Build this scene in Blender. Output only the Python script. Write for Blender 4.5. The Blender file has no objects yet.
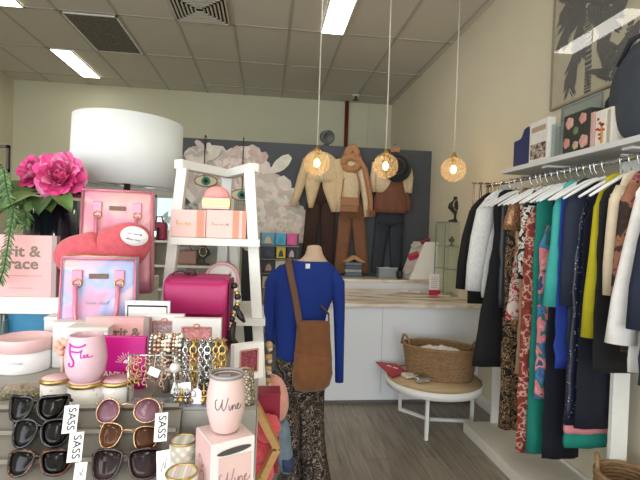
import bpy, bmesh, math, random
from mathutils import Vector, Matrix, Euler, noise
RND = random.Random(11)
PI = math.pi
SC = bpy.context.scene
COL = SC.collection
HC = 1.55                      # eye height
F, CX, CY = 450.0, 320.0, 240.0
# ---------------------------------------------------------------- camera model
_yc = Vector(((267 - CX) / F, (230 - CY) / F, 1)).normalized()
_s = .0308
_k = -(_yc.x + _yc.y * _s) / _yc.z
_xc = Vector((1, _s, _k)).normalized()
_zc = _xc.cross(_yc)

def RAY(px, py):
    d = Vector(((px - CX) / F, (py - CY) / F, 1))
    return Vector((d.dot(_xc), d.dot(_yc), d.dot(_zc)))

def P(px, py, Y):
    d = RAY(px, py)
    return d * (Y / d.y) + Vector((0, 0, HC))

def PZ(px, py, z):
    d = RAY(px, py)
    return d * ((z - HC) / d.z) + Vector((0, 0, HC))

def PX(px, py, x):
    d = RAY(px, py)
    return d * (x / d.x) + Vector((0, 0, HC))

cam = bpy.data.cameras.new('camera')
cam.sensor_width = 36
cam.lens = F / 640 * 36
cam.clip_start = .02
cob = bpy.data.objects.new('camera', cam)
COL.objects.link(cob)
_r = Vector((_xc.x, _yc.x, _zc.x)); _d = Vector((_xc.y, _yc.y, _zc.y)); _f = Vector((_xc.z, _yc.z, _zc.z))
cob.matrix_world = Matrix(((_r.x, -_d.x, -_f.x, 0), (_r.y, -_d.y, -_f.y, 0), (_r.z, -_d.z, -_f.z, HC), (0, 0, 0, 1)))
SC.camera = cob

# ---------------------------------------------------------------- materials
def lin(c):
    c = c / 255
    return c / 12.92 if c <= .04045 else ((c + .055) / 1.055) ** 2.4

def L4(rgb):
    return (lin(rgb[0]), lin(rgb[1]), lin(rgb[2]), 1)

_MC = {}
def _base(name):
    m = bpy.data.materials.new(name)
    m.use_nodes = True
    nt = m.node_tree
    return m, nt, nt.nodes['Principled BSDF']

def M(name, rgb, rough=.6, metal=0, var=.06, scale=30, bump=0, emis=0, trans=0, alpha=1, ior=1.45, sheen=0, coat=0, bscale=None):
    """plain procedural surface: base colour with a little noise, optional bump"""
    if name in _MC: return _MC[name]
    m, nt, p = _base(name)
    p.inputs['Roughness'].default_value = rough
    p.inputs['Metallic'].default_value = metal
    p.inputs['IOR'].default_value = ior
    if sheen: p.inputs['Sheen Weight'].default_value = sheen
    if coat: p.inputs['Coat Weight'].default_value = coat; p.inputs['Coat Roughness'].default_value = .1
    c = L4(rgb)
    tc = nt.nodes.new('ShaderNodeTexCoord')
    if var:
        n = nt.nodes.new('ShaderNodeTexNoise'); n.inputs['Scale'].default_value = scale; n.inputs['Detail'].default_value = 3
        nt.links.new(tc.outputs['Object'], n.inputs['Vector'])
        r = nt.nodes.new('ShaderNodeValToRGB')
        r.color_ramp.elements[0].position = .3; r.color_ramp.elements[1].position = .7
        r.color_ramp.elements[0].color = tuple(x * (1 - var) for x in c[:3]) + (1,)
        r.color_ramp.elements[1].color = tuple(min(1, x * (1 + var)) for x in c[:3]) + (1,)
        nt.links.new(n.outputs['Fac'], r.inputs['Fac'])
        nt.links.new(r.outputs['Color'], p.inputs['Base Color'])
    else:
        p.inputs['Base Color'].default_value = c
    if bump:
        n2 = nt.nodes.new('ShaderNodeTexNoise'); n2.inputs['Scale'].default_value = bscale or scale * 4
        nt.links.new(tc.outputs['Object'], n2.inputs['Vector'])
        b = nt.nodes.new('ShaderNodeBump'); b.inputs['Strength'].default_value = bump; b.inputs['Distance'].default_value = .003
        nt.links.new(n2.outputs['Fac'], b.inputs['Height']); nt.links.new(b.outputs['Normal'], p.inputs['Normal'])
    if emis:
        p.inputs['Emission Color'].default_value = c; p.inputs['Emission Strength'].default_value = emis
    if trans: p.inputs['Transmission Weight'].default_value = trans
    if alpha < 1: p.inputs['Alpha'].default_value = alpha
    _MC[name] = m
    return m

def PAT(name, stops, scale=20, kind='noise', rough=.7, const=True, stretch=(1, 1, 1), metal=0, detail=2, distort=0, bump=0, rot=(0, 0, 0)):
    """printed / woven pattern. stops: [(pos, rgb), ...]"""
    if name in _MC: return _MC[name]
    m, nt, p = _base(name)
    p.inputs['Roughness'].default_value = rough; p.inputs['Metallic'].default_value = metal
    tc = nt.nodes.new('ShaderNodeTexCoord'); mp = nt.nodes.new('ShaderNodeMapping')
    mp.inputs['Scale'].default_value = stretch; mp.inputs['Rotation'].default_value = rot
    nt.links.new(tc.outputs['Object'], mp.inputs['Vector'])
    if kind == 'noise':
        n = nt.nodes.new('ShaderNodeTexNoise'); n.inputs['Detail'].default_value = detail; n.inputs['Distortion'].default_value = distort; out = n.outputs['Fac']
    elif kind == 'voronoi':
        n = nt.nodes.new('ShaderNodeTexVoronoi'); out = n.outputs['Distance']
    elif kind == 'edge':
        n = nt.nodes.new('ShaderNodeTexVoronoi'); n.feature = 'DISTANCE_TO_EDGE'; out = n.outputs['Distance']
    elif kind == 'cells':
        n = nt.nodes.new('ShaderNodeTexVoronoi'); out = n.outputs['Color']
    elif kind == 'wave':
        n = nt.nodes.new('ShaderNodeTexWave'); n.inputs['Distortion'].default_value = distort; n.inputs['Detail'].default_value = detail; out = n.outputs['Fac']
    elif kind == 'rings':
        n = nt.nodes.new('ShaderNodeTexWave'); n.wave_type = 'RINGS'; n.inputs['Distortion'].default_value = distort; n.inputs['Detail'].default_value = detail; out = n.outputs['Fac']
    elif kind == 'checker':
        n = nt.nodes.new('ShaderNodeTexChecker'); out = n.outputs['Fac']
    n.inputs['Scale'].default_value = scale
    nt.links.new(mp.outputs['Vector'], n.inputs['Vector'])
    r = nt.nodes.new('ShaderNodeValToRGB'); cr = r.color_ramp
    cr.interpolation = 'CONSTANT' if const else 'LINEAR'
    while len(cr.elements) < len(stops): cr.elements.new(.5)
    for e, (pos, c) in zip(cr.elements, stops):
        e.position = pos
    for e, (pos, c) in zip(cr.elements, stops):
        e.color = L4(c)
    nt.links.new(out, r.inputs['Fac']); nt.links.new(r.outputs['Color'], p.inputs['Base Color'])
    if bump:
        b = nt.nodes.new('ShaderNodeBump'); b.inputs['Strength'].default_value = bump; b.inputs['Distance'].default_value = .004
        nt.links.new(out, b.inputs['Height']); nt.links.new(b.outputs['Normal'], p.inputs['Normal'])
    _MC[name] = m
    return m

def GLASS(name, rgb=(235, 245, 242), clear=.86, rough=.03):
    """thin pane: mostly transparent with a glossy coat"""
    if name in _MC: return _MC[name]
    m = bpy.data.materials.new(name); m.use_nodes = True
    nt = m.node_tree; nt.nodes.clear()
    o = nt.nodes.new('ShaderNodeOutputMaterial'); mix = nt.nodes.new('ShaderNodeMixShader')
    t = nt.nodes.new('ShaderNodeBsdfTransparent'); t.inputs['Color'].default_value = L4(rgb)
    g = nt.nodes.new('ShaderNodeBsdfPrincipled'); g.inputs['Base Color'].default_value = L4(rgb); g.inputs['Roughness'].default_value = .3
    gl = nt.nodes.new('ShaderNodeBsdfGlossy'); gl.inputs['Roughness'].default_value = rough
    body = nt.nodes.new('ShaderNodeMixShader'); body.inputs['Fac'].default_value = 1 - clear
    fr = nt.nodes.new('ShaderNodeFresnel'); fr.inputs['IOR'].default_value = 1.5
    gm = nt.nodes.new('ShaderNodeNewGeometry'); mul = nt.nodes.new('ShaderNodeMath'); mul.operation = 'MULTIPLY'; sub = nt.nodes.new('ShaderNodeMath'); sub.operation = 'SUBTRACT'; sub.inputs[0].default_value = 1
    nt.links.new(gm.outputs['Backfacing'], sub.inputs[1])   # reflect on the outer face of the pane only
    nt.links.new(fr.outputs['Fac'], mul.inputs[0]); nt.links.new(sub.outputs[0], mul.inputs[1]); nt.links.new(mul.outputs[0], mix.inputs['Fac'])
    nt.links.new(t.outputs['BSDF'], body.inputs[1]); nt.links.new(g.outputs['BSDF'], body.inputs[2])
    nt.links.new(body.outputs['Shader'], mix.inputs[1]); nt.links.new(gl.outputs['BSDF'], mix.inputs[2])
    nt.links.new(mix.outputs['Shader'], o.inputs['Surface'])
    _MC[name] = m
    return m

# ---------------------------------------------------------------- mesh builder
_BOXC = {}
def _boxt(sx, sy, sz, bev, seg):
    k = (round(sx, 5), round(sy, 5), round(sz, 5), bev, seg)
    if k not in _BOXC:
        b = bmesh.new(); bmesh.ops.create_cube(b, size=1)
        for v in b.verts: v.co = Vector((v.co.x * sx, v.co.y * sy, v.co.z * sz))
        if bev: bmesh.ops.bevel(b, geom=list(b.edges), offset=bev, segments=seg, affect='EDGES', profile=.5)
        b.verts.index_update()
        _BOXC[k] = ([v.co.copy() for v in b.verts], [[v.index for v in f.verts] for f in b.faces]); b.free()
    return _BOXC[k]

def frames(pts):
    pts = [Vector(p) for p in pts]; out = []; prev = None
    for i, p in enumerate(pts):
        t = (pts[min(i + 1, len(pts) - 1)] - pts[max(i - 1, 0)])
        t = t.normalized() if t.length > 1e-9 else Vector((0, 0, 1))
        if prev is None:
            a = Vector((0, 1, 0)) if abs(t.y) < .9 else Vector((1, 0, 0))
            n = (a - t * a.dot(t)).normalized()
        else:
            n = prev - t * prev.dot(t); n = n.normalized() if n.length > 1e-6 else t.orthogonal().normalized()
        prev = n; out.append((p, t, n, t.cross(n)))
    return out

class MB:
    def __init__(s): s.v = []; s.f = []; s.m = []; s.sm = []
    def add(s, vs, fs, mi=0, smooth=False, m=None):
        o = len(s.v)
        s.v += [(m @ Vector(v)) if m else Vector(v) for v in vs]
        for f in fs: s.f.append([i + o for i in f]); s.m.append(mi); s.sm.append(smooth)
        return s
    def box(s, c, d, mi=0, bev=0, seg=2, m=None):
        vs, fs = _boxt(d[0], d[1], d[2], bev, seg); c = Vector(c)
        return s.add([v + c for v in vs], fs, mi, False, m)
    def box2(s, a, b, mi=0, bev=0, seg=2, m=None):
        a, b = Vector(a), Vector(b)
        return s.box((a + b) / 2, [abs(x) for x in (b - a)], mi, bev, seg, m)
    def loft(s, rings, mi=0, smooth=True, cap=True, close=False, m=None):
        n = len(rings[0]); vs = [v for r in rings for v in r]; fs = []
        R = len(rings)
        for i in range(R if close else R - 1):
            a, b = i * n, ((i + 1) % R) * n
            for j in range(n):
                k = (j + 1) % n; fs.append([a + j, a + k, b + k, b + j])
        if cap and not close:
            fs.append(list(range(n))[::-1]); fs.append([(R - 1) * n + j for j in range(n)])
        return s.add(vs, fs, mi, smooth, m)
    def tube(s, pts, r, seg=8, mi=0, cap=True, m=None, close=False, flat=1, flatn=1):
        fr = frames(pts); rings = []
        for i, (p, t, n, b) in enumerate(fr):
            rr = r[i] if isinstance(r, (list, tuple)) else r
            rings.append([p + n * (math.cos(2 * PI * j / seg) * rr * flatn) + b * (math.sin(2 * PI * j / seg) * rr * flat) for j in range(seg)])
        return s.loft(rings, mi, True, cap, close, m)
    def lathe(s, prof, seg=32, mi=0, c=(0, 0, 0), m=None, cap=True):
        c = Vector(c)
        rings = [[c + Vector((math.cos(2 * PI * j / seg) * max(r, 1e-5), math.sin(2 * PI * j / seg) * max(r, 1e-5), z)) for j in range(seg)] for r, z in prof]
        return s.loft(rings, mi, True, cap, False, m)
    def sphere(s, c, r, seg=16, rings=10, mi=0, m=None):
        c = Vector(c); r = (r, r, r) if not hasattr(r, '__len__') else r
        vs = [c + Vector((0, 0, r[2]))]; fs = []
        for i in range(1, rings):
            a = PI * i / rings
            for j in range(seg):
                t = 2 * PI * j / seg
                vs.append(c + Vector((r[0] * math.sin(a) * math.cos(t), r[1] * math.sin(a) * math.sin(t), r[2] * math.cos(a))))
        vs.append(c - Vector((0, 0, r[2])))
        for j in range(seg): fs.append([0, 1 + j, 1 + (j + 1) % seg])
        for i in range(rings - 2):
            for j in range(seg):
                k = (j + 1) % seg; a = 1 + i * seg
                fs.append([a + j, a + seg + j, a + seg + k, a + k])
        e = len(vs) - 1; a = 1 + (rings - 2) * seg
        for j in range(seg): fs.append([e, a + (j + 1) % seg, a + j])
        return s.add(vs, fs, mi, True, m)
    def torus(s, c, R, r, seg=24, rs=8, mi=0, m=None, axis='z', sx=1, sy=1):
        pts = []
        for i in range(seg):
            a = 2 * PI * i / seg; x, y = R * math.cos(a) * sx, R * math.sin(a) * sy
            pts.append(Vector((x, y, 0)) if axis == 'z' else Vector((x, 0, y)) if axis == 'y' else Vector((0, x, y)))
        c = Vector(c); ax = {'z': Vector((0, 0, 1)), 'y': Vector((0, 1, 0)), 'x': Vector((1, 0, 0))}[axis]
        rings = []
        for i in range(seg):
            t = (pts[(i + 1) % seg] - pts[i - 1]).normalized(); n = t.cross(ax)
            rings.append([c + pts[i] + n * (math.cos(2 * PI * j / rs) * r) + ax * (math.sin(2 * PI * j / rs) * r) for j in range(rs)])
        return s.loft(rings, mi, True, False, True, m)
    def prism(s, pts, y0, y1, mi=0, m=None, smooth=False):
        """outline in x,z ; extruded along y"""
        n = len(pts)
        vs = [Vector((p[0], y0, p[1])) for p in pts] + [Vector((p[0], y1, p[1])) for p in pts]
        fs = [list(range(n)), [2 * n - 1 - i for i in range(n)]]
        fs += [[i, n + i, n + (i + 1) % n, (i + 1) % n] for i in range(n)]
        return s.add(vs, fs, mi, smooth, m)
    def prismz(s, pts, z0, z1, mi=0, m=None):
        n = len(pts)
        vs = [Vector((p[0], p[1], z0)) for p in pts] + [Vector((p[0], p[1], z1)) for p in pts]
        fs = [list(range(n)), [2 * n - 1 - i for i in range(n)]] + [[i, n + i, n + (i + 1) % n, (i + 1) % n] for i in range(n)]
        return s.add(vs, fs, mi, False, m)
    def grid(s, fn, nu, nv, mi=0, m=None):
        vs = [fn(i / nu, j / nv) for i in range(nu + 1) for j in range(nv + 1)]; fs = []
        for i in range(nu):
            for j in range(nv):
                a = i * (nv + 1) + j; fs.append([a, a + nv + 1, a + nv + 2, a + 1])
        return s.add(vs, fs, mi, True, m)
    def build(s, name, mats, parent=None, loc=None, rot=None, fixn=True):
        me = bpy.data.meshes.new(name)
        me.from_pydata([tuple(v) for v in s.v], [], s.f)
        if not isinstance(mats, (list, tuple)): mats = [mats]
        for x in mats: me.materials.append(x)
        me.polygons.foreach_set('material_index', s.m); me.polygons.foreach_set('use_smooth', s.sm)
        if fixn:
            b = bmesh.new(); b.from_mesh(me); bmesh.ops.recalc_face_normals(b, faces=b.faces); b.to_mesh(me); b.free()
        me.update()
        o = bpy.data.objects.new(name, me); COL.objects.link(o)
        if parent: o.parent = parent
        if loc is not None: o.location = loc
        if rot is not None: o.rotation_euler = rot
        return o

def tag(o, label, cat, group=None, kind=None):
    if label: o['label'] = label
    if cat: o['category'] = cat
    if group: o['group'] = group
    if kind: o['kind'] = kind
    return o

def thing(name, label, cat, loc=(0, 0, 0), rz=0, group=None, rot=None):
    o = bpy.data.objects.new(name, None); o.empty_display_size = .02
    COL.objects.link(o); o.location = loc
    o.rotation_euler = rot if rot is not None else (0, 0, rz)
    return tag(o, label, cat, group)

def struct(o):
    o['kind'] = 'structure'; return o

def text(s, size, mat, parent, loc, rot=(PI / 2, 0, 0), name='lettering', ext=.0003, align='CENTER', shear=0, bold=0, sx=1):
    cu = bpy.data.curves.new(name, 'FONT'); cu.body = s; cu.size = size; cu.extrude = ext; cu.align_x = align; cu.align_y = 'CENTER'
    cu.shear = shear; cu.offset = bold; cu.resolution_u = 3
    t = bpy.data.objects.new('tmp', cu); COL.objects.link(t)
    dg = bpy.context.evaluated_depsgraph_get(); dg.update()
    me = bpy.data.meshes.new_from_object(t.evaluated_get(dg))
    bpy.data.objects.remove(t); bpy.data.curves.remove(cu)
    me.name = name; me.materials.clear(); me.materials.append(mat)
    o = bpy.data.objects.new(name, me); COL.objects.link(o)
    if parent: o.parent = parent
    o.location = loc; o.rotation_euler = rot; o.scale = (sx, 1, 1)
    return o

def ell(cx, cy, cz, rx, ry, n=24, fold=0, k=7, ph=0, tilt=0):
    """horizontal elliptic ring with cloth folds"""
    out = []
    for j in range(n):
        a = 2 * PI * j / n
        f = 1 + fold * math.sin(k * a + ph)
        out.append(Vector((cx + rx * math.cos(a) * (1 + fold * .25 * math.sin(k * a + ph)), cy + ry * math.sin(a) * f, cz + tilt * math.cos(a))))
    return out

def elloft(mb, lv, mi=0, n=28, m=None, cap=True):
    """lv: list of (cx,cy,cz,rx,ry[,fold,k,ph])"""
    return mb.loft([ell(*l[:5], n=n, fold=l[5] if len(l) > 5 else 0, k=l[6] if len(l) > 6 else 7, ph=l[7] if len(l) > 7 else 0) for l in lv], mi, True, cap, False, m)

def interp(keys, t):
    for a, b in zip(keys, keys[1:]):
        if t <= b[0]:
            u = (t - a[0]) / max(1e-9, b[0] - a[0]); u = u * u * (3 - 2 * u)
            return a[1] + (b[1] - a[1]) * u
    return keys[-1][1]

def scribble(t, w, hgt, mat, loc, rot=(0, 0, 0), name='printed_script', seed=1, r=None, italic=.25):
    """small illegible handwriting-like line in the local x,z plane facing -y"""
    rd = random.Random(seed); m = MB(); x = -w / 2; r = r or hgt * .07
    while x < w / 2 - hgt * .5:
        n = rd.randint(3, 6); L_ = min(w / 2 - x, hgt * .38 * n); pts = []
        for k in range(n * 4 + 1):
            u = k / (n * 4); a = (1 if rd.random() < .12 else .5) * hgt
            z = (math.sin(k * PI / 2) * .5 + .5) * a * (.7 + .3 * rd.random())
            pts.append((x + u * L_ + italic * z + math.cos(k * PI / 2) * hgt * .06, 0, z - hgt * .35))
        m.tube(pts, r, 5); x += L_ + hgt * .4
    return m.build(name, mat, t, loc, rot)
DAY = 235
SIDE = 165
FRONT = 22
# ================================================================ THE ROOM
CEIL, XR, XL, YB, YF = 3.7, 2.0, -3.87, 7.35, -5.5
wallm = M('wall_paint', (214, 207, 184), .75, var=.02, scale=2)
ceilm = M('ceiling_tile', (206, 201, 190), .9, var=.04, scale=60, bump=.15)
whitem = M('white_paint', (232, 232, 228), .45, var=.02)
blackm = M('black_plastic', (18, 18, 20), .4, var=0)
chrome = M('chrome', (210, 212, 214), .18, 1, var=0)
goldm = M('gold_metal', (196, 168, 108), .35, 1, var=.05)

def floor_mat():
    m, nt, p = _base('floor_planks'); p.inputs['Roughness'].default_value = .42
    tc = nt.nodes.new('ShaderNodeTexCoord')
    mp = nt.nodes.new('ShaderNodeMapping'); mp.inputs['Rotation'].default_value = (0, 0, PI / 2)
    br = nt.nodes.new('ShaderNodeTexBrick'); br.inputs['Scale'].default_value = 1
    br.inputs['Brick Width'].default_value = 1.2; br.inputs['Row Height'].default_value = .18
    br.inputs['Mortar Size'].default_value = .0025; br.inputs['Mortar Smooth'].default_value = .5
    br.inputs['Color1'].default_value = L4((164, 157, 147)); br.inputs['Color2'].default_value = L4((150, 143, 134)); br.inputs['Mortar'].default_value = L4((116, 110, 102))
    nt.links.new(tc.outputs['Object'], mp.inputs['Vector']); nt.links.new(mp.outputs['Vector'], br.inputs['Vector'])
    m2 = nt.nodes.new('ShaderNodeMapping'); m2.inputs['Scale'].default_value = (22, 1.3, 1)
    n = nt.nodes.new('ShaderNodeTexNoise'); n.inputs['Scale'].default_value = 2.2; n.inputs['Detail'].default_value = 6; n.inputs['Distortion'].default_value = .4
    nt.links.new(tc.outputs['Object'], m2.inputs['Vector']); nt.links.new(m2.outputs['Vector'], n.inputs['Vector'])
    r = nt.nodes.new('ShaderNodeValToRGB'); r.color_ramp.elements[0].position = .32; r.color_ramp.elements[1].position = .68
    r.color_ramp.elements[0].color = L4((186, 183, 178)); r.color_ramp.elements[1].color = L4((255, 250, 240))
    nt.links.new(n.outputs['Fac'], r.inputs['Fac'])
    mx = nt.nodes.new('ShaderNodeMix'); mx.data_type = 'RGBA'; mx.blend_type = 'MULTIPLY'; mx.inputs['Factor'].default_value = .9
    nt.links.new(br.outputs['Color'], mx.inputs['A']); nt.links.new(r.outputs['Color'], mx.inputs['B'])
    nt.links.new(mx.outputs['Result'], p.inputs['Base Color'])
    return m

struct(MB().box2((XL - .1, YF - .1, -.1), (XR + .1, YB + .1, 0)).build('floor', floor_mat()))
struct(MB().box2((XL - .1, YF - .1, CEIL), (XR + .1, YB + .1, CEIL + .1)).build('ceiling', ceilm))
struct(MB().box2((XR, YF - .1, 0), (XR + .1, YB + .1, CEIL)).build('wall_right', wallm))
b = MB(); b.box2((XL - .1, -.4, 0), (XL, YB + .1, CEIL)); b.box2((XL - .1, YF - .1, 0), (XL, -5.0, CEIL)); b.box2((XL - .1, -5.0, 0), (XL, -.4, .15)); b.box2((XL - .1, -5.0, 2.75), (XL, -.4, CEIL)); struct(b.build('wall_left', wallm))  # opening cut in the unseen stretch of wall for the added side light
# back wall with a small window opening at the left
wa, wb = P(153, 232, YB), P(182, 196, YB)
wx0, wx1, wz0, wz1 = wa.x, wb.x, wa.z, wb.z
b = MB()
b.box2((XL, YB, 0), (wx0, YB + .1, CEIL)); b.box2((wx1, YB, 0), (XR, YB + .1, CEIL))
b.box2((wx0, YB, 0), (wx1, YB + .1, wz0)); b.box2((wx0, YB, wz1), (wx1, YB + .1, CEIL))
struct(b.build('wall_back', M('wall_paint_back', (206, 204, 178), .75, var=.02, scale=2)))
b = MB()
b.box2((wx0, YB + .02, wz0), (wx0 + .04, YB + .07, wz1)); b.box2((wx1 - .04, YB + .02, wz0), (wx1, YB + .07, wz1))
b.box2((wx0, YB + .02, wz0), (wx1, YB + .07, wz0 + .04)); b.box2((wx0, YB + .02, wz1 - .04), (wx1, YB + .07, wz1))
w = struct(b.build('window_1', M('window_frame_white', (200, 204, 204), .5)))
MB().box2((wx0 + .04, YB + .04, wz0 + .04), (wx1 - .04, YB + .046, wz1 - .04)).build('pane', GLASS('window_glass'), w)
# shop front behind the viewer : piers, bulkhead, sill and clear panes
b = MB()
b.box2((XL, YF - .1, 2.75), (XR, YF, CEIL)); b.box2((XL, YF - .1, 0), (XR, YF, .15))
for x in (XL, -1.9, .05, XR - .06): b.box2((x, YF - .1, .15), (x + .06, YF, 2.75))
struct(b.build('wall_front', M('shopfront_frame', (190, 192, 192), .5)))
# ceiling grid
b = MB()
x = .17 - .585 * 8
while x < XR:
    if x > XL: b.box2((x - .013, YF, CEIL - .006), (x + .013, YB, CEIL))
    x += .585
y = 4.86 - 1.05 * 10
while y < YB:
    if y > YF: b.box2((XL, y - .013, CEIL - .006), (XR, y + .013, CEIL))
    y += 1.05
struct(b.build('trim_1', M('ceiling_grid_bar', (180, 174, 162), .6)))
# skirting and cove
struct(MB().box2((XR - .015, YF, 0), (XR, YB, .1)).build('baseboard_right', whitem))
struct(MB().box2((XL, YF, 0), (XL + .015, YB, .1)).build('baseboard_left', whitem))
struct(MB().box2((XL, YB - .015, 0), (XR, YB, .1)).build('baseboard_back', whitem))
a0, a1 = P(368, 120, YB), P(375, 120, YB)
struct(MB().box2((a0.x, YB - .02, 0), (a1.x, YB, CEIL - .006)).build('trim_2', M('wall_trunking', (204, 202, 178), .7)))

# ceiling fixtures (tube panels)
lampem = M('light_diffuser', (255, 250, 240), .5, var=0, emis=9)
def fixture(x0, x1, y0, y1, label):
    t = thing('ceiling_light', label, 'ceiling light', ((x0 + x1) / 2, (y0 + y1) / 2, CEIL - .0065), group='ceiling light panels')
    w_, l_ = (x1 - x0) / 2, (y1 - y0) / 2
    f = MB()
    f.box2((-w_, -l_, -.012), (-w_ + .018, l_, 0)); f.box2((w_ - .018, -l_, -.012), (w_, l_, 0))
    f.box2((-w_, -l_, -.012), (w_, -l_ + .018, 0)); f.box2((-w_, l_ - .018, -.012), (w_, l_, 0))
    f.build('frame', whitem, t)
    MB().box2((-w_ + .018, -l_ + .018, -.009), (w_ - .018, l_ - .018, -.003)).build('diffuser', lampem, t)
fixture(-2.735, -2.465, 5.92, 6.96, 'white ceiling light panel above the white drum lamp shade')
fixture(.5, .765, 3.78, 4.86, 'long white ceiling light panel in the ceiling above the counter')
fixture(-2.735, -2.465, 3.78, 4.86, 'white ceiling light panel nearest the upper left corner of the photo')


# return-air grille
t = thing('ceiling_vent', 'dark grey perforated return-air grille in the ceiling near the left light', 'vent', (-1.87, 5.38, CEIL - .0065))
b = MB(); b.box2((-.275, -.5, -.012), (-.255, .5, 0)); b.box2((.255, -.5, -.012), (.275, .5, 0)); b.box2((-.275, -.5, -.012), (.275, -.48, 0)); b.box2((-.275, .48, -.012), (.275, .5, 0))
b.build('frame', whitem, t)
MB().box2((-.255, -.48, -.009), (.255, .48, -.002)).build('grille', PAT('perforated_grey', [(0, (60, 58, 54)), (.42, (116, 112, 104))], 70, 'voronoi'), t)
# four-way diffuser
t = thing('air_diffuser', 'square white four-way air diffuser with concentric louvres at the top of the photo', 'vent', (-.72, 4.565, CEIL - .0065))
b = MB(); b.box2((-.272, -.272, -.004), (.272, .272, 0)); b.build('backing', M('diffuser_dark', (40, 38, 34), .8), t)
for q in range(7):
    h = .272 - q * .037
    b = MB()
    for sx, sy in ((1, 0), (-1, 0), (0, 1), (0, -1)):
        w_ = .008
        if sx: b.box((sx * (h - w_), 0, -.012), (2 * w_, 2 * h, .012))
        else: b.box((0, sy * (h - w_), -.012), (2 * h, 2 * w_, .012))
    b.build('louvre', M('diffuser_white', (205, 200, 188), .5), t)
# sprinkler
p = PZ(356, 95, CEIL)
t = thing('sprinkler_head', 'small brass and white fire sprinkler head on the rear ceiling', 'sprinkler', (p.x, p.y, CEIL - .0005))
MB().lathe([(.06, 0), (.06, -.012), (.02, -.02)], 20).build('escutcheon', whitem, t)
MB().lathe([(.016, -.02), (.016, -.07), (.05, -.075), (.05, -.082)], 14).build('deflector', M('old_brass', (110, 90, 60), .4, .8), t)
# red pipe on the back wall
p0 = P(347, 107, YB - .05)
pz = P(345, 160, YB - .05).z
tag(MB().tube([(p0.x, YB - .045, .3), (p0.x, YB - .045, CEIL - .007)], .032, 12).build('fire_pipe', M('pipe_red', (112, 44, 34), .5)), 'thin dark red vertical fire pipe on the back wall', 'pipe')
# greenery seen through the back window
b = MB()
for i in range(260):
    c = Vector((RND.uniform(wx0 - .5, wx1 + .9), RND.uniform(8.6, 9.1), RND.uniform(1.0, wz0 + .30 + .1 * math.sin(i))))
    d = Vector((RND.uniform(-1, 1), RND.uniform(-1, 1), RND.uniform(-1, 1))).normalized() * .1; e = d.orthogonal().normalized() * .045
    b.add([c - d, c + e, c + d, c - e], [[0, 1, 2, 3]])
b.box2((wx0 - .5, 8.7, -.1), (wx1 + .9, 9.0, 1.1))
tag(b.build('garden_hedge', M('hedge_leaf', (84, 120, 70), .6, var=.3, scale=9), fixn=False), 'green hedge outside the small window on the back wall', 'hedge')

# ---------------------------------------------------------------- daylight
w = bpy.data.worlds.new('sky'); SC.world = w; w.use_nodes = True
nt = w.node_tree; bg = nt.nodes['Background']
bg.inputs['Color'].default_value = (.80, .90, 1, 1); bg.inputs['Strength'].default_value = 1.6
def area(name, loc, rot, sx, sy, power, col):
    l = bpy.data.lights.new(name, 'AREA'); l.shape = 'RECTANGLE'; l.size = sx; l.size_y = sy; l.energy = power; l.color = col
    o = bpy.data.objects.new(name, l); COL.objects.link(o); o.location = loc; o.rotation_euler = rot
    return o
area('side_fill_daylight', (XL - .15, -2.7, 1.45), (0, -PI / 2, 0), 2.55, 4.4, SIDE, (.95, .97, 1))  # unseen left fill added to brighten the right wall
area('daylight_shopfront', ((XL + XR) / 2, YF - .15, 1.45), (PI / 2, 0, 0), 5.7, 2.55, DAY, (.93, .97, 1))

for i, (lx, ly) in enumerate(((.63, -.4), (-2.0, -.4), (.63, -3.2), (-2.0, -3.2), (-2.6, 1.6))):     # unseen fill lights added at the ceiling over the front of the shop
    area('ceiling_fill_light', (lx, ly, CEIL - .03), (0, 0, 0), .3, 1.2, FRONT, (1, .96, .90))

# ================================================================ PARTITION with mural
YP = 5.4
pz0 = P(300, 144, YP).z
slate = M('slate_board', (74, 78, 83), .7, var=.03, scale=3)
xl = P(182, 140, YP).x; xr = XR - .003
part = thing('partition_wall', 'slate grey partition board with a pale pink flower mural behind the counter', 'partition', ((xl + xr) / 2, YP, 0))
pxl, pxr = xl - part.location.x, xr - part.location.x
MB().box2((pxl, 0, 0), (pxr, .08, pz0)).build('board', slate, part)
def pp(px, py): q = P(px, py, YP); return q.x - part.location.x, q.z
mur = MB()
_lay = [0]
def petal(cx, cz, ang, ln, wd, mi, n=9, jag=.12, inner=.0):
    pts = []
    for i in range(n + 1):
        u = i / n; w_ = wd * math.sin(PI * min(1, u * .88 + .04)) ** .6
        pts.append((u, -w_ / 2 * (1 + RND.uniform(-jag, jag))))
    for i in range(n, -1, -1):
        u = i / n; w_ = wd * math.sin(PI * min(1, u * .88 + .04)) ** .6
        pts.append((u * (1 + RND.uniform(-jag, jag) * .25), w_ / 2 * (1 + RND.uniform(-jag, jag))))
    ca, sa = math.cos(ang), math.sin(ang)
    y = -.0006 - .00004 * _lay[0]; _lay[0] += 1
    vs = [Vector((cx + (inner + u * ln) * ca - w_ * sa, y, cz + (inner + u * ln) * sa + w_ * ca)) for u, w_ in pts]
    mur.add(vs, [list(range(len(vs)))], mi)
def flower(px, py, rpx, tint):
    cx, cz = pp(px, py); r = rpx * YP / F
    for lay in range(6):
        k = 1 - lay * .16; n = max(5, 13 - lay)
        for i in range(n):
            a = 2 * PI * (i + RND.random() * .5) / n + lay
            petal(cx, cz, a, r * k * RND.uniform(.85, 1.05), r * k * RND.uniform(.5, .75), tint[(lay + i * (1 + lay % 2)) % len(tint)])
MC = [(216, 206, 196), (200, 188, 180), (226, 212, 204), (204, 172, 164), (186, 174, 166), (218, 214, 202), (180, 178, 172), (122, 126, 126)]
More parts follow.
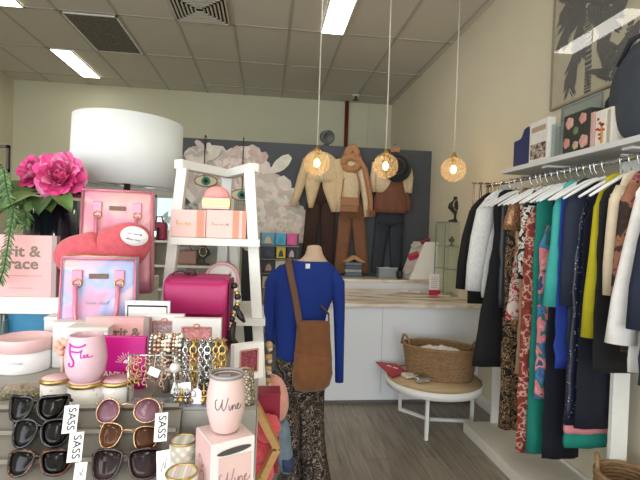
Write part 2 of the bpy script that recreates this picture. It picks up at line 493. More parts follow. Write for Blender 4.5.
for a in [(196, 160, 15, [1, 0, 6, 4]), (215, 178, 34, [0, 1, 2, 5, 4]), (225, 215, 36, [4, 1, 6, 0]), (190, 215, 12, [7, 6]),
          (250, 182, 30, [3, 1, 2, 0]), (246, 168, 24, [2, 3, 1]), (270, 205, 32, [0, 2, 5, 1]), (256, 222, 34, [2, 5, 0, 1]),
          (293, 220, 16, [1, 3, 6]), (300, 232, 12, [3, 1, 4]), (283, 226, 20, [2, 0, 1])]:
    flower(*a)
for px, py, ang, l_, mi in [(272, 172, .75, 24, 5), (210, 160, .9, 16, 0), (212, 155, 1.9, 12, 5), (186, 168, 2.0, 14, 7), (205, 150, 2.4, 12, 1)]:
    cx, cz = pp(px, py); petal(cx, cz, ang, l_ * YP / F, l_ * .5 * YP / F, mi, jag=.05)
mur.build('flower_mural', [M('mural_%d' % i, c, .7, var=.10, scale=14) for i, c in enumerate(MC)], part, fixn=False)

# evil-eye hangings on the partition
def eye(px, py, hookpx, label, tassel):
    c = P(px, py, YP - .03); hk = P(hookpx, 140, YP - .03); top = pz0 + .012
    t = thing('eye_wall_hanging', label, 'wall hanging', (c.x, YP - .03, c.z), group='eye wall hangings')
    w_ = 10.5 * YP / F
    ol = [(math.cos(a) * w_, math.sin(a) * w_ * .48 * abs(math.sin(a)) ** .3) for a in [2 * PI * i / 36 for i in range(36)]]
    MB().prism(ol, -.004, .004).build('eye_white', M('eye_cream', (214, 204, 176), .7), t)
    MB().torus((0, 0, 0), w_, .008, 36, 6, axis='y', sy=.5).build('rim', M('eye_tan', (150, 122, 84), .6), t)
    m = MB(); m.lathe([(.0, -.012), (.048, -.012), (.051, 0), (0, 0)], 28, m=Matrix.Rotation(PI / 2, 4, 'X') @ Matrix.Rotation(PI, 4, 'X'), c=(0, 0, .006))
    m.build('iris', M('eye_teal', (70, 146, 130), .4), t, loc=(0, -.014, 0))
    MB().lathe([(0, -.02), (.022, -.02), (.024, 0), (0, 0)], 20, m=Matrix.Rotation(PI / 2, 4, 'X') @ Matrix.Rotation(PI, 4, 'X')).build('pupil', M('eye_black', (16, 26, 30), .4), t, loc=(0, -.022, 0))
    dz = top - c.z
    MB().tube([(hk.x - c.x, 0, dz + .02), (hk.x - c.x, -.001, .0)], .006, 6).build('cord', M('cord_dark', (70, 64, 58), .8), t)
    MB().tube([(hk.x - c.x, 0, dz), (hk.x - c.x, .012, dz + .025), (hk.x - c.x, .04, dz + .028), (hk.x - c.x, .12, dz + .02)], .006, 6).build('hook', blackm, t)
    if tassel:
        m = MB()
        for i in range(9): m.tube([(-.08 + .02 * i, 0, -.06 - .004 * (4 - abs(i - 4))), (-.08 + .02 * i, 0, -.34 + .02 * abs(i - 4))], .006, 5)
        m.build('tassels', M('eye_tassel', (176, 168, 150), .8), t)
eye(206, 181, 205, 'eye-shaped wall hanging seen through the top left of the white ladder shelf', False)
eye(242, 195, 243.5, 'eye-shaped wall hanging with tassels seen beside the right ladder post', True)

# spotlight on the partition top
p = P(326, 144, YP + .04)
t = thing('clamp_spotlight', 'small dark grey clamp spotlight standing on top of the partition board', 'spotlight', (p.x, YP + .04, pz0 + .0005))
MB().lathe([(.04, 0), (.04, .015), (.012, .02), (.012, .05)], 16).build('base', M('spot_grey', (74, 76, 76), .5), t)
m = MB(); m.lathe([(.0, -.09), (.05, -.085), (.075, -.03), (.085, .06), (.07, .065), (.04, .03), (0, .03)], 24, m=Matrix.Translation((0, 0, .11)) @ Matrix.Rotation(math.radians(105), 4, 'X') @ Matrix.Rotation(.3, 4, 'Y'))
m.build('lamp_head', M('spot_grey2', (88, 90, 90), .45), t)

# ================================================================ COUNTER
YC, CT = 3.93, .92
def marble():
    return PAT('marble_top', [(.30, (128, 118, 108)), (.40, (200, 178, 146)), (.47, (226, 216, 200)), (.56, (234, 228, 218)), (.64, (206, 180, 144))], 1.5, 'noise', .25, False, (.7, 2.2, 1), detail=6, distort=1.8)
t = thing('sales_counter', 'long white sales counter with a marble-look top', 'counter', (1.0, 4.4, 0))
cx0, cx1 = .36 - 1.0, XR - .003 - 1.0
cf, cb = YC - 4.4, 4.98 - 4.4
MB().box2((cx0, cf + .04, .04), (cx1, cb, CT - .03)).build('body', M('counter_white', (226, 230, 235), .5, var=.01), t)
MB().box2((cx0, cf, CT - .03), (cx1, cb, CT), bev=.004).build('worktop', marble(), t)
m = MB()
for px in (383,):
    q = P(px, 340, YC).x - 1.0
    m.box2((q - .002, cf + .036, .1), (q + .002, cf + .041, CT - .031))
m.build('panel_joint', M('joint_grey', (180, 184, 190), .6), t)
MB().box2((cx0, cf + .07, 0), (cx1, cb, .04)).build('plinth', M('plinth_grey', (110, 108, 106), .6), t)
YBN = 5.0
t = thing('back_bench', 'white raised bench with a marble-look top between the counter and the partition', 'bench', (1.0, 5.2, 0))
MB().box2((cx0, YBN - 5.2, 0), (cx1, YP - .002 - 5.2, 1.0)).build('body', M('counter_white', (0, 0, 0)), t)
MB().box2((cx0, YBN - .03 - 5.2, 1.0), (cx1, YP - .002 - 5.2, 1.03), bev=.003).build('worktop', marble(), t)
BZ = 1.03

# ---------------------------------------------------------------- pendants
def crackle():
    m = bpy.data.materials.new('amber_glass'); m.use_nodes = True; nt = m.node_tree; nt.nodes.clear()
    o = nt.nodes.new('ShaderNodeOutputMaterial'); mix = nt.nodes.new('ShaderNodeMixShader')
    tr = nt.nodes.new('ShaderNodeBsdfTransparent'); tr.inputs['Color'].default_value = (1, .95, .86, 1)
    pb = nt.nodes.new('ShaderNodeBsdfPrincipled'); pb.inputs['Base Color'].default_value = (.88, .74, .56, 1); pb.inputs['Roughness'].default_value = .12
    pb.inputs['Subsurface Weight'].default_value = 0
    tl = nt.nodes.new('ShaderNodeBsdfTranslucent'); tl.inputs['Color'].default_value = (1, .86, .68, 1)
    ad = nt.nodes.new('ShaderNodeMixShader'); ad.inputs['Fac'].default_value = .5
    tc = nt.nodes.new('ShaderNodeTexCoord'); v = nt.nodes.new('ShaderNodeTexVoronoi'); v.feature = 'DISTANCE_TO_EDGE'; v.inputs['Scale'].default_value = 34
    nt.links.new(tc.outputs['Object'], v.inputs['Vector'])
    mr = nt.nodes.new('ShaderNodeMapRange'); mr.inputs['From Max'].default_value = .16; mr.inputs['To Min'].default_value = .34; mr.inputs['To Max'].default_value = .12
    nt.links.new(v.outputs['Distance'], mr.inputs['Value'])
    nt.links.new(mr.outputs['Result'], mix.inputs['Fac']); nt.links.new(tr.outputs[0], mix.inputs[1])
    nt.links.new(pb.outputs[0], ad.inputs[1]); nt.links.new(tl.outputs[0], ad.inputs[2]); nt.links.new(ad.outputs[0], mix.inputs[2])
    nt.links.new(mix.outputs[0], o.inputs['Surface'])
    return m
amber = crackle(); bulbm = M('bulb_glow', (255, 206, 130), .4, var=0, emis=22); cordm = M('cord_white', (216, 210, 196), .6, var=0)
def pendant(px, py, label):
    c = P(px, py, 3.87)
    t = thing('pendant_lamp', label, 'pendant lamp', (c.x, 3.87, c.z), group='globe pendants over the counter')
    MB().sphere((0, 0, 0), .112, 32, 20).build('globe_shade', amber, t)
    MB().lathe([(.03, .10), (.03, .112), (.014, .135), (.014, .15)], 16).build('cap', goldm, t)
    MB().tube([(0, 0, .15), (0, 0, CEIL - c.z - .03)], .006, 8).build('cord', cordm, t)
    MB().lathe([(.018, .09), (.018, .035), (.006, .03)], 12).build('socket', goldm, t)
    MB().lathe([(.0, -.035), (.018, -.028), (.027, -.008), (.024, .012), (.012, .035)], 16).build('bulb', bulbm, t)
    MB().lathe([(.05, CEIL - c.z - .001), (.05, CEIL - c.z - .02), (.02, CEIL - c.z - .03)], 20).build('ceiling_rose', whitem, t)
    l = bpy.data.lights.new('bulb_light', 'POINT'); l.energy = 4; l.color = (1, .72, .42); l.shadow_soft_size = .03
    o = bpy.data.objects.new('bulb_light', l); COL.objects.link(o); o.location = c
pendant(317, 163, 'amber glass globe pendant hanging in front of the cream jacket, leftmost of three')
pendant(385.5, 166, 'amber glass globe pendant hanging in front of the round black hat')
pendant(453.5, 169.5, 'amber glass globe pendant hanging before the plain cream wall, rightmost of three')
# ================================================================ OUTFITS hung on the partition
YO = YP - .085
def ox(px, py, Y=YO): q = P(px, py, Y); return q.x, q.z
def s2(px): return px * YO / F
def pxloft(mb, keys, depth, mi=0, n=24, fold=.08, k=8, Y=YO, o=(0, 0, 0)):
    """keys: (py, left px, right px[, depth scale]) down a garment"""
    rings = []
    for i, kk in enumerate(keys):
        py, l_, r_ = kk[:3]; ds = kk[3] if len(kk) > 3 else 1
        x0, z0 = ox(l_, py, Y); x1, z1 = ox(r_, py, Y)
        rings.append(ell((x0 + x1) / 2 - o[0], -o[1] + Y, (z0 + z1) / 2 - o[2], (x1 - x0) / 2, depth * ds, n, fold * (.3 + i / len(keys)), k, i * .25))
    mb.loft(rings, mi)
def pxtube(mb, pts, rad, mi=0, Y=YO, dy=0, o=(0, 0, 0), flat=1, seg=10):
    mb.tube([Vector((ox(x, y, Y)[0] - o[0], Y + dy - o[1], ox(x, y, Y)[1] - o[2])) for x, y in pts], [s2(r) for r in (rad if isinstance(rad, (list, tuple)) else [rad] * len(pts))], seg, mi, True, None, False, flat)
creamk = PAT('cream_boucle', [(0, (182, 158, 122)), (.5, (212, 188, 150)), (1, (228, 208, 174))], 60, 'noise', .9, False, bump=.5)
creamj = M('cream_wool', (216, 196, 164), .9, var=.08, scale=30, bump=.3)
darkbr = M('dark_brown_cloth', (58, 38, 32), .85, var=.1, scale=12)
midbr = M('mid_brown_cloth', (122, 84, 60), .85, var=.1, scale=12)
tanm = M('tan_knit', (176, 128, 92), .9, var=.15, scale=26, bump=.4)
rust = M('brown_waist_knit', (116, 74, 58), .85, var=.12, scale=14)
denimb = M('black_denim', (44, 49, 58), .8, var=.12, scale=14)

# outfit 1 : open cream jacket, dark brown wide trousers
t = thing('jacket', 'open cream boucle jacket hung on the partition over dark brown trousers', 'jacket', (0, 0, 0))
m = MB()
pxloft(m, [(152, 313, 327, .5), (155, 308, 333, .8), (163, 304, 340), (178, 304, 341), (182, 304.5, 341, 1.02)], .055, k=6, fold=.04)
pxloft(m, [(178, 304, 322), (190, 305.5, 318.5), (200, 307, 315.5), (208, 308.5, 313)], .05, fold=.05)
pxloft(m, [(178, 321, 341), (190, 323, 340), (202, 327.5, 338), (212, 331, 337.5)], .05, fold=.05)
m.build('body', creamk, t)
for nm, pts, r in (('sleeve', [(308, 160), (302, 178), (297, 195), (293, 206)], [5.2, 5, 4.2, 3.6]), ('sleeve', [(336, 160), (340, 178), (341, 195), (339, 211)], [5.2, 5, 4.2, 3.4])):
    m = MB(); pxtube(m, pts, r, dy=-.01); m.build(nm, creamk, t)
m = MB(); pxtube(m, [(314, 156), (318, 168), (320, 180)], 1.4, dy=-.065); pxtube(m, [(327, 156), (323, 168), (321, 180)], 1.4, dy=-.065); m.build('lapel_trim', M('cream_trim', (236, 230, 214), .8), t)
t = thing('trousers', 'dark brown wide-leg trousers hung under the cream jacket, leftmost outfit on the partition', 'trousers', (0, 0, 0))
YT1 = YO + .02
m = MB(); pxloft(m, [(176, 313, 329), (190, 309, 333), (205, 306.5, 335)], .03, k=5, fold=.05, Y=YT1); m.build('waist', darkbr, t)
m = MB(); pxloft(m, [(203, 306.5, 321), (225, 304.5, 318.5), (250, 302.5, 316.5), (271, 301.5, 315)], .034, k=5, fold=.12, Y=YT1); m.build('leg', darkbr, t)
m = MB(); pxloft(m, [(203, 320, 335), (225, 320.5, 335.5), (250, 319.5, 334), (271, 318.5, 333)], .034, k=5, fold=.12, Y=YT1); m.build('leg', darkbr, t)

# outfit 2
t = thing('sweater', 'cream knitted sweater hung on the partition under a tan scarf', 'sweater', (0, 0, 0))
m = MB(); pxloft(m, [(160, 342, 354, .5), (163, 338.5, 359, .9), (175, 337, 361), (190, 338, 360.5), (197, 339.5, 359.5), (199, 340, 359, .9)], .055, k=9, fold=.05)
m.build('body', creamj, t)
m = MB(); pxtube(m, [(340, 166), (337.5, 182), (337.5, 199), (338.5, 212)], [4.2, 3.8, 3.4, 2.8], dy=.0); m.build('sleeve', creamj, t)
m = MB(); pxtube(m, [(360, 166), (364, 185), (366, 205), (366.5, 217)], [4.4, 3.8, 3.3, 2.6], dy=-.0); m.build('sleeve', creamj, t)
m = MB()
pxtube(m, [(343, 166), (347, 169.5), (353, 170), (359, 166), (358, 160), (350, 157), (344, 160), (343, 166)], 4.2, dy=-.03)
pxtube(m, [(346, 158), (350, 150), (353, 147), (356, 153), (357, 160)], [5, 5, 4, 4.5, 4], dy=-.01)
pxtube(m, [(358, 160), (364, 170), (367, 185), (369.5, 200), (369.5, 211)], [4, 4.4, 4.6, 4.2, 4], dy=-.055, flat=.6)
for i in range(6): pxtube(m, [(366 + i * 1.4, 210), (366 + i * 1.5, 217)], .5, dy=-.055, seg=5)
tag(m.build('scarf', tanm), 'tan wool scarf wound around the neck of the cream sweater', 'scarf')
t = thing('trousers', 'mid brown wide-leg trousers hung below the small tan bag, middle outfit on the partition', 'trousers', (0, 0, 0))
m = MB(); pxloft(m, [(199, 342, 361), (208, 340, 363), (218, 338.5, 365)], .034, k=5, fold=.05, Y=YT1); m.build('waist', midbr, t)
m = MB(); pxloft(m, [(216, 338.5, 353), (240, 336.5, 350), (262, 334.5, 347.5), (273, 334, 346.5)], .036, k=5, fold=.13, Y=YT1); m.build('leg', midbr, t)
m = MB(); pxloft(m, [(216, 351, 365), (240, 353.5, 366.5), (262, 355, 368), (273, 356, 368.5)], .036, k=5, fold=.13, Y=YT1); m.build('leg', midbr, t)
q = P(349.5, 205, YO - .06)
t = thing('belt_bag', 'small tan leather bag hung at the waist of the middle outfit', 'bag', (q.x, q.y, q.z))
bagm = M('tan_leather', (150, 102, 70), .5, var=.08, scale=20)
MB().box((0, 0, 0), (s2(18), .05, s2(15)), bev=.018, seg=3).build('body', bagm, t)
MB().box((0, -.028, s2(3)), (s2(18.4), .012, s2(8)), bev=.005).build('flap', M('tan_leather_flap', (160, 110, 76), .5, var=.08), t)
m = MB(); m.tube([(-s2(8.8), 0, s2(5)), (-s2(7), .0, s2(24)), (-s2(3), .05, s2(33))], .007, 6); m.tube([(s2(8.8), 0, s2(5)), (s2(9.4), 0, s2(22)), (s2(6), .0, s2(34))], .007, 6)
m.build('strap', bagm, t)

# outfit 3
t = thing('blazer', 'cropped cream blazer hung on the partition beside the black hat, rightmost outfit', 'blazer', (0, 0, 0))
m = MB(); pxloft(m, [(157, 380, 402, .6), (160, 375, 407, .9), (170, 374, 409), (182, 375, 409), (193, 376, 409)], .055, k=7, fold=.05)
m.build('body', creamj, t)
m = MB(); pxtube(m, [(376, 163), (373, 178), (373, 192)], [4, 3.6, 3.2]); m.build('sleeve', creamj, t)
m = MB(); pxtube(m, [(407, 163), (410, 178), (409, 193)], [4, 3.6, 3.2]); m.build('sleeve', creamj, t)
t = thing('waist_sweater', 'rust brown sweater hung beneath the cream blazer, above the black jeans', 'sweater', (0, 0, 0))
m = MB(); pxloft(m, [(170, 390, 403), (180, 389, 403), (190, 383, 405), (197, 376, 408), (208, 375, 408), (213, 376, 406)], .062, k=8, fold=.09, Y=YO - .012); m.build('body', rust, t)
m = MB(); pxtube(m, [(379, 193), (376, 202), (375.5, 213)], [3.5, 3.4, 3]); m.build('sleeve', rust, t)
m = MB(); pxtube(m, [(405, 193), (408, 202), (408, 211)], [3.5, 3.4, 3]); m.build('sleeve', rust, t)
t = thing('jeans', 'black denim jeans hung on the partition beneath the rust brown sweater', 'jeans', (0, 0, 0))
m = MB(); pxloft(m, [(210, 377, 403), (218, 375.5, 404), (226, 375, 404)], .034, k=5, fold=.05, Y=YT1); m.build('waist', denimb, t)
m = MB(); pxloft(m, [(224, 375, 390), (245, 373, 386), (262, 371.5, 383.5), (273, 371, 383)], .034, k=5, fold=.09, Y=YT1); m.build('leg', denimb, t)
m = MB(); pxloft(m, [(224, 389, 404), (245, 389.5, 402.5), (262, 390, 401.5), (273, 390, 401)], .034, k=5, fold=.09, Y=YT1); m.build('leg', denimb, t)
q = P(396.5, 167, YO - .085)
t = thing('felt_hat', 'round black felt hat hung on the cream blazer behind the middle pendant', 'hat', q, rot=(math.radians(84), 0, 0))
feltb = M('black_felt', (30, 30, 32), .9, var=.1, sheen=.3)
MB().lathe([(0, -.006), (.1, -.006), (.182, .002), (.184, .008), (.1, .004), (0, .004)], 36).build('brim', feltb, t)
MB().lathe([(.098, .002), (.094, .05), (.082, .075), (.05, .085), (0, .08)], 28).build('crown', feltb, t)
q = P(395, 150, YO - .0)
t = thing('hanger_block', 'small tan block of a hanger showing above the rightmost outfit', 'hanger', q)
MB().box((0, 0, 0), (s2(10), .03, s2(5)), bev=.008).build('block', tanm, t)
MB().tube([(0, 0, s2(2)), (0, 0, s2(5)), (.02, .04, s2(7)), (.0, .08, s2(6))], .004, 6).build('hook', chrome, t)
q = P(353, 146, YO)
t = thing('hanger_hook', 'thin hook above the tan scarf of the middle outfit', 'hanger', q)
MB().tube([(0, 0, -.05), (0, 0, .02), (.03, .03, .03), (.03, .08, .0)], .007, 6).build('hook', tanm, t)

# stack of folded things and slippers between the trouser legs
q = P(353, 273, 5.26)
t = thing('folded_jeans', 'short stack of folded blue and grey cloth on the bench before the brown trousers', 'folded clothes', (q.x, 5.26, BZ + .0005))
for i, (h, c) in enumerate([(.05, (92, 106, 124)), (.04, (160, 162, 160)), (.045, (84, 98, 118)), (.035, (120, 128, 138))]):
    z0 = sum([.05, .04, .045, .035][:i])
    MB().box((RND.uniform(-.004, .004), 0, z0 + h / 2), (.2, .1, h - .001), bev=.014, seg=3).build('folded_layer', M('fold_%d' % i, c, .85, var=.12, scale=20), t)
m = MB(); m.prism([(-.13, .172), (-.02, .25), (.02, .25), (.14, .172), (.08, .172), (0, .21), (-.07, .172)], -.05, .05)
tag(m.build('slipper_pair', M('slipper_tan', (176, 138, 100), .8), None, (q.x, 5.26, BZ + .001)), 'tan folded piece standing like a tent on the stack of folded cloth', 'slippers')

# ---------------------------------------------------------------- on the counter
q = P(386.5, 274, 5.27)
t = thing('acrylic_box', 'clear acrylic box standing on the bench in front of the black jeans', 'box', (q.x, 5.27, BZ + .0005))
ac = GLASS('acrylic', (225, 232, 236), .72)
m = MB(); w_, h_, d_ = .115, .12, .08
m.box2((-w_, -d_, 0), (w_, -d_ + .004, h_)); m.box2((-w_, d_ - .004, 0), (w_, d_, h_)); m.box2((-w_, -d_, 0), (-w_ + .004, d_, h_)); m.box2((w_ - .004, -d_, 0), (w_, d_, h_)); m.box2((-w_, -d_, 0), (w_, d_, .005))
m.build('walls', ac, t)
m = MB()
for sx in (-w_, w_): m.box2((sx - .003, -d_ - .001, h_ - .006), (sx + .003, d_ + .001, h_ + .002))
m.box2((-w_, -d_ - .001, h_ - .006), (w_, -d_ + .005, h_ + .002)); m.build('rim', M('acrylic_edge', (190, 196, 200), .2), t)

# wedge purse display
WY = 5.14
wd = thing('purse_display_stand', 'white wedge-shaped acrylic stand for purses on the counter by the glass cabinet', 'display stand', (P(426, 290, WY).x, WY, BZ + .0005))
def wl(px, py, Y): q = P(px, py, Y); return q.x - wd.location.x, q.z - BZ
b0, b1, b2, b3 = wl(409.5, 280, WY - .06), wl(425, 242, WY - .06), wl(443, 242, WY - .06), wl(443, 281, WY - .06)
m = MB(); m.prism([(b0[0], .0), (b1[0], b1[1]), (b2[0], b2[1]), (b3[0], 0)], -.06, -.045); m.build('side_panel', M('acrylic_white', (240, 238, 234), .3, var=0), wd)
c0, c1 = wl(401, 274, WY + .1), wl(414, 241, WY + .1)
m = MB(); m.prism([(c0[0], 0), (c1[0], b1[1]), (c1[0] + .25, b1[1]), (c1[0] + .25, 0)], .11, .125); m.build('side_panel', M('acrylic_white', (0, 0, 0)), wd)
sl = Vector((b1[0] - b0[0], 0, b1[1])).normalized()
m = MB(); m.add([(b0[0] + .0, -.045, .004), (b1[0], -.045, b1[1]), (c1[0], .11, b1[1]), (c0[0], .11, .004), (b0[0] + .015, -.045, .0), (b1[0] + .015, -.045, b1[1]), (c1[0] + .015, .11, b1[1]), (c0[0] + .015, .11, 0)],
    [[0, 1, 2, 3], [4, 7, 6, 5], [0, 4, 5, 1], [1, 5, 6, 2], [2, 6, 7, 3], [3, 7, 4, 0]]); m.build('sloping_front', M('acrylic_slope', (214, 206, 198), .4), wd)
purse = []
for px, py, nm, c, lab, sz in [(413.5, 256, 'coin_purse', (178, 34, 84), 'crimson pink purse in the middle of the white wedge stand', (.13, .05, .075)),
                               (425, 241, 'coin_purse', (128, 34, 70), 'dark plum purse at the top of the white wedge stand', (.12, .05, .05)),
                               (416, 245, 'coin_purse', (196, 190, 184), 'grey white purse near the top of the white wedge stand', (.12, .05, .06)),
                               (409, 270, 'coin_purse', (190, 178, 170), 'pale grey purse at the bottom of the white wedge stand', (.13, .05, .08))]:
    q = P(px, py, WY - .035)
    t = thing(nm, lab, 'purse', q, rot=(0, math.radians(-22), 0))
    mt = M('purse_%d_%d' % (int(px), c[1]), c, .5, var=.08)
    MB().box((0, 0, 0), (sz[0], sz[1], sz[2]), bev=.016, seg=3).build('body', mt, t)
    MB().box((0, -sz[1] / 2, sz[2] * .28), (sz[0] * .9, .004, .004)).build('zip', goldm, t)
# dark lump at left of the wedge
q = P(399.5, 274, 5.12)
tag(MB().box((0, 0, .05), (.07, .1, .1), bev=.03, seg=3).build('card_reader', M('reader_black', (26, 28, 32), .5), None, (q.x, 5.12, BZ + .0005)), 'small black card reader on the counter left of the wedge stand', 'card reader')
# sign on the counter
q = PZ(434, 295, CT)
t = thing('counter_sign', 'small upright white sign with a crimson base stripe at the front of the counter', 'sign', (q.x, q.y, CT + .0005))
hh = 21.5 * q.y / F
m = MB(); m.add([(-.058, -.004, 0), (.058, -.004, 0), (.058, .003, 0), (-.058, .003, 0), (-.04, .05, hh), (.072, .05, hh), (.072, .056, hh), (-.04, .056, hh)], [[0, 1, 5, 4], [1, 2, 6, 5], [2, 3, 7, 6], [3, 0, 4, 7], [4, 5, 6, 7], [0, 3, 2, 1]])
m.build('panel', M('sign_white', (236, 232, 230), .4), t)
MB().box((0, -.012, .027), (.122, .012, .054), bev=.002).build('base_stripe', M('sign_crimson', (186, 40, 78), .45), t)
m = MB()
for i in range(6): m.box((-.0 + .012 * i / 5, .0 + .042 * (i + 2) / 8 - .002, hh * (.36 + .09 * i)), (.07, .002, .006))
m.build('print_lines', M('print_grey', (186, 178, 176), .6), t)
for px, py, w_, d_, lab in [(415.5, 292.5, .10, .05, 'small white card lying on the counter left of the upright sign'), (404, 291, .07, .05, 'tiny white paper slip lying on the counter, left of the white card'), (444, 296, .12, .05, 'white paper strip lying on the counter right of the upright sign')]:
    q = PZ(px, py, CT)
    tag(MB().box((0, 0, .006), (w_, d_, .011), bev=.001).build('paper_card', M('paper_white', (238, 236, 230), .6), None, (q.x, q.y, CT + .0005)), lab, 'card')

# glass jewellery cabinet
GY = 4.5
ga, gb = P(443, 291, GY), P(472, 291, GY)
gw = gb.x - ga.x; gh = P(444, 222, GY).z - CT
cab = thing('jewellery_cabinet', 'glass jewellery cabinet with glass shelves standing on the counter end', 'cabinet', ((ga.x + gb.x) / 2, GY + .13, CT + .0005))
gl = GLASS('cabinet_glass', (250, 253, 251), .97, .05)
w_ = gw / 2
m = MB(); m.box2((-w_, -.13, 0), (w_, -.126, gh)); m.build('front_pane', gl, cab)
m = MB(); m.box2((-w_, .126, 0), (w_, .13, gh)); m.build('back_pane', gl, cab)
for sx in (-1, 1): MB().box2((sx * w_ - .002, -.126, 0), (sx * w_ + .002, .126, gh)).build('side_pane', gl, cab)
MB().box2((-w_, -.13, gh), (w_, .13, gh + .006)).build('top_pane', gl, cab)
shz = [gh * .36, gh * .67]
for z in shz: MB().box2((-w_ + .003, -.124, z), (w_ - .003, .124, z + .006)).build('shelf', gl, cab)
m = MB()
ed = .005
for sx in (-w_, w_):
    for sy in (-.13, .13): m.box2((sx - ed, sy - ed, 0), (sx + ed, sy + ed, gh))
for z in [0.006, gh] + shz:
    m.box2((-w_, -.134, z - .003), (w_, -.128, z + .004)); m.box2((-w_, .128, z - .003), (w_, .134, z + .004))
    for sx in (-w_, w_): m.box2((sx - .003, -.13, z - .003), (sx + .003, .13, z + .004))
m.build('edge_strips', M('glass_edge', (128, 142, 132), .3), cab)
MB().box2((-w_, -.13, 0), (w_, .13, .004)).build('base', whitem, cab)
def bust(loc, h, col, lab, tilt=0):
    t = thing('jewellery_bust', lab, 'jewellery stand', loc, tilt)
    MB().lathe([(h * .3, 0), (h * .3, h * .06), (h * .08, h * .12), (h * .08, h * .3), (h * .34, h * .55), (h * .3, h * .72), (h * .13, h * .86), (h * .12, h), (0, h)], 20, m=Matrix.Scale(.55, 4, (0, 1, 0))).build('stand', M('bust_%d' % col[0], col, .6), t)
    m = MB(); m.torus((0, -h * .12, h * .66), h * .17, h * .022, 18, 6, m=Matrix.Translation((0, -h * .02, 0)), axis='y', sy=1.3); m.build('necklace', goldm, t)
    return t
cz = CT + .0005
for i, (px, sh, h, lab) in enumerate([(452, 1, .10, 'small dark pendant stand on the glass cabinet, upper glass shelf left'), (463, 1, .13, 'gold jewellery stand on the upper glass shelf, right side')]):
    q = P(px, 250, GY + .1); bust((q.x, GY + .12, cz + shz[sh] + .007), h, (40, 40, 40) if i == 0 else (176, 150, 96), lab)
for i, px in enumerate((450, 458, 466)):
    q = P(px, 280, GY + .1)
    t = thing('ring_dish', ['small tan jewellery dish on the cabinet floor, left', 'small brass jewellery dish on the cabinet floor, middle', 'small dark jewellery dish on the cabinet floor, right'][i], 'dish', (q.x, GY + .1, cz + .0045), group='jewellery dishes in the cabinet')
    MB().lathe([(0, 0), (.03, 0), (.04, .012), (.036, .014), (.028, .005), (0, .005)], 20).build('dish', M('dish_%d' % i, [(176, 140, 110), (170, 140, 80), (90, 70, 60)][i], .5), t)
    m = MB()
    for k in range(7): m.sphere((RND.uniform(-.02, .02), RND.uniform(-.02, .02), .014 + .008 * (k % 2)), .009, 8, 6)
    m.build('trinkets', [goldm, M('trinket_rust', (160, 90, 60), .4), chrome][i], t)
q = P(459.5, 222, GY + .1)
t = bust((P(456, 222, GY + .1).x, GY + .11, CT + gh + .0075), .27, (38, 38, 42), 'black jewellery bust on top of the glass cabinet')
t = thing('hand_stand', 'tan wooden jewellery hand standing on the glass cabinet beside the black bust', 'jewellery stand', (P(466.5, 222, GY + .1).x, GY + .11, CT + gh + .0075))
MB().lathe([(.03, 0), (.03, .01), (.018, .03), (.022, .08), (.026, .11), (.018, .125), (0, .125)], 16, m=Matrix.Scale(.6, 4, (0, 1, 0))).build('palm', M('hand_tan', (196, 150, 112), .6), t)
for i in range(4): MB().tube([(-.02 + .013 * i, 0, .115), (-.022 + .0145 * i, 0, .15 + .012 * (1.5 - abs(i - 1.5)))], [.0065, .005], 8).build('finger', M('hand_tan', (0, 0, 0)), t)
MB().tube([(.02, 0, .07), (.036, -.006, .09), (.042, -.006, .11)], [.008, .007, .005], 8).build('thumb', M('hand_tan', (0, 0, 0)), t)
# necklaces on a rail on the right wall
RY = 3.62
q0 = P(472, 183, RY); rl = XR - .002 - q0.x
rk = thing('necklace_rail', 'short wall rail of hanging necklaces behind the white jacket', 'jewellery rail', (XR, RY, q0.z))
MB().tube([(-rl, 0, 0), (-.002, 0, 0)], .007, 8).build('bar', M('rail_brown', (110, 84, 66), .5), rk)
MB().lathe([(0, 0), (.03, 0), (.03, .008), (0, .008)], 16, m=Matrix.Translation((-.002, 0, 0)) @ Matrix.Rotation(-PI / 2, 4, 'Y')).build('wall_plate', M('rail_brown', (0, 0, 0)), rk)
nc = [(196, 160, 140), (226, 214, 200), (120, 76, 60), (232, 226, 216), (84, 70, 64), (206, 180, 150)]
for i in range(9):
    x = -rl + .015 + (rl - .05) * i / 8; L_ = RND.uniform(.16, .3)
    m = MB(); m.tube([(x, 0, .0105), (x - .008, -.0115, 0), (x - .012, -.004, -L_ * .6), (x, 0, -L_), (x + .012, .004, -L_ * .6), (x + .008, .0115, 0), (x, 0, .0105)], .004, 6)
    o = m.build('necklace', M('neck_%d' % (i % 6), nc[i % 6], .5), None, rk.location)
    tag(o, 'thin bead necklace hanging on the short wall rail behind the white jacket', 'necklace', 'necklaces on the wall rail')

# ================================================================ CARD RACK left of the partition garments
KY = 4.75
ka, kb = P(259, 262, KY), P(299, 262, KY)
rw = kb.x - ka.x
rk = thing('card_rack', 'tall tiered grey rack of gift books behind the mannequin', 'rack', ((ka.x + kb.x) / 2, KY, 0))
m = MB(); m.box2((-rw / 2, .11, 0), (rw / 2, .12, CT + .60)); m.build('back_panel', M('rack_grey', (104, 108, 112), .6), rk)
for z in (-.60, -.45, -.3, -.15, 0, .17, .32, .46): MB().box2((-rw / 2, -.02, CT + z), (rw / 2, .1095, CT + z + .008)).build('ledge', M('rack_grey2', (140, 142, 142), .5), rk)
MB().box2((-rw / 2, -.02, 0), (rw / 2, .12, .03)).build('base', M('rack_grey', (0, 0, 0)), rk)
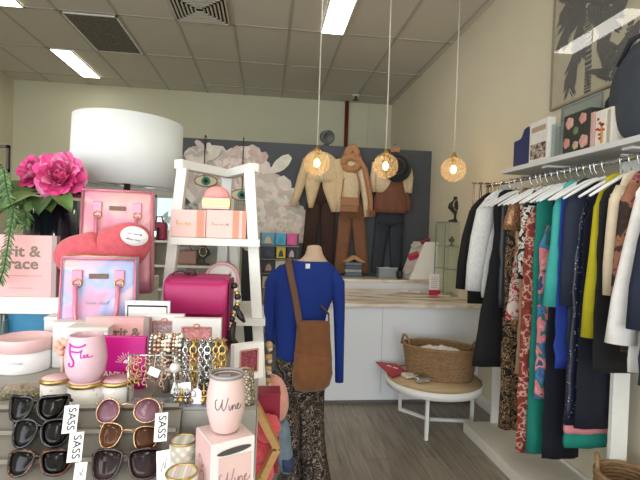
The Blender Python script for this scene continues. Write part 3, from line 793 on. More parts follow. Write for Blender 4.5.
# books : (px left, px right, py top, row z, colour, accent, label)
bk = [(262, 275, 226, .468, (92, 156, 184), (214, 176, 140), 'beach blue gift book with a tan figure, top row of the card rack'),
      (276, 286.5, 225, .468, (70, 164, 196), (60, 150, 186), 'plain sky blue gift book, top row of the card rack'),
      (287.5, 297.5, 225, .468, (206, 80, 150), (216, 96, 162), 'bright pink gift book, top row of the card rack'),
      (263, 275, 241, .328, (52, 58, 74), (70, 76, 92), 'dark navy gift book, left of the second row of the card rack'),
      (277, 286, 239, .328, (206, 190, 74), (70, 70, 60), 'yellow gift book with dark print, second row of the card rack'),
      (287.5, 297, 239, .328, (46, 38, 52), (196, 180, 190), 'black gift book with a pale figure, second row of the card rack'),
      (276, 285.5, 252, .178, (206, 200, 184), (150, 130, 110), 'cream gift book, third row of the card rack'),
      (287, 297, 251, .178, (222, 190, 60), (60, 50, 40), 'yellow and black gift book, third row of the card rack'),
      (263, 270, 264, .008, (206, 190, 160), (150, 110, 80), 'cream gift book beside the white ladder post, fourth row of the card rack'),
      (271, 278, 264, .008, (120, 130, 140), (220, 210, 190), 'grey blue gift book behind the mannequin shoulder, fourth row of the card rack'),
      (263, 270, 279, -.142, (176, 140, 96), (90, 70, 60), 'tan gift book beside the white ladder post, fifth row of the card rack'),
      (263, 270, 294, -.292, (222, 214, 196), (140, 120, 90), 'pale gift book beside the white ladder post, sixth row of the card rack'),
      (263, 270, 309, -.442, (196, 170, 120), (110, 90, 70), 'ochre gift book beside the white ladder post, seventh row of the card rack'),
      (263, 275, 253, .178, (58, 62, 74), (190, 150, 120), 'dark blue gift book with a tan spot, third row of the card rack')]
for i, (l_, r_, tpy, z, c, ac_, lab) in enumerate(bk):
    x0, x1 = P(l_, tpy, KY).x, P(r_, tpy, KY).x; h = max(.10, min(.125, P(l_, tpy, KY).z - CT - z))
    t = thing('gift_book', lab, 'book', ((x0 + x1) / 2, KY + .03, CT + z + .009), group='gift books in the card rack')
    w_ = x1 - x0
    MB().box((0, 0, h / 2), (w_, .018, h), bev=.001).build('cover', M('bk_%d' % i, c, .45), t)
    MB().prism([(-w_ * .3, h * .12), (w_ * .28, h * .12), (w_ * .2, h * .5), (w_ * .05, h * .74), (-w_ * .18, h * .55)], -.0105, -.009).build('cover_print', M('bka_%d' % i, ac_, .5), t)

# ================================================================ SHELVING behind the ladder
SY = 4.55
sa, sb = P(148, 300, SY), P(238, 300, SY)
un = thing('display_shelves', 'beige open display shelves seen through the white ladder shelf', 'shelves', ((sa.x + sb.x) / 2, SY, 0))
uw = (sb.x - sa.x) / 2; bei = M('shelf_beige', (206, 200, 188), .6)
MB().box2((-uw, .2, .05), (uw, .22, 1.5)).build('back_panel', bei, un)
for sx in (-1, 1): MB().box2((sx * uw - .015, -.2, 0), (sx * uw + .015, .2, 1.5)).build('side_panel', bei, un)
for z in (.6, .95, 1.17, 1.4): MB().box2((-uw + .016, -.2, z), (uw - .016, .199, z + .02)).build('shelf', bei, un)
def small(px, py, Y, z, nm, lab, cat, fn):
    q = P(px, py, Y); t = thing(nm, lab, cat, (q.x, Y, z)); fn(t); return t
Z2 = 1.1905
def bagfn(c, w, h):
    def f(t):
        mt = M('sb_%d_%d' % (c[0], c[1]), c, .6, var=.1)
        MB().box((0, 0, h / 2), (w, .1, h), bev=.02, seg=3).build('body', mt, t)
        MB().tube([(-w * .3, -.04, h * .95), (-w * .2, -.05, h * 1.3), (w * .2, -.05, h * 1.3), (w * .3, -.04, h * .95)], .007, 6).build('handle', mt, t)
    return f
small(185, 262, 4.5, Z2, 'handbag', 'dusty brown handbag on the beige shelves, behind the ladder', 'handbag', bagfn((150, 116, 104), .24, .14))
small(192, 283, 4.5, .9705, 'handbag', 'beige handbag on the lower beige shelf, behind the magenta bag', 'handbag', bagfn((196, 176, 150), .2, .12))
bust((P(203, 262, 4.45).x, 4.45, Z2), .20, (48, 58, 62), 'dark green-grey jewellery bust on the beige shelves behind the ladder')
bust((P(176, 262, 4.45).x, 4.40, .9705), .16, (90, 60, 54), 'brown jewellery bust on the lower beige shelf, left behind the ladder')
small(160, 240, 4.45, 1.4205, 'gift_bag', 'crimson gift bag on top of the beige shelves, right of the pink bags', 'gift bag', bagfn((140, 40, 70), .12, .17))
small(154.5, 240, 4.40, 1.4205, 'photo_album', 'dark album box on top of the beige shelves beside the crimson gift bag', 'box', lambda t: (MB().box((0, 0, .06), (.07, .1, .12), bev=.004).build('body', M('album_dark', (50, 44, 46), .5), t), MB().box((0, -.051, .06), (.05, .003, .05)).build('plate', chrome, t)))
# ================================================================ MANNEQUIN
YM = 2.75
mc = P(305, 400, YM); MX = mc.x
man = thing('mannequin', 'headless mannequin in a royal blue sweater and black paisley trousers', 'mannequin', (MX, YM, 0))
def mz(px, py, Y=YM): q = P(px, py, Y); return q.x, q.z
def mloft(mb, keys, mi=0, n=32, fold=.06, k=7, ph=0, Y=YM, o=None):
    o = o or Vector((MX, YM, 0)); rings = []
    for i, (py, l_, r_, d, *dy) in enumerate(keys):
        x0, z0 = mz(l_, py, Y); x1, z1 = mz(r_, py, Y)
        rings.append(ell((x0 + x1) / 2 - o.x, Y + (dy[0] if dy else 0) - o.y, (z0 + z1) / 2 - o.z, (x1 - x0) / 2, d, n, fold, k, ph + i * .3))
    mb.loft(rings, 0)
def mpx(r, Y=YM): return r * Y / F
def mtube(mb, pts, rad, seg=14, Y=YM, o=None, flat=1):
    o = o or Vector((MX, YM, 0))
    mb.tube([Vector((mz(x, y, Y)[0] - o.x, Y + dy - o.y, mz(x, y, Y)[1] - o.z)) for x, y, dy in pts], [mpx(r, Y) for r in rad], seg, flat=flat)
skin = M('mannequin_skin', (206, 178, 152), .6, var=.03)
m = MB(); mloft(m, [(263, 293, 330, .06), (259, 301, 326, .055), (255, 305, 323.5, .05), (250, 306.5, 322, .047), (247, 307, 321.5, .045), (245.6, 309, 320, .04), (245, 313, 317, .02)], fold=0)
m.build('neck', skin, man)
def rib():
    return PAT('blue_rib', [(0, (12, 40, 116)), (1, (22, 62, 160))], 55, 'wave', .85, False, (1, 1, .02), bump=.5)
blue = rib()
m = MB()
mloft(m, [(261, 296, 328, .058), (263, 287, 331, .075), (267, 278, 335, .09), (273, 273, 337, .10), (283, 272.5, 336, .11), (297, 273.5, 333, .115), (312, 274, 327, .112), (326, 275, 324, .108), (340, 275.5, 324.5, .115), (355, 276, 326, .125), (357, 276.5, 325.5, .12)], fold=.012, k=9)
m.build('sweater', blue, man)
m = MB(); mtube(m, [(280, 273, .0), (273.5, 283, .0), (270.5, 302, .01), (269.5, 322, .0), (270.5, 343, -.03)], [9.5, 8.5, 6.8, 5.6, 4.6]); m.build('sweater_sleeve', blue, man)
m = MB(); mtube(m, [(329, 274, .0), (337, 284, .0), (339, 305, .0), (339.3, 335, -.0), (339.3, 360, -.0), (339, 381.5, -.01)], [9.5, 8.2, 6, 5.2, 4.6, 4.3]); m.build('sweater_sleeve', blue, man)
m = MB(); q = mz(306.5, 265); m.box((q[0] - MX, -.088, q[1]), (.026, .003, .03), m=Matrix.Identity(4)); m.build('care_tag', M('tag_white', (238, 238, 236), .6), man)
pais = PAT('paisley_black', [(0, (22, 20, 22)), (.42, (24, 22, 24)), (.47, (150, 132, 112)), (.52, (30, 26, 28)), (.60, (96, 80, 72)), (.64, (26, 24, 26)), (.72, (120, 104, 90)), (.76, (24, 22, 24))], 16, 'noise', .85, True, detail=1.5, distort=2.2)
m = MB(); mloft(m, [(345, 277, 324, .105), (362, 275, 326, .12), (385, 275, 325, .115), (402, 275.5, 324, .105)], fold=.02); m.build('trouser_seat', pais, man)
m = MB(); mloft(m, [(396, 275, 303, .095), (415, 276, 301, .095), (440, 278, 301, .1), (465, 281, 302, .105), (482, 283, 304, .115)], fold=.06, k=6); m.build('trouser_leg', pais, man)
m = MB(); mloft(m, [(396, 297, 324.5, .095), (415, 298, 324, .095), (440, 299, 325, .1), (458, 299, 327, .11), (470, 300, 329, .115), (482, 301, 331, .12)], fold=.06, k=6); m.build('trouser_leg', pais, man)
m = MB(); m.lathe([(.16, 0), (.16, .008), (.02, .014), (.02, .08)], 28); m.build('stand_base', M('stand_steel', (120, 122, 124), .3, .9), man)
# shoulder bag
YS = YM - .175
bo = P(311, 355, YS)
suede = M('brown_suede', (124, 80, 50), .95, var=.12, scale=18, bump=.35, sheen=.2)
bag = thing('shoulder_bag', 'slouchy brown suede shoulder bag hanging across the blue sweater of the mannequin', 'bag', bo)
m = MB(); mloft(m, [(321, 297.5, 329.5, .02), (324, 297, 330, .032), (340, 295.5, 330.5, .05), (358, 294, 332, .062), (374, 292, 331.5, .06), (384, 292, 329, .048), (389.5, 295, 325, .03), (391, 299, 320, .015)], fold=.03, k=5, Y=YS, o=bo); m.build('body', suede, bag)
m = MB(); mloft(m, [(352.5, 294, 327, .05), (356, 294, 331.5, .062), (374, 292, 332.5, .066), (385, 292.5, 329.5, .054), (389, 295, 325, .034)], fold=.03, k=5, Y=YS - .006, o=bo); m.build('front_pocket', M('brown_suede_pocket', (130, 85, 53), .95, var=.12, scale=18, bump=.35, sheen=.2), bag)
m = MB()
st = [(300, 326, -.02), (298, 312, .055), (295.5, 297, .058), (292, 280, .065), (290, 268, .082), (289.5, 263, .12), (290.5, 260.5, .17), (292.5, 264, .24), (296, 290, .30), (300, 315, .3)]
pts = [Vector((mz(x, y, YS)[0] - bo.x, dy, mz(x, y, YS)[1] - bo.z)) for x, y, dy in st]
m.tube(pts, .021, 10, flatn=.18); m.build('strap', M('strap_brown', (112, 80, 62), .7, var=.08), bag)
m = MB(); m.tube([(mz(329, 326, YS)[0] - bo.x, -.0, mz(329, 326, YS)[1] - bo.z), (mz(330, 318, YS)[0] - bo.x, .06, mz(330, 316, YS)[1] - bo.z), (mz(322, 306, YS)[0] - bo.x, .075, mz(322, 308, YS)[1] - bo.z)], .014, 8, flat=.3); m.build('strap_end', M('strap_brown', (0, 0, 0)), bag)

# ================================================================ ROUND TABLE, (1.745, 1.93, .0805), math.radians(135), .135, .135, .355, .15, 20
TZ = .392
tc_ = PZ(433.5, 378, TZ); TR = .388
white2 = M('table_white', (228, 228, 224), .4, var=.01)
tb = thing('coffee_table', 'round white-rimmed coffee table with a pale wood top in front of the counter', 'table', (tc_.x, tc_.y, 0))
MB().lathe([(TR - .008, TZ - .018), (TR - .008, TZ), (0, TZ)][::-1] if False else [(0, TZ - .018), (TR - .01, TZ - .018), (TR - .01, TZ - .002), (0, TZ - .002)], 56).build('wood_top', PAT('oak_top', [(0, (176, 150, 112)), (1, (208, 184, 146))], 3, 'noise', .5, False, (1, 12, 1), detail=4), tb)
MB().lathe([(TR - .01, TZ - .05), (TR, TZ - .05), (TR, TZ + .006), (TR - .01, TZ + .006)], 56, cap=False).build('rim', white2, tb)
m = MB(); m.lathe([(TR - .01, TZ - .045), (TR - .01, TZ + .006)], 56, cap=False); 
ctr = PZ(428.5, 420.5, 0) - tb.location
for px, py in ((426, 440), (397, 409), (471.5, 422.5)):
    f_ = PZ(px, py, 0) - tb.location
    r_ = Vector((f_.x, f_.y, 0)); 
    if r_.length > TR - .022: r_ = r_.normalized() * (TR - .022)
    a = .012
    m = MB(); m.box2((r_.x - a, r_.y - a, 0), (r_.x + a, r_.y + a, TZ - .019)); m.build('leg', white2, tb)
    d = Vector((ctr.x, ctr.y, 0)) - r_; L_ = d.length; ang = math.atan2(d.y, d.x)
    m = MB(); m.box((L_ / 2, 0, .013), (L_, .024, .024), m=Matrix.Translation(r_) @ Matrix.Rotation(ang, 4, 'Z')); m.build('foot_bar', white2, tb)

wick = PAT('wicker', [(0, (92, 70, 46)), (.45, (138, 108, 76)), (1, (172, 142, 106))], 34, 'noise', .8, False, (1, 1, 2.4), detail=4, bump=.8)
def wicker(name, lab, loc, rz, rx, ry, h, flare, rows, hr, hh, rim_r=.012, tw=0):
    t = thing(name, lab, 'basket', loc, rz)
    m = MB()
    for i in range(rows):
        u = i / (rows - 1); k = 1 - flare + flare * u; z = .009 + (h - .018) * u
        pts = []
        for j in range(72):
            a = 2 * PI * j / 72; w_ = .0022 * math.sin(18 * a + i * PI)
            pts.append((math.cos(a) * (rx * k + w_), math.sin(a) * (ry * k + w_), z))
        m.tube(pts, h / rows * .62, 6, close=True, cap=False)
    m.build('woven_side', wick, t)
    MB().lathe([(0, .002), (rx * (1 - flare), .002), (rx * (1 - flare), .012), (0, .012)], 40, m=Matrix.Scale(ry / rx, 4, (0, 1, 0))).build('bottom', wick, t)
    MB().tube([(math.cos(2 * PI * j / 60) * rx, math.sin(2 * PI * j / 60) * ry, h) for j in range(60)], rim_r, 8, close=True, cap=False).build('rim', wick, t)
    for s in (-1, 1):
        pts = [(s * (rx - abs(-hr + 2 * hr * j / 12) * .3) - (-hr + 2 * hr * j / 12) * math.sin(tw), (-hr + 2 * hr * j / 12) * math.cos(tw), h - .02 + hh * math.sin(PI * j / 12) ** .8) for j in range(13)]
        MB().tube(pts, rim_r * .8, 8).build('handle', wick, t)
    return t
bc = PZ(438, 375, TZ)
wicker('wicker_basket', 'oval wicker basket of white cloth standing on the round coffee table', (bc.x, bc.y - .02, TZ + .0005), math.radians(-24), .295, .19, .25, .13, 16, .055, .085, tw=.85)
m = MB()
def cl(u, v):
    a = u * 2 * PI; r = v
    return Vector((math.cos(a) * .245 * r, math.sin(a) * .145 * r, .185 + .055 * (1 - r * r) + .03 * noise.noise(Vector((math.cos(a) * r * 4, math.sin(a) * r * 4, 3)))))
m.grid(cl, 40, 12)
m.lathe([(0, .03), (.2, .03), (.24, .165)], 40, m=Matrix.Scale(.6, 4, (0, 1, 0)), cap=False)
tag(m.build('white_cloth', M('white_cloth', (232, 228, 226), .9, var=.04, bump=.2), None, (bc.x, bc.y - .02, TZ + .001), (0, 0, math.radians(-24))), 'white folded cloth lying inside the oval wicker basket', 'cloth')
# leaflets
zl = TZ + .014
cs = [PZ(375.6, 361.5, zl + .004), PZ(396, 363.5, zl), PZ(407, 371.5, zl), PZ(392, 377, zl)]
t = thing('leaflet', 'red leaflet with white lettering poking over the left edge of the coffee table', 'leaflet', (cs[1] + cs[3]) / 2)
lc_ = t.location.copy(); vs = [c_ - lc_ for c_ in cs]
m = MB(); m.add([v - Vector((0, 0, .007)) for v in vs] + vs, [[3, 2, 1, 0], [4, 5, 6, 7], [0, 1, 5, 4], [1, 2, 6, 5], [2, 3, 7, 6], [3, 0, 4, 7]]); m.build('pages', M('leaflet_red', (178, 32, 50), .5), t)
d_ = (vs[2] - vs[0]); scribble(t, .12, .045, M('print_white', (240, 238, 236), .5, var=0), (vs[0] + d_ * .55 + Vector((0, 0, .0012))), (-PI / 2, 0, math.atan2(d_.y, d_.x)), seed=2, r=.003)
a = PZ(409, 376, TZ + .01)
t = thing('magazine', 'small folded white magazine on the coffee table beside the red leaflet', 'magazine', (a.x + .01, a.y - .005, TZ + .0068), math.radians(18))
MB().box((0, 0, .012), (.125, .09, .022), bev=.003).build('pages', M('mag_white', (216, 206, 186), .6, var=.08), t)
MB().box((0, 0, .0245), (.12, .086, .002)).build('cover', PAT('mag_cover', [(0, (236, 232, 224)), (.5, (190, 176, 150)), (.62, (150, 140, 128))], 22, 'noise', .4), t)
a = PZ(422, 381.5, TZ + .01)
t = thing('tissue_pack', 'silver shiny packet on the front edge of the coffee table', 'packet', (a.x, a.y, TZ + .0068), math.radians(8))
MB().box((0, 0, .022), (.11, .06, .043), bev=.01, seg=3).build('pack', M('silver_foil', (200, 200, 196), .25, .8, var=.15), t)
MB().box((0, -.0, .0445), (.07, .03, .003)).build('flap', M('foil_flap', (120, 118, 116), .3, .6), t)

# ================================================================ CLOTHES WALL
RX, RZ, SZ = 1.71, 1.95, 2.035
rack = thing('wall_rack', 'white wall-mounted clothes rack of uprights and chrome rail on the right wall', 'clothes rack', (XR, 2.2, 0))
for y, pa, pb in ((3.355, 495.5, 503), (2.078, 615.5, 632), (.95, None, None)):
    xa, xb = (P(pa, 300, y).x - XR, P(pb, 300, y).x - XR) if pa else (-.4, -.33)
    MB().box2((xa, y - 2.2 - .011, .0815), (xb, y - 2.2 + .011, SZ - .045)).build('upright', whitem, rack)
    MB().box2((xb + .001, y - 2.2 - .012, RZ - .014), (-.001, y - 2.2 + .012, RZ + .014)).build('rail_arm', whitem, rack)
MB().tube([(RX - XR, 3.37 - 2.2, RZ), (RX - XR, .9 - 2.2, RZ)], .013, 12).build('rail', chrome, rack)
plat = MB().box2((1.595, .6, 0), (XR - .003, 3.385, .08), bev=.004)
tag(plat.build('platform', M('platform_white', (216, 212, 202), .5, var=.03)), 'low white platform on the floor under the hanging clothes', 'platform')
sh = thing('wall_shelf', 'long grey-white shelf above the hanging clothes on the right wall', 'shelf', (XR, 2.0, SZ))
MB().box2((-.35, -1.1, -.03), (-.001, 1.06, 0), bev=.002).build('board', M('shelf_white', (214, 214, 212), .5, var=.01), sh)
for y in (.62, -.02, -.75):
    MB().box2((-.30, y - .03, -.042), (-.002, y + .03, -.0302)).build('bracket', whitem, sh)

hangw = M('hanger_white', (238, 238, 236), .3, var=0)
def hanger(y, x=RX, w_=.215, mat=None, lab=None, drop=0):
    t = thing('clothes_hanger', lab, 'hanger', (x, y, RZ), RND.uniform(-.16, .05), 'clothes hangers on the rail')
    hk = [(.016 * math.cos(a), 0, .0 + .0185 * math.sin(a)) for a in [math.radians(-40 + 26 * i) for i in range(9)]]
    hk = [(.0185 * math.cos(a), 0, .0185 * math.sin(a)) for a in [math.radians(-30 + 25 * i) for i in range(9)]] + [(-.012, 0, -.03), (0, 0, -.045), (0, 0, -.066 - drop)]
    MB().tube(hk, .0028, 6).build('hook', chrome, t)
    z = -.075 - drop
    pts = [(-w_, 0, z - .115), (-w_ * .6, 0, z - .062), (-w_ * .25, 0, z - .018), (0, 0, z), (w_ * .25, 0, z - .018), (w_ * .6, 0, z - .062), (w_, 0, z - .115)]
    MB().tube(pts, [.006, .009, .0095, .010, .0095, .009, .006], 10).build('shoulder_bar', mat or hangw, t)
    return t
GARM = {}
def garment(nm, cat, lab, Y, lpx, bpy_, mat, sleeve=None, top=1.83, th=.03, sh=.17, flare=0, strap=False, sl_len=.55, sl_out=.05, sl_r=(.062, .045), fold=.15, k=6, smat=None, hem=None, hemlab=None, waist=None, sl_y=0, rpx=None):
    """cloth on a hanger: lpx = left edge (photo px) at mid height, bpy_ = hem row"""
    t = thing(nm, lab, cat, (RX, Y, 0))
    hw = RX - P(lpx, 290, Y).x; th = th * .85
    zb = P(lpx, bpy_, Y).z
    if sleeve: sl_e = hw - sl_r[1] * .9; bw = sl_e - sl_out * .7 - flare * .5; top = top + .03 if top == 1.83 else top
    else: bw = hw - flare
    bw = max(.1, min(.27, bw))
    m = MB(); lv = []
    ph = RND.random() * 6
    if strap:
        lv = [(0, 0, top - .09, bw * .72, th * .55, .05, k, ph), (0, 0, top - .14, bw * .86, th * .8, .1, k, ph)]
        t0 = top - .2
    else:
        lv = [(0, 0, top + .02, .05, th * .5, 0, k, ph), (0, 0, top - .002, .085, th * .7, .02, k, ph), (0, 0, top - .045, min(.135, bw), th * .9, .04, k, ph), (0, 0, top - .10, min(sh + .02, bw), th, .06, k, ph)]
        t0 = top - .24
    n = 12
    for i in range(n + 1):
        u = i / n; z = t0 + (zb - t0) * u
        w_ = bw + flare * u + RND.uniform(-.006, .006)
        if waist: w_ -= waist * math.exp(-((z - 1.35) / .12) ** 2)
        w_ = min(w_, XR - RX - .07)  if w_ > .21 else w_
        lv.append((RND.uniform(-.004, .004) - (max(0, bw + flare * u - w_) * .5), RND.uniform(-.004, .004), z, w_ + max(0, bw + flare * u - w_) * .5, th * (1 + .15 * u), fold * (.3 + .7 * u), k, ph + u * .6))
    elloft(m, lv, n=40)
    m.build('body', mat, t)
    if strap:
        for s in (-1, 1):
            MB().tube([(s * bw * .5, 0, top - .095), (s * bw * .46, -.004, top - .03), (s * bw * .42, 0, top - .004)], .007, 6, flat=.5).build('shoulder_strap', mat, t)
    if sleeve:
        for s in (-1, 1):
            pr_ = 1 if s < 0 else .55
            x0 = .075
            e = sl_e if s < 0 else min(sl_e, XR - RX - .075)
            zz = top - .06
            pts = [(s * x0, 0, zz), (s * (x0 + (e - x0) * .38), sl_y * .3 - .004, zz - sl_len * .13), (s * (x0 + (e - x0) * .72), sl_y * .6 - .006, zz - sl_len * .42), (s * (x0 + (e - x0) * .90), sl_y, zz - sl_len * .72), (s * e, sl_y, zz - sl_len)]
            rr = [sl_r[0] * .7, sl_r[0], sl_r[0] * .95, (sl_r[0] + sl_r[1]) / 2, sl_r[1]]
            mm = MB(); mm.tube(pts, rr, 14, flatn=.55, flat=1.0); mm.build('sleeve', smat or mat, t)
    for hi, (hz, hm) in enumerate(hem or []):
        o0 = sum(h_[0] for h_ in hem[:hi]); m = MB()
        elloft(m, [(0, 0, zb - o0 + .002, bw + flare - .006, th * 1.1, fold, k, ph + .6), (0, 0, zb - o0 - hz * .6, bw + flare, th * 1.17, fold, k, ph + .7), (0, 0, zb - o0 - hz, bw + flare - .004, th * 1.2, fold, k, ph + .8)], n=40)
        m.build('hem_band', hm, t)
    GARM[nm] = t
    return t
C = lambda n, rgb, **k: M(n, rgb, k.pop('rough', .85), var=k.pop('var', .08), scale=k.pop('scale', 16), **k)
blk = C('cloth_black', (22, 22, 25)); nvy = C('cloth_navy', (26, 32, 52)); nvd = C('cloth_dark_navy', (18, 20, 36))
whtx = PAT('white_boucle', [(0, (206, 206, 204)), (.5, (232, 232, 230)), (1, (246, 246, 244))], 50, 'noise', .9, False, bump=.6)
sequin = PAT('sequin_tan', [(0, (236, 206, 160)), (.16, (186, 146, 104)), (.4, (140, 100, 70))], 90, 'voronoi', .35, metal=.4)  # bright dots paint the sequin sparkle into the base colour
redp = PAT('red_print', [(0, (206, 190, 178)), (.40, (214, 200, 190)), (.44, (110, 28, 38)), (.47, (196, 176, 164)), (.53, (164, 28, 46)), (.64, (206, 180, 168)), (.68, (170, 30, 48))], 15, 'noise', .8, distort=1.2)
leafp = PAT('leaf_print', [(0, (24, 24, 26)), (.46, (26, 26, 28)), (.50, (214, 208, 196)), (.60, (30, 30, 32)), (.64, (206, 200, 186))], 13, 'noise', .8, distort=1.6)
paistan = PAT('paisley_tan', [(0, (20, 18, 18)), (.43, (24, 20, 20)), (.46, (182, 150, 108)), (.50, (28, 24, 22)), (.56, (150, 116, 78)), (.59, (24, 20, 20)), (.66, (178, 146, 104)), (.70, (22, 20, 20))], 11, 'noise', .8, detail=1, distort=3)
velv = M('velvet_tan', (172, 142, 108), .7, var=.2, scale=7, sheen=.5)
rustp = PAT('rust_print', [(0, (120, 46, 40)), (.45, (150, 60, 50)), (.52, (196, 160, 140)), (.58, (132, 44, 44))], 20, 'noise', .8)
teal = C('cloth_teal', (20, 122, 108)); aqua = C('cloth_aqua', (66, 176, 168)); cobalt = C('cloth_cobalt', (36, 62, 150))
florp = PAT('floral_blue', [(0, (60, 96, 140)), (.40, (70, 120, 170)), (.47, (40, 110, 100)), (.52, (206, 120, 130)), (.60, (226, 150, 150)), (.66, (50, 80, 130))], 9, 'noise', .8, distort=.8)
slatec = C('cloth_slate', (40, 48, 66)); seqn = PAT('sequin_navy', [(0, (190, 198, 216)), (.17, (26, 30, 52)), (1, (18, 22, 40))], 58, 'voronoi', .4)  # sparkle of the navy sequins painted in as pale dots
chart = C('cloth_chartreuse', (182, 172, 32)); creamc = C('cloth_cream', (220, 204, 176)); wht = C('cloth_white', (232, 230, 226))
brfl = PAT('brown_floral', [(0, (52, 36, 32)), (.42, (70, 48, 40)), (.50, (160, 110, 84)), (.56, (140, 52, 80)), (.64, (60, 42, 38)), (.7, (190, 150, 120))], 10, 'noise', .8, distort=.6)
pinkt = C('cloth_pink', (206, 130, 136)); grs = C('cloth_grey_satin', (58, 60, 66), rough=.4)

H = []
garment('jacket', 'jacket', 'black long-sleeved jacket at the far end of the clothes rail, half behind the white jacket', 3.26, 456, 303, blk, 'long', sl_len=.66, sl_out=.07, top=1.87)
garment('jacket', 'jacket', 'white textured boucle jacket near the far end of the clothes rail', 3.14, 466, 297, whtx, 'long', th=.036, sl_len=.66, sl_out=.085, sl_r=(.075, .06), fold=.1, top=1.875)
garment('dress', 'dress', 'black flared dress hanging just in front of the white textured jacket', 3.02, 495, 366, blk, 'long', sl_len=.5, sl_out=.04, flare=.14, top=1.87)
garment('blouse', 'blouse', 'dark grey satin blouse peeking out beside the black flared dress', 2.955, 502, 308, grs, None, th=.022)
garment('trousers', 'trousers', 'long black and tan paisley wide trousers hanging below the red print dress', 2.87, 506, 428, paistan, None, top=1.62, th=.045, fold=.2, sh=.16)
garment('top', 'top', 'tan sequinned short-sleeved top near the far half of the rail', 2.765, 501, 330, sequin, 'short', sl_len=.2, sl_out=.06, sl_r=(.06, .07), th=.026)
garment('dress', 'dress', 'red and cream patterned dress between the sequin top and the leaf-print blouse', 2.70, 506, 320, redp, None, flare=.075, th=.028, sh=.11)
garment('skirt', 'skirt', 'tan velvet skirt hanging below the leaf-print blouse', 2.655, 520, 374, velv, None, top=1.5, th=.03, sh=.14, fold=.3)
garment('blouse', 'blouse', 'black and white leaf-print blouse in the middle of the rail', 2.60, 517, 328, leafp, 'long', sl_len=.5, sl_out=.035, th=.026)
garment('dress', 'dress', 'long rust-red print dress showing below the tan velvet skirt', 2.545, 523, 452, rustp, None, th=.03, strap=True)
garment('dress', 'dress', 'long teal green dress left of the aqua cardigan', 2.485, 533, 452, teal, None, th=.034)
garment('top', 'top', 'blue and pink floral top over the long teal dress', 2.425, 538, 398, florp, None, th=.03, strap=True, top=1.72)
garment('cardigan', 'cardigan', 'light aqua cardigan with hanging sleeve in the middle of the rail', 2.32, 545, 328, aqua, 'long', sl_len=.62, sl_out=.09, sl_r=(.06, .075), th=.034, smat=aqua)
garment('dress', 'dress', 'long dark navy dress directly behind the aqua cardigan', 2.375, 549, 458, nvd, None, th=.022)
garment('top', 'top', 'cobalt blue satin top showing below the aqua cardigan sleeve', 2.268, 557, 368, cobalt, None, th=.02)
garment('blouse', 'blouse', 'slate navy plain blouse right of the aqua cardigan', 2.215, 562, 345, slatec, 'long', sl_len=.6, sl_out=.03, th=.026)
garment('dress', 'dress', 'navy sequinned evening dress with a pink and teal hem', 2.185, 571, 424, seqn, None, th=.026, flare=.03, strap=True, hem=[(.045, pinkt), (.075, teal)])
garment('dress', 'dress', 'plain black evening dress beside the navy sequinned dress', 2.13, 590, 428, nvd, None, th=.018, strap=True, flare=.0)
garment('blouse', 'blouse', 'chartreuse yellow blouse in the near half of the rail', 2.012, 584, 350, chart, 'long', sl_len=.72, sl_out=.07, th=.026, sl_r=(.05, .055))
garment('blouse', 'blouse', 'plain black blouse between the chartreuse and the cream blouse', 1.958, 596, 372, blk, None, th=.022)
garment('blouse', 'blouse', 'cream blouse right of the chartreuse blouse', 1.905, 604, 312, creamc, 'long', sl_len=.5, sl_out=.03, th=.026)
garment('dress', 'dress', 'brown floral dress right of the cream blouse', 1.835, 613, 352, brfl, 'long', sl_len=.62, sl_out=.02, th=.026)
garment('shirt', 'shirt', 'white shirt with wide cuffs at the right edge of the photo', 1.725, 609, 372, wht, 'long', sl_len=.68, sl_out=.06, sl_r=(.055, .07), th=.028)
garment('cardigan', 'cardigan', 'navy cardigan at the near end of the rail, right edge of the photo', 1.63, 629, 385, nvy, 'long', sl_len=.6, sl_out=.03, th=.028)
ths = sorted([o for o in list(COL.objects) if o.type == 'EMPTY' and o.get('category') in ('jacket', 'dress', 'blouse', 'trousers', 'top', 'skirt', 'cardigan', 'shirt') and abs(o.location.x - RX) < .01], key=lambda o: -o.location.y)
for o in ths:
    y, sh_ = o.location.y, o['label']
    for cut in (' with hanging', ' hanging', ' near', ' at the', ' right of', ' left of', ' between', ' below', ' in the', ' over', ' beside', ' directly', ' showing', ' peeking', ' just', ' with hanging', ' with a pink'):
        sh_ = sh_.split(cut)[0]
    hanger(y, w_=.135 if y > 3.1 or y < 1.95 else .215, lab='white plastic hanger holding the ' + sh_)

# near wicker basket at the bottom right
wicker('wicker_basket', 'wicker basket with arched handles on the platform at the bottom right corner of the photo', (1.745, 1.93, .0805), math.radians(135), .135, .135, .355, .15, 20, .045, .085)

# ---------------------------------------------------------------- things on the shelf
def shelfbox(nm, lab, cat, l_, r_, tpy, x, dx, parts):
    yf, yn = PX(l_, tpy, x).y, PX(r_, tpy, x).y
    h = PX(l_, tpy, x).z - SZ
    t = thing(nm, lab, cat, (x + dx / 2, (yf + yn) / 2, SZ + .0005))
    parts(t, dx / 2, (yf - yn) / 2, h)
    return t
navb = M('navy_leather', (34, 48, 98), .5, var=.06)
def f_navy(t, w_, d, h):
    h = h
    MB().prism([(-d, 0), (d, 0), (d, h * .72), (d * .2, h * .74), (-.0, h * .78), (-d * .3, h * .96), (-d * .7, h), (-d, h * .9)][::-1], -w_, w_, m=Matrix.Rotation(PI / 2, 4, 'Z')).build('body', navb, t)
    m = MB(); m.tube([(-w_ * .5, -d * .4, h * .93), (-w_ * .5, -d * .6, h * 1.05), (-w_ * .5, -d * .9, h * .92)], .006, 6); m.build('handle', M('navy_dark', (20, 26, 50), .5), t)
shelfbox('clutch_bag', 'navy blue bag standing at the far end of the wall shelf', 'bag', 514.5, 530, 132, 1.70, .12, f_navy)
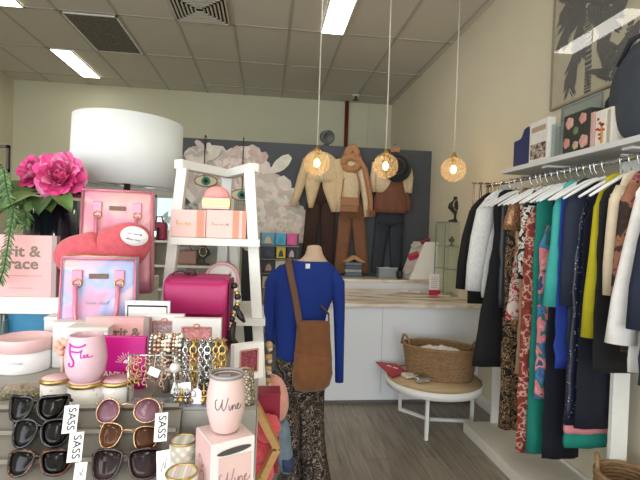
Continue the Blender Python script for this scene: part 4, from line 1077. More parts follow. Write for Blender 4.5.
def f_photo(t, w_, d, h):
    MB().box((0, 0, h / 2), (w_ * 2, d * 2, h), bev=.003).build('frame', M('frame_white', (226, 222, 214), .45), t)
    MB().box((-w_ - .001, 0, h * .28), (.002, d * 1.6, h * .36)).build('picture', PAT('photo_print', [(0, (70, 60, 56)), (.45, (150, 136, 124)), (.55, (206, 190, 176)), (.62, (90, 78, 72))], 26, 'noise', .4), t)
    MB().box((-w_ - .001, 0, h * .80), (.002, d * 1.5, h * .12)).build('caption_strip', M('strip_tan', (176, 158, 132), .5), t)
shelfbox('framed_picture', 'white photo frame box with a dark picture beside the navy bag on the wall shelf', 'photo frame', 530, 548.5, 124, 1.70, .05, f_photo)
def f_acr(t, w_, d, h):
    g = GLASS('acrylic_shelf', (232, 238, 238), .86)
    for xa, xb in ((-w_, -w_ + .004), (w_ - .004, w_)): MB().box2((xa, -d, 0), (xb, d, h)).build('side', g, t)
    m = MB(); m.box2((-w_, -d, 0), (w_, -d + .005, h)); m.box2((-w_, d - .005, 0), (w_, d, h)); m.box2((-w_, -d, 0), (w_, d, .005)); m.build('ends', M('acrylic_edge2', (168, 172, 166), .25), t)
shelfbox('acrylic_stand', 'clear acrylic stand between the white photo frame and the floral gift box', 'display stand', 549.5, 561, 126, 1.72, .12, f_acr)
def f_glass(t, w_, d, h):
    MB().box((0, 0, h / 2), (w_ * 2, d * 2, h)).build('pane', GLASS('frame_glass', (206, 216, 212), .70), t)
    m = MB(); m.box2((-w_ - .003, -d - .006, h), (w_ + .003, d + .006, h + .008)); m.box2((-w_ - .003, -d - .006, 0), (w_ + .003, -d, h)); m.box2((-w_ - .003, d, 0), (w_ + .003, d + .006, h)); m.build('edge', M('frame_edge', (150, 156, 150), .3), t)
shelfbox('acrylic_divider', 'large clear acrylic divider standing behind the floral gift box on the wall shelf', 'divider', 562, 600, 109, 1.88, .012, f_glass)
def f_floral(t, w_, d, h):
    MB().box((0, 0, h / 2), (w_ * 2, d * 2, h), bev=.003).build('box', M('floral_dark', (52, 56, 50), .5, var=.15), t)
    for i, (v, u, r, c) in enumerate([(.75, .8, .03, (206, 150, 136)), (.25, .78, .034, (214, 164, 150)), (.15, .3, .03, (200, 140, 128)), (.8, .25, .036, (212, 160, 146)), (.5, .55, .022, (110, 126, 96)), (.5, .2, .024, (190, 170, 150))]):
        m = MB()
        for k in range(5):
            a = 2 * PI * k / 5
            m.sphere((0, math.cos(a) * r * .5, math.sin(a) * r * .5), (.002, r * .55, r * .55), 10, 6)
        m.build('flower_print', M('flp_%d' % i, c, .6, var=.15), t, loc=(-w_ - .001, d - 2 * d * v, h * u))
shelfbox('gift_box', 'dark floral gift box with pink flowers in the middle of the wall shelf', 'box', 564, 590, 117, 1.70, .09, f_floral)
def f_pk(t, w_, d, h):
    MB().box((0, 0, h / 2), (w_ * 2, d * 2, h), bev=.002).build('cover', M('pinkish_cover', (206, 170, 162), .5), t); MB().box((w_ * .2, 0, h + .0005), (w_ * 1.2, d * 1.6, .001)).build('pages', whitem, t)
shelfbox('notebook', 'narrow dusty pink notebook between the floral gift box and the white book', 'notebook', 591, 595, 113, 1.70, .11, f_pk)
def f_wb(t, w_, d, h):
    MB().box((0, 0, h / 2), (w_ * 2, d * 2, h), bev=.002).build('cover', M('white_cover', (230, 224, 212), .45), t)
    m = MB()
    for k in range(9): m.box((-w_ - .001, RND.uniform(-d * .6, d * .6), h * RND.uniform(.2, .85)), (.002, d * RND.uniform(.3, .7), h * .06), m=None)
    m.build('red_print', M('red_ink', (190, 60, 60), .5), t)
    MB().box((-w_ - .001, -d * .3, h * .35), (.0016, d * .5, h * .5)).build('gold_print', M('gold_ink', (196, 160, 90), .5), t)
shelfbox('book', 'white book with red and gold print on the wall shelf', 'book', 596, 606.5, 112, 1.70, .12, f_wb)
def f_wb2(t, w_, d, h):
    MB().box((0, 0, h / 2), (w_ * 2, d * 2, h), bev=.002).build('cover', M('white_cover2', (222, 216, 200), .5), t); MB().box((-w_ - .001, 0, h * .5), (.0016, d * 1.0, h * .86)).build('spine_strip', M('spine_grey', (176, 170, 156), .5), t)
shelfbox('book', 'plain cream book between the white red-print book and the large grey bag', 'book', 607.2, 612.5, 108, 1.70, .12, f_wb2)
def f_blk(t, w_, d, h):
    MB().lathe([(.01, 0), (w_, 0), (w_ * 1.05, h * .5), (w_ * .8, h * .9), (w_ * .4, h), (0, h)], 24, m=Matrix.Scale(d / w_, 4, (0, 1, 0))).build('body', M('dark_cap', (44, 48, 56), .85), t)
    MB().box((-w_ * .5, 0, h * .4), (w_ * 1.2, d * 1.5, .01), bev=.004).build('brim', M('dark_cap', (0, 0, 0)), t)
shelfbox('cap', 'dark slate cap behind the two white books on the wall shelf', 'hat', 599, 612, 97, 1.86, .11, f_blk)
# big round grey bag
y0, y1 = 2.26, 1.55
t = thing('round_bag', 'large round dark grey felt bag at the near end of the wall shelf', 'bag', (1.80, (y0 + y1) / 2, SZ + .0005))
h = PX(640, 38, 1.74).z - SZ
m = MB(); rings = []
for i in range(25):
    a = PI * i / 24; w_ = .30 * math.sin(a) ** .75 + .001; 
    z0 = h * .5 - h * .5 * math.cos(a)
    if i < 3: w_ = max(w_, .19)
    rings.append(ell(0, 0, z0, .11 * (.35 + .65 * math.sin(a) ** .6), w_, 36, .012, 18))
m.loft(rings); m.build('body', M('bag_slate', (66, 72, 82), .85, var=.08, scale=14, bump=.4), t)
MB().tube([(-.06, -.2, h * .82), (-.08, -.1, h * 1.0), (-.08, .1, h * 1.0), (-.06, .2, h * .82)], .012, 8).build('strap', M('bag_slate2', (52, 56, 64), .8), t)

# palm picture
AY0, AY1, AZ0, AZ1 = 3.0, 1.35, 2.475, 3.55
art = thing('palm_picture', 'large framed picture of dark palm fronds behind glass on the right wall', 'picture', (XR - .001, (AY0 + AY1) / 2, (AZ0 + AZ1) / 2))
hw_, hh_ = (AY0 - AY1) / 2, (AZ1 - AZ0) / 2
def coatm(n, c, var=.1):
    return M(n, c, .5, var=var, scale=7)
MB().box2((-.02, -hw_, -hh_), (0, hw_, hh_)).build('print_sheet', coatm('art_ground', (204, 194, 170)), art)
def ap(px, py):
    q = PX(px, py, XR - .022); return q.y - art.location.y, q.z - art.location.z
fr = MB(); _fl = [0]
def frond(pts, ln, n, droop, mi):
    """pts: pixel mid-rib; leaflets both sides"""
    q = [Vector((0,) + ap(*p)) for p in pts]
    seg = []
    for a, b in zip(q, q[1:]):
        for k in range(6): seg.append(a.lerp(b, k / 6))
    seg.append(q[-1]); N = len(seg)
    for i in range(n):
        u = i / (n - 1); j = min(N - 2, int(u * (N - 1))); p = seg[j].lerp(seg[j + 1], u * (N - 1) - j)
        tdir = (seg[j + 1] - seg[j]).normalized(); sd = Vector((0, -tdir.z, tdir.y))
        L_ = ln * (.45 + .9 * math.sin(PI * min(1, u * .8 + .15))) * RND.uniform(.8, 1.1)
        for s in (-1, 1):
            d = (tdir * .75 + sd * s * .75 + Vector((0, 0, -droop))).normalized()
            w_ = d.cross(Vector((1, 0, 0))) * L_ * .055
            x = -.0208 - .000004 * _fl[0]; _fl[0] += 1
            if min((p + d * L_).z, p.z) < -hh_ + .005 or max((p + d * L_).z, p.z) > hh_ - .005 or max(abs((p + d * L_).y), abs(p.y)) > hw_ - .005: continue
            o = Vector((x, 0, 0)) 
            fr.add([o + p - w_, o + p + d * L_ * .5 - w_ * 1.3, o + p + d * L_, o + p + d * L_ * .5 + w_ * 1.3, o + p + w_], [[0, 1, 2, 3, 4]], (i + (s > 0)) % 3 if mi is None else mi)
def trunk(pts, r):
    q = [Vector((0,) + ap(*p)) for p in pts]
    for a, b in zip(q, q[1:]):
        for k in range(8):
            p = a.lerp(b, k / 8); x = -.0206
            fr.add([(x, p.y - r, p.z), (x, p.y + r, p.z), (x, p.y + r * 1.2, p.z + (b - a).length / 10), (x, p.y - r * 1.2, p.z + (b - a).length / 10)], [[0, 1, 2, 3]], 1 + k % 2)
trunk([(587, 96), (588, 70), (588, 30), (586, 8)], .028); trunk([(615, 84), (622, 60), (632, 20)], .02)
for pts, ln in [([(586, 5), (578, -2), (566, 4), (560, 14)], .13), ([(586, 8), (574, 12), (566, 26), (562, 44)], .12), ([(588, 6), (598, 6), (608, 16), (612, 28)], .14),
                ([(586, 2), (592, -10), (604, -16), (616, -14)], .14), ([(578, 46), (573, 62), (570, 80), (570, 100)], .10), ([(598, 38), (608, 48), (613, 62), (614, 76)], .12),
                ([(586, 72), (596, 74), (604, 84), (607, 98)], .13), ([(640, 20), (630, 36), (622, 54), (618, 72)], .12), ([(640, 45), (632, 60), (622, 78), (616, 96)], .10), ([(630, -5), (618, 2), (610, 12), (604, 20)], .12), ([(586, 10), (580, 22), (579, 40), (582, 56)], .10)]:
    frond(pts, ln, 36, .5, None)
fr.build('palm_fronds', [coatm('frond_a', (66, 67, 70)), coatm('frond_b', (92, 91, 90)), coatm('frond_c', (52, 54, 58))], art, fixn=False)
m = MB(); e = .014
m.box2((-.03, -hw_ - e, -hh_ - e), (0, -hw_, hh_ + e)); m.box2((-.03, hw_, -hh_ - e), (0, hw_ + e, hh_ + e)); m.box2((-.03, -hw_, -hh_ - e), (0, hw_, -hh_)); m.box2((-.03, -hw_, hh_), (0, hw_, hh_ + e))
m.build('frame', M('art_frame', (150, 142, 122), .5), art)
MB().box2((-.0285, -hw_, -hh_), (-.0265, hw_, hh_)).build('glass', GLASS('art_glass', (250, 250, 248), .96, .02), art)
# ================================================================ FOREGROUND DISPLAY
TT = 1.0            # low table top
T2 = 1.15           # tier on the table
tabm = M('display_white', (214, 214, 212), .5, var=.02)
taupe = M('display_taupe', (106, 100, 90), .55, var=.06, scale=6)
dt = thing('display_table', 'large white display table in the left foreground carrying the gifts and sunglasses', 'table', (-.6, 1.3, 0))
m = MB(); m.prismz([(-.95, -.75), (.59, -.75), (.59, .10), (.50, .10), (.50, .32), (.13, .32), (.13, .95), (-.95, .95)], TT - .05, TT); m.build('top', tabm, dt)
for lx, ly in ((-.9, -.7), (.54, -.7), (.54, .0), (-.9, .9), (.08, .9)): MB().box2((lx - .03, ly - .03, 0), (lx + .03, ly + .03, TT - .0505)).build('leg', tabm, dt)
tier = MB(); tier.prismz([(-1.5, 1.0), (-.012, 1.0), (-.012, 1.40), (-.10, 1.40), (-.10, 1.615), (-.475, 1.615), (-.475, 2.24), (-1.5, 2.24)], TT + .0005, T2)
tag(tier.build('display_riser', M('riser_grey', (150, 147, 140), .5, var=.04)), 'grey raised tier on the display table holding the gift boxes', 'display riser')
T2 += .0005

# ---- left shelf unit
S3 = 1.32
wa = P(57, 299, 1.47)
un = thing('cube_shelf', 'white low shelf unit on the tier, under the pink quote book and the vase', 'shelf unit', (0, 0, T2))
sx0, sx1 = -1.48, -.50
MB().box2((sx0, 1.47, S3 - T2 - .052), (sx1, 2.2, S3 - T2), bev=.003).build('top_board', M('cube_white', (232, 230, 218), .5, var=.02), un)
for x in (sx0, sx1 - .02): MB().box2((x, 1.50, 0), (x + .02, 2.19, S3 - T2 - .0525)).build('side_panel', M('cube_white', (0, 0, 0)), un)
MB().box2((sx0 + .021, 2.17, 0), (sx1 - .021, 2.19, S3 - T2 - .0525)).build('back_panel', M('cube_white', (0, 0, 0)), un)
S3 += .0005
a, b_ = P(9, 330, 1.56), P(57, 308, 1.56)
t = thing('storage_box', 'blue box in the niche of the white shelf unit', 'box', ((a.x + b_.x) / 2, 1.60, T2 + .0005))
MB().box((0, 0, .052), (b_.x - a.x, .1, .104), bev=.002).build('body', M('blue_box', (58, 140, 182), .5, var=.04), t)
MB().box((-.06, -.051, .03), (.05, .002, .03)).build('label_print', M('blue_box_print', (110, 130, 170), .5), t)
a = P(3, 330, 1.53)
t = thing('glass_jar', 'clear glass jar of pale sticks left of the blue box', 'jar', (a.x - .02, 1.53, T2 + .0005))
MB().lathe([(.03, 0), (.032, .003), (.032, .085), (.028, .085), (.028, .006), (0, .006)], 24).build('jar', GLASS('jar_glass', (230, 240, 240), .85), t)
for i in range(5): MB().tube([(-.015 + .008 * i, .0, .008), (-.022 + .011 * i, .0, .103)], .003, 6).build('stick', M('stick_grey', (190, 196, 196), .6), t)

# ---- quote book (pink) on the shelf
ink = M('ink_grey_gold', (126, 112, 92), .5, var=0); pinkb = M('book_pink', (226, 172, 172), .55, var=.02)
def quote_book(D, l_, r_, tpy, z, lab, rz=0, lean=0, lead=True):
    a, b_ = P(l_, tpy, D), P(r_, tpy, D); w_ = b_.x - a.x; h = a.z - z
    t = thing('quote_book', lab, 'book', ((a.x + b_.x) / 2, D + .012, z), group='pink quote books', rot=(-lean, 0, rz))
    MB().box((-.007, -.010, h / 2), (w_ - .014, .003, h), bev=.001).build('front_cover', pinkb, t)
    MB().box((-.007, .011, h / 2), (w_ - .014, .003, h), bev=.001).build('back_cover', pinkb, t)
    MB().box((w_ / 2 - .008, .0005, h / 2), (.016, .024, h), bev=.001).build('spine', M('spine_mauve', (160, 140, 140), .5), t)
    MB().box((-.008, .0005, h / 2), (w_ - .02, .018, h - .008)).build('pages', M('page_block', (232, 226, 214), .8), t)
    return t, w_, h
qb, w_, h = quote_book(1.475, -14, 57, 234, S3, 'pink quote book standing on the white shelf in front of the dark vase')
text('grit &', h * .25, ink, qb, (-.004, -.0118, h * .73), bold=.0012, sx=1.08)
text('grace', h * .25, ink, qb, (-.006, -.0118, h * .53), bold=.0012, sx=1.08)
m = MB(); m.box((0, -.0118, h * .34), (w_ * .6, .0004, h * .018)); m.box((.0, -.0118, h * .14), (w_ * .34, .0004, h * .018)); m.build('rule_lines', M('ink_pale', (200, 146, 146), .5, var=0), qb)
q2, w2, h2 = quote_book(1.27, 85, 150, 317.5, T2, 'pink quote book lying back behind the magenta book, below the holographic handbag', rz=-.06)
text('grit &', h2 * .25, ink, q2, (.018, -.0118, h2 * .72), bold=.0012)
text('grace', h2 * .25, ink, q2, (.018, -.0118, h2 * .5), bold=.0012)

# ---- vase and peony
YV = 1.66
v0 = P(52, 240, YV)
darkg = M('vase_glass', (20, 24, 32), .08, coat=.6, var=0)
t = thing('vase', 'dark glossy cylinder vase behind the pink quote book', 'vase', (v0.x, YV, S3))
vr = 23 * YV / F
vh = P(52, 200, YV).z - S3
MB().lathe([(vr * .96, 0), (vr, .006), (vr, vh), (vr - .006, vh), (vr - .006, .012), (0, .012)], 40).build('body', darkg, t)
MB().lathe([(0, vh * .8), (vr - .007, vh * .8)], 30, cap=False).build('water', M('water_dark', (30, 40, 44), .05), t)
pinks = [M('petal_%d' % i, c, .6, var=.16, scale=30) for i, c in enumerate([(226, 84, 150), (236, 118, 172), (218, 66, 136), (242, 160, 196), (206, 48, 116)])]
def petalpatch(mb, c, th, ph, ln, wd, cup, mi, curl=.0):
    """petal rooted at c, growing in direction azimuth th / elevation ph"""
    d = Vector((math.cos(ph) * math.cos(th), math.cos(ph) * math.sin(th), math.sin(ph)))
    up = Vector((-math.sin(ph) * math.cos(th), -math.sin(ph) * math.sin(th), math.cos(ph))); sd = d.cross(up)
    sdv = RND.uniform(0, 99)
    def f(u, v):
        s_ = (v - .5) * 2; wv = wd * (math.sin(PI * min(1, .10 + .70 * u)) ** .8)
        ruff = .16 * ln * u * u * noise.noise(Vector((v * 4.5 + sdv, u * 2, sdv)))
        return c + d * (ln * u * (1 - .12 * s_ * s_ * u)) + sd * (s_ * wv / 2) + up * (cup * ln * (u * u * .9 - .2 * u) + cup * .7 * wv * s_ * s_ * .5 - curl * ln * max(0, u - .6) ** 2 * 3 + ruff)
    mb.grid(f, 7, 6, mi)
def peony(name, lab, px, py, Y, rpx, face=(0, -1, .25)):
    c = P(px, py, Y); r = rpx * Y / F
    t = thing(name, lab, 'flower', c, group='pink peonies in the vase')
    zq = Vector(face).normalized().to_track_quat('Z', 'Y').to_matrix().to_4x4()
    m = MB()
    for lay, (n, el, ln, wd, cup) in enumerate([(9, -.25, 1.0, .8, .15), (10, .05, 1.0, .72, .3), (11, .3, .95, .62, .42), (12, .55, .85, .52, .5), (12, .8, .74, .42, .55), (11, 1.0, .62, .36, .6), (9, 1.2, .52, .3, .6), (6, 1.4, .45, .25, .5)]):
        for i in range(n):
            petalpatch(m, Vector((RND.uniform(-.06, .06) * r, RND.uniform(-.06, .06) * r, -r * .15)), 2 * PI * (i + .5 * (lay % 2)) / n + RND.uniform(-.25, .25), el + RND.uniform(-.2, .2), r * ln * RND.uniform(.82, 1.1), r * wd * RND.uniform(.8, 1.15), cup, RND.choice([0, 0, 1, 1, 2, 3]), .2)
    m.v = [zq @ v for v in m.v]
    m.build('petals', pinks, t, fixn=False)
    # stem into the vase
    e = Vector((v0.x, YV, S3 + vh * .3)) - c
    s0 = Vector(face).normalized() * (-r * .2)
    MB().tube([s0, s0 + Vector((0, .03, -.03)), e + Vector((RND.uniform(-.03, .03), 0, .12)), e], .005, 8).build('stem', M('stem_green', (86, 116, 66), .6), t)
    return t
peony('peony', 'large bright pink peony bloom in the dark vase, nearest the white lamp shade', 61, 177, 1.60, 25, (.1, -1, .3))
peony('peony', 'smaller bright pink peony bloom in the dark vase, on the left behind the large one', 36, 174, 1.66, 20, (-.35, -1, .45))
leafm = [M('leaf_%d' % i, c, .5, var=.2, scale=20) for i, c in enumerate([(66, 98, 48), (84, 116, 60), (50, 80, 40), (106, 134, 78)])]
def leafpatch(mb, c, d, ln, wd, droop, mi, nrm=Vector((0, -.5, .85))):
    d = Vector(d).normalized(); sd = d.cross(nrm).normalized()
    def f(u, v):
        s_ = (v - .5) * 2
        return c + d * ln * u + sd * (s_ * wd / 2 * math.sin(PI * min(1, u * .96 + .03)) ** .8) + Vector((0, 0, -droop * ln * u * u)) + nrm * (.12 * wd * abs(s_))
    mb.grid(f, 8, 4, mi)
t = thing('peony_foliage', 'broad green peony leaves over the rim of the dark vase', 'foliage', (v0.x, YV, S3 + vh))
for i, (dx, dy, dz, ln, wd, dr, oz) in enumerate([(-.8, -.75, .15, .17, .062, .45, .02), (.75, -.75, .1, .15, .06, .55, .02), (.3, -1, .1, .12, .055, .6, .0), (-.3, -1, .2, .14, .06, .6, .01), (-1, -.2, .3, .19, .06, .35, .03), (-.9, -.5, -.05, .15, .055, .3, .0), (.9, -.3, .3, .13, .05, .4, .02), (.05, -1, -.1, .11, .05, .4, -.0), (-.6, -.9, -.2, .12, .045, .3, .0), (.5, -.9, -.2, .10, .045, .3, .0)]):
    m = MB(); leafpatch(m, Vector((dx * vr * .35, dy * vr * .85, oz)), (dx, dy, dz), ln, wd, dr, i % 4); m.build('leaf', leafm, t, fixn=False)
# hanging fern garland at the far left
def garland(lab, pts, ln, n, seed):
    q = [P(x, y, Y) for x, y, Y in pts]
    t = thing('fern_frond', lab, 'foliage', q[0], group='trailing fern fronds')
    q = [v - q[0] for v in q]
    m = MB(); m.tube(q, .0028, 6); m.build('stem', leafm[2], t)
    m = MB(); segs = []
    for a, b_ in zip(q, q[1:]):
        for k in range(8): segs.append((a.lerp(b_, k / 8), (b_ - a).normalized()))
    for i, (p, d) in enumerate(segs):
        for s in (-1, 1):
            sd = d.cross(Vector((0, -1, 0))).normalized() * s
            leafpatch(m, p, sd * .9 + d * .35 + Vector((0, RND.uniform(-.4, .2), RND.uniform(-.2, .2))), ln * RND.uniform(.6, 1.0), ln * .26, .5, (i + seed) % 4, Vector((0, -1, .1)))
    m.build('leaflets', leafm, t, fixn=False)
garland('long fern frond trailing down in front of the pink quote book', [(12, 196, 1.52), (13, 212, 1.44), (10, 230, 1.43), (7, 250, 1.43), (4, 268, 1.43), (-1, 284, 1.43)], .020, 1, 0)
garland('fern frond at the left edge of the photo beside the vase', [(4, 170, 1.52), (6, 186, 1.5), (9, 200, 1.48), (14, 214, 1.47), (18, 224, 1.455)], .028, 1, 1)
garland('short fern frond hanging against the dark vase', [(22, 196, 1.55), (25, 206, 1.53), (26, 217, 1.52), (25, 228, 1.515)], .028, 1, 2)
garland('fern frond rising at the far left edge above the vase', [(14, 196, 1.56), (6, 186, 1.56), (-2, 172, 1.57), (-8, 160, 1.58)], .04, 1, 3)
# dark frame corner on the left wall
q = P(2, 160, 2.12)
t = thing('wall_frame', 'small dark metal frame at the left edge of the photo above the fern', 'frame', (q.x - .02, 2.12, S3))
zt = P(2, 145, 2.12).z - S3; zb = P(2, 172, 2.12).z - S3
m = MB()
for x0, x1, z0, z1 in ((-.06, -.05, zb, zt), (.04, .05, zb, zt), (-.06, .05, zt - .012, zt), (-.06, .05, zb, zb + .012)): m.box2((x0, -.008, z0), (x1, .008, z1))
m.build('frame', M('dark_bronze', (56, 50, 44), .4, .5), t)
MB().tube([(-.005, 0, zb), (-.005, 0, .02)], .006, 8).build('post', M('dark_bronze', (0, 0, 0)), t); MB().lathe([(.05, 0), (.05, .01), (.01, .02)], 20).build('foot', M('dark_bronze', (0, 0, 0)), t)

# ---- lamp
YL = 1.96
lc = P(125, 186, YL); lt = P(125, 117, YL); lr = 49.5 * YL / F
lamp = thing('table_lamp', 'white drum-shaded table lamp behind the pink handbags', 'lamp', (lc.x, YL, S3))
zb, zt = lc.z - S3 - .006, lt.z - S3 - .020
lamp.rotation_euler = (0, math.radians(1.2), 0)
shadem = M('lamp_shade_white', (240, 243, 243), .8, var=.012, scale=3)
_nt = shadem.node_tree; _p = _nt.nodes['Principled BSDF']; _o = next(n for n in _nt.nodes if n.type == 'OUTPUT_MATERIAL')
_tl = _nt.nodes.new('ShaderNodeBsdfTranslucent'); _tl.inputs['Color'].default_value = (.9, .92, .92, 1); _mx = _nt.nodes.new('ShaderNodeMixShader'); _mx.inputs['Fac'].default_value = .28
_nt.links.new(_p.outputs[0], _mx.inputs[1]); _nt.links.new(_tl.outputs[0], _mx.inputs[2]); _nt.links.new(_mx.outputs[0], _o.inputs['Surface'])
m = MB(); rg = [[Vector((math.cos(2 * PI * j / 64) * r, math.sin(2 * PI * j / 64) * r, z)) for j in range(64)] for r, z in [(lr, zb), (lr * .985, zt), (lr * .985 - .005, zt), (lr - .005, zb)]]
m.loft(rg, cap=False, close=True); m.build('shade', shadem, lamp)
m = MB(); m.torus((0, 0, zb + .02), lr - .008, .004, 48, 6); 
for k in range(3):
    a = 2 * PI * k / 3; m.tube([(0, 0, zb + .02), (math.cos(a) * (lr - .008), math.sin(a) * (lr - .008), zb + .02)], .003, 6)
m.build('shade_ring', chrome, lamp)
MB().lathe([(.075, 0), (.08, .008), (.05, .03), (.03, .06), (.055, .12), (.07, .2), (.045, .28), (.014, .32), (.012, zb + .07), (0, zb + .07)], 32).build('base', M('lamp_base_dark', (58, 54, 50), .35, .3), lamp)
MB().sphere((0, 0, zb + .12), (.03, .03, .04), 16, 10).build('bulb', M('bulb_off', (236, 234, 226), .2, var=0), lamp)

# ---- holographic handbags
def holo(name, stops, scale, rough=.42):
    m = PAT(name, stops, scale, 'noise', rough, False, detail=1.5, distort=.9, metal=.12)
    return m
holoA = holo('holo_lilac', [(.28, (208, 146, 172)), (.42, (186, 166, 202)), (.50, (150, 170, 208)), (.56, (200, 182, 212)), (.64, (218, 192, 188)), (.74, (210, 156, 178))], 7)
holoB = holo('holo_pink', [(.28, (196, 116, 140)), (.44, (218, 148, 164)), (.54, (226, 178, 172)), (.62, (216, 154, 176)), (.75, (186, 116, 150))], 6)
pkst = M('handle_pink', (214, 128, 150), .25, .2, var=.08)
goldplate = M('plate_gold', (104, 78, 60), .4, .4, var=.05)
def handbag(lab, D, l_, r_, tpy, z, depth, mat, rz, hl):
    a, b_ = P(l_, tpy, D), P(r_, tpy, D); w_ = b_.x - a.x; h = a.z - z
    t = thing('handbag', lab, 'handbag', ((a.x + b_.x) / 2, D + depth / 2, z), rz, group='pink metallic handbags')
    m = MB(); rings = []
    for i in range(9):
        u = i / 8; k = 1 - .04 * u; dd = depth / 2 * (1 - .35 * u)
        n = 40; ring = []
        for j in range(n):
            an = 2 * PI * j / n; e = .22
            cx_ = math.copysign(abs(math.cos(an)) ** e, math.cos(an)); sy_ = math.copysign(abs(math.sin(an)) ** e, math.sin(an))
            ring.append(Vector((cx_ * w_ / 2 * k, sy_ * dd, h * u + (.004 if u == 1 else 0))))
        rings.append(ring)
    m.loft(rings); m.build('body', mat, t)
    yf = lambda u: -depth / 2 * (1 - .35 * u)
    m = MB(); m.tube([(-w_ / 2 * .96, yf(1) - .001, h), (w_ / 2 * .96, yf(1) - .001, h)], .004, 6)
    for s in (-1, 1): m.tube([(s * w_ / 2 * .985, yf(0.03) - .001, .01), (s * w_ / 2 * .95, yf(1) - .001, h)], .003, 6)
    m.build('piping', pkst, t)
    MB().tube([(-w_ / 2 * .93, 0, h + .004), (w_ / 2 * .93, 0, h + .004)], .004, 6).build('zip', goldm, t)
    for s in (-1, 1):
        m = MB(); m.box((s * w_ * .27, yf(.85) - .004, h * .82), (.028, .006, h * .14), bev=.002); m.build('handle_tab', pkst, t)
        m = MB(); m.torus((s * w_ * .27, yf(.8) - .009, h * .76), .012, .0025, 18, 6, axis='y'); m.build('ring', goldm, t)
    pts = [(-w_ * .27 + (2 * w_ * .27) * (1 - math.cos(PI * k / 16)) / 2, yf(.5) - .014 - .012 * math.sin(PI * k / 16), h * .74 - hl * math.sin(PI * k / 16) ** .55) for k in range(17)]
    MB().tube(pts, .0062, 10).build('handle', pkst, t)
    MB().box((0, yf(.85) - .003, h * .83), (.052, .004, .014), bev=.001).build('name_plate', goldplate, t)
    return t, w_, h, yf
hb, w_, h, yf = handbag('lilac and blue holographic handbag in front of the red heart cushion', 1.36, 57.5, 134, 258, T2, .10, holoA, .10, .17)
scribble(hb, .07, .018, M('emboss_pale', (206, 196, 220), .3, .3, var=0), (.0, yf(.56) - .002, h * .58), (-.08, 0, 0), seed=3)
MB().box((w_ * .5 + .004, yf(.4), h * .45), (.018, .002, .05), bev=.0005).build('price_tag', M('tag_white', (0, 0, 0)), hb)
handbag('pink metallic handbag standing behind the red heart cushion, under the lamp shade', 1.57, 78.5, 151, 189, S3, .11, holoB, .12, .16)

# ---- heart cushion
YH = 1.475
a = P(103, 262, YH)
zc = S3
ht = thing('heart_cushion', 'coral red plush heart cushion lying across the top of the holographic handbag', 'cushion', (a.x, YH + .03, S3), rot=(math.radians(8), 0, 0))
coral = M('coral_plush', (200, 88, 98), .95, var=.12, scale=60, bump=.6, sheen=.25)
def heartpt(t_):
    return 16 * math.sin(t_) ** 3, 13 * math.cos(t_) - 5 * math.cos(2 * t_) - 2 * math.cos(3 * t_) - math.cos(4 * t_)
ca, sa = math.cos(.30), math.sin(.30)
out = []
for i in range(72):
    x, y = heartpt(2 * PI * i / 72); x, y = x / 16, (y - 2) / 16
    if y > 0: y += .22 * math.exp(-(x / .22) ** 2) * (y > .05)
    x, y = x * 1.0, y * .80
    out.append((x * ca - y * sa, x * sa + y * ca))
hs = 47.5 * YH / F
mnz = min(p[1] for p in out)
m = MB(); rings = []
prof = [(.0, -1), (.35, -.98), (.62, -.86), (.82, -.62), (.95, -.3), (1, 0), (.95, .3), (.82, .62), (.62, .86), (.35, .98), (0, 1)]
for k, dy in prof:
    rings.append([Vector((p[0] * hs * max(k, .01), dy * .042, (p[1] * max(k, .01) - mnz) * hs)) for p in out])
m.loft(rings, cap=False); m.build('plush_body', coral, ht)
lb = P(137.5, 233, YH - .02) - ht.location
m = MB(); m.lathe([(0, 0), (1, 0), (1, .0025), (0, .0025)], 32, m=Matrix.Translation((lb.x, -.052, lb.z - .0)) @ Matrix.Rotation(.15, 4, 'Y') @ Matrix.Rotation(PI / 2, 4, 'X') @ Matrix.Diagonal((12.5 * YH / F, 9 * YH / F, 1, 1)))
lo = m.build('oval_label', M('label_white', (236, 232, 230), .5, var=0), ht)
scribble(ht, .044, .009, M('label_ink', (120, 110, 118), .5, var=0), (lb.x, -.0552, lb.z + .008), (0, .15, 0), seed=4)
scribble(ht, .050, .011, M('label_ink', (0, 0, 0)), (lb.x, -.0552, lb.z - .009), (0, .15, 0), seed=5)

# ---- LADDER SHELF
YLf, YLb = 1.70, 1.96
lad = thing('ladder_shelf', 'white wooden ladder shelf in the middle of the photo carrying pink gift boxes', 'shelf', (P(215, 300, YLf).x, YLf, 0))
ladm = M('ladder_white', (228, 228, 224), .5, var=.03, scale=5)
LO = lad.location
def lp(px, py, Y): return P(px, py, Y) - LO
def plank(p0, p1, w_, d_, nm='leg'):
    p0, p1 = Vector(p0), Vector(p1); ax = (p1 - p0); L_ = ax.length; z = ax.normalized(); x = Vector((1, 0, 0)); x = (x - z * x.dot(z)).normalized(); y = z.cross(x)
    mt = Matrix((x, y, z)).transposed().to_4x4(); mt.translation = (p0 + p1) / 2
    return MB().box((0, 0, 0), (w_, d_, L_), bev=.003, m=mt).build(nm, ladm, lad)
def floorp(px0, py0, px1, py1, Y):
    a, b_ = lp(px0, py0, Y), lp(px1, py1, Y); k = (0.02 - a.z) / (b_.z - a.z); return a + (b_ - a) * k, a
f0, f1 = floorp(183, 168, 166.5, 303, YLf); plank(f0 + Vector((0, -.0, 0)), f1 + Vector((0, 0, -.002)), 9.5 * YLf / F, .05); A1 = f1
f0, f1 = floorp(249.5, 170, 261, 390, YLf); plank(f0, f1, 10.5 * YLf / F, .05); B1 = f1
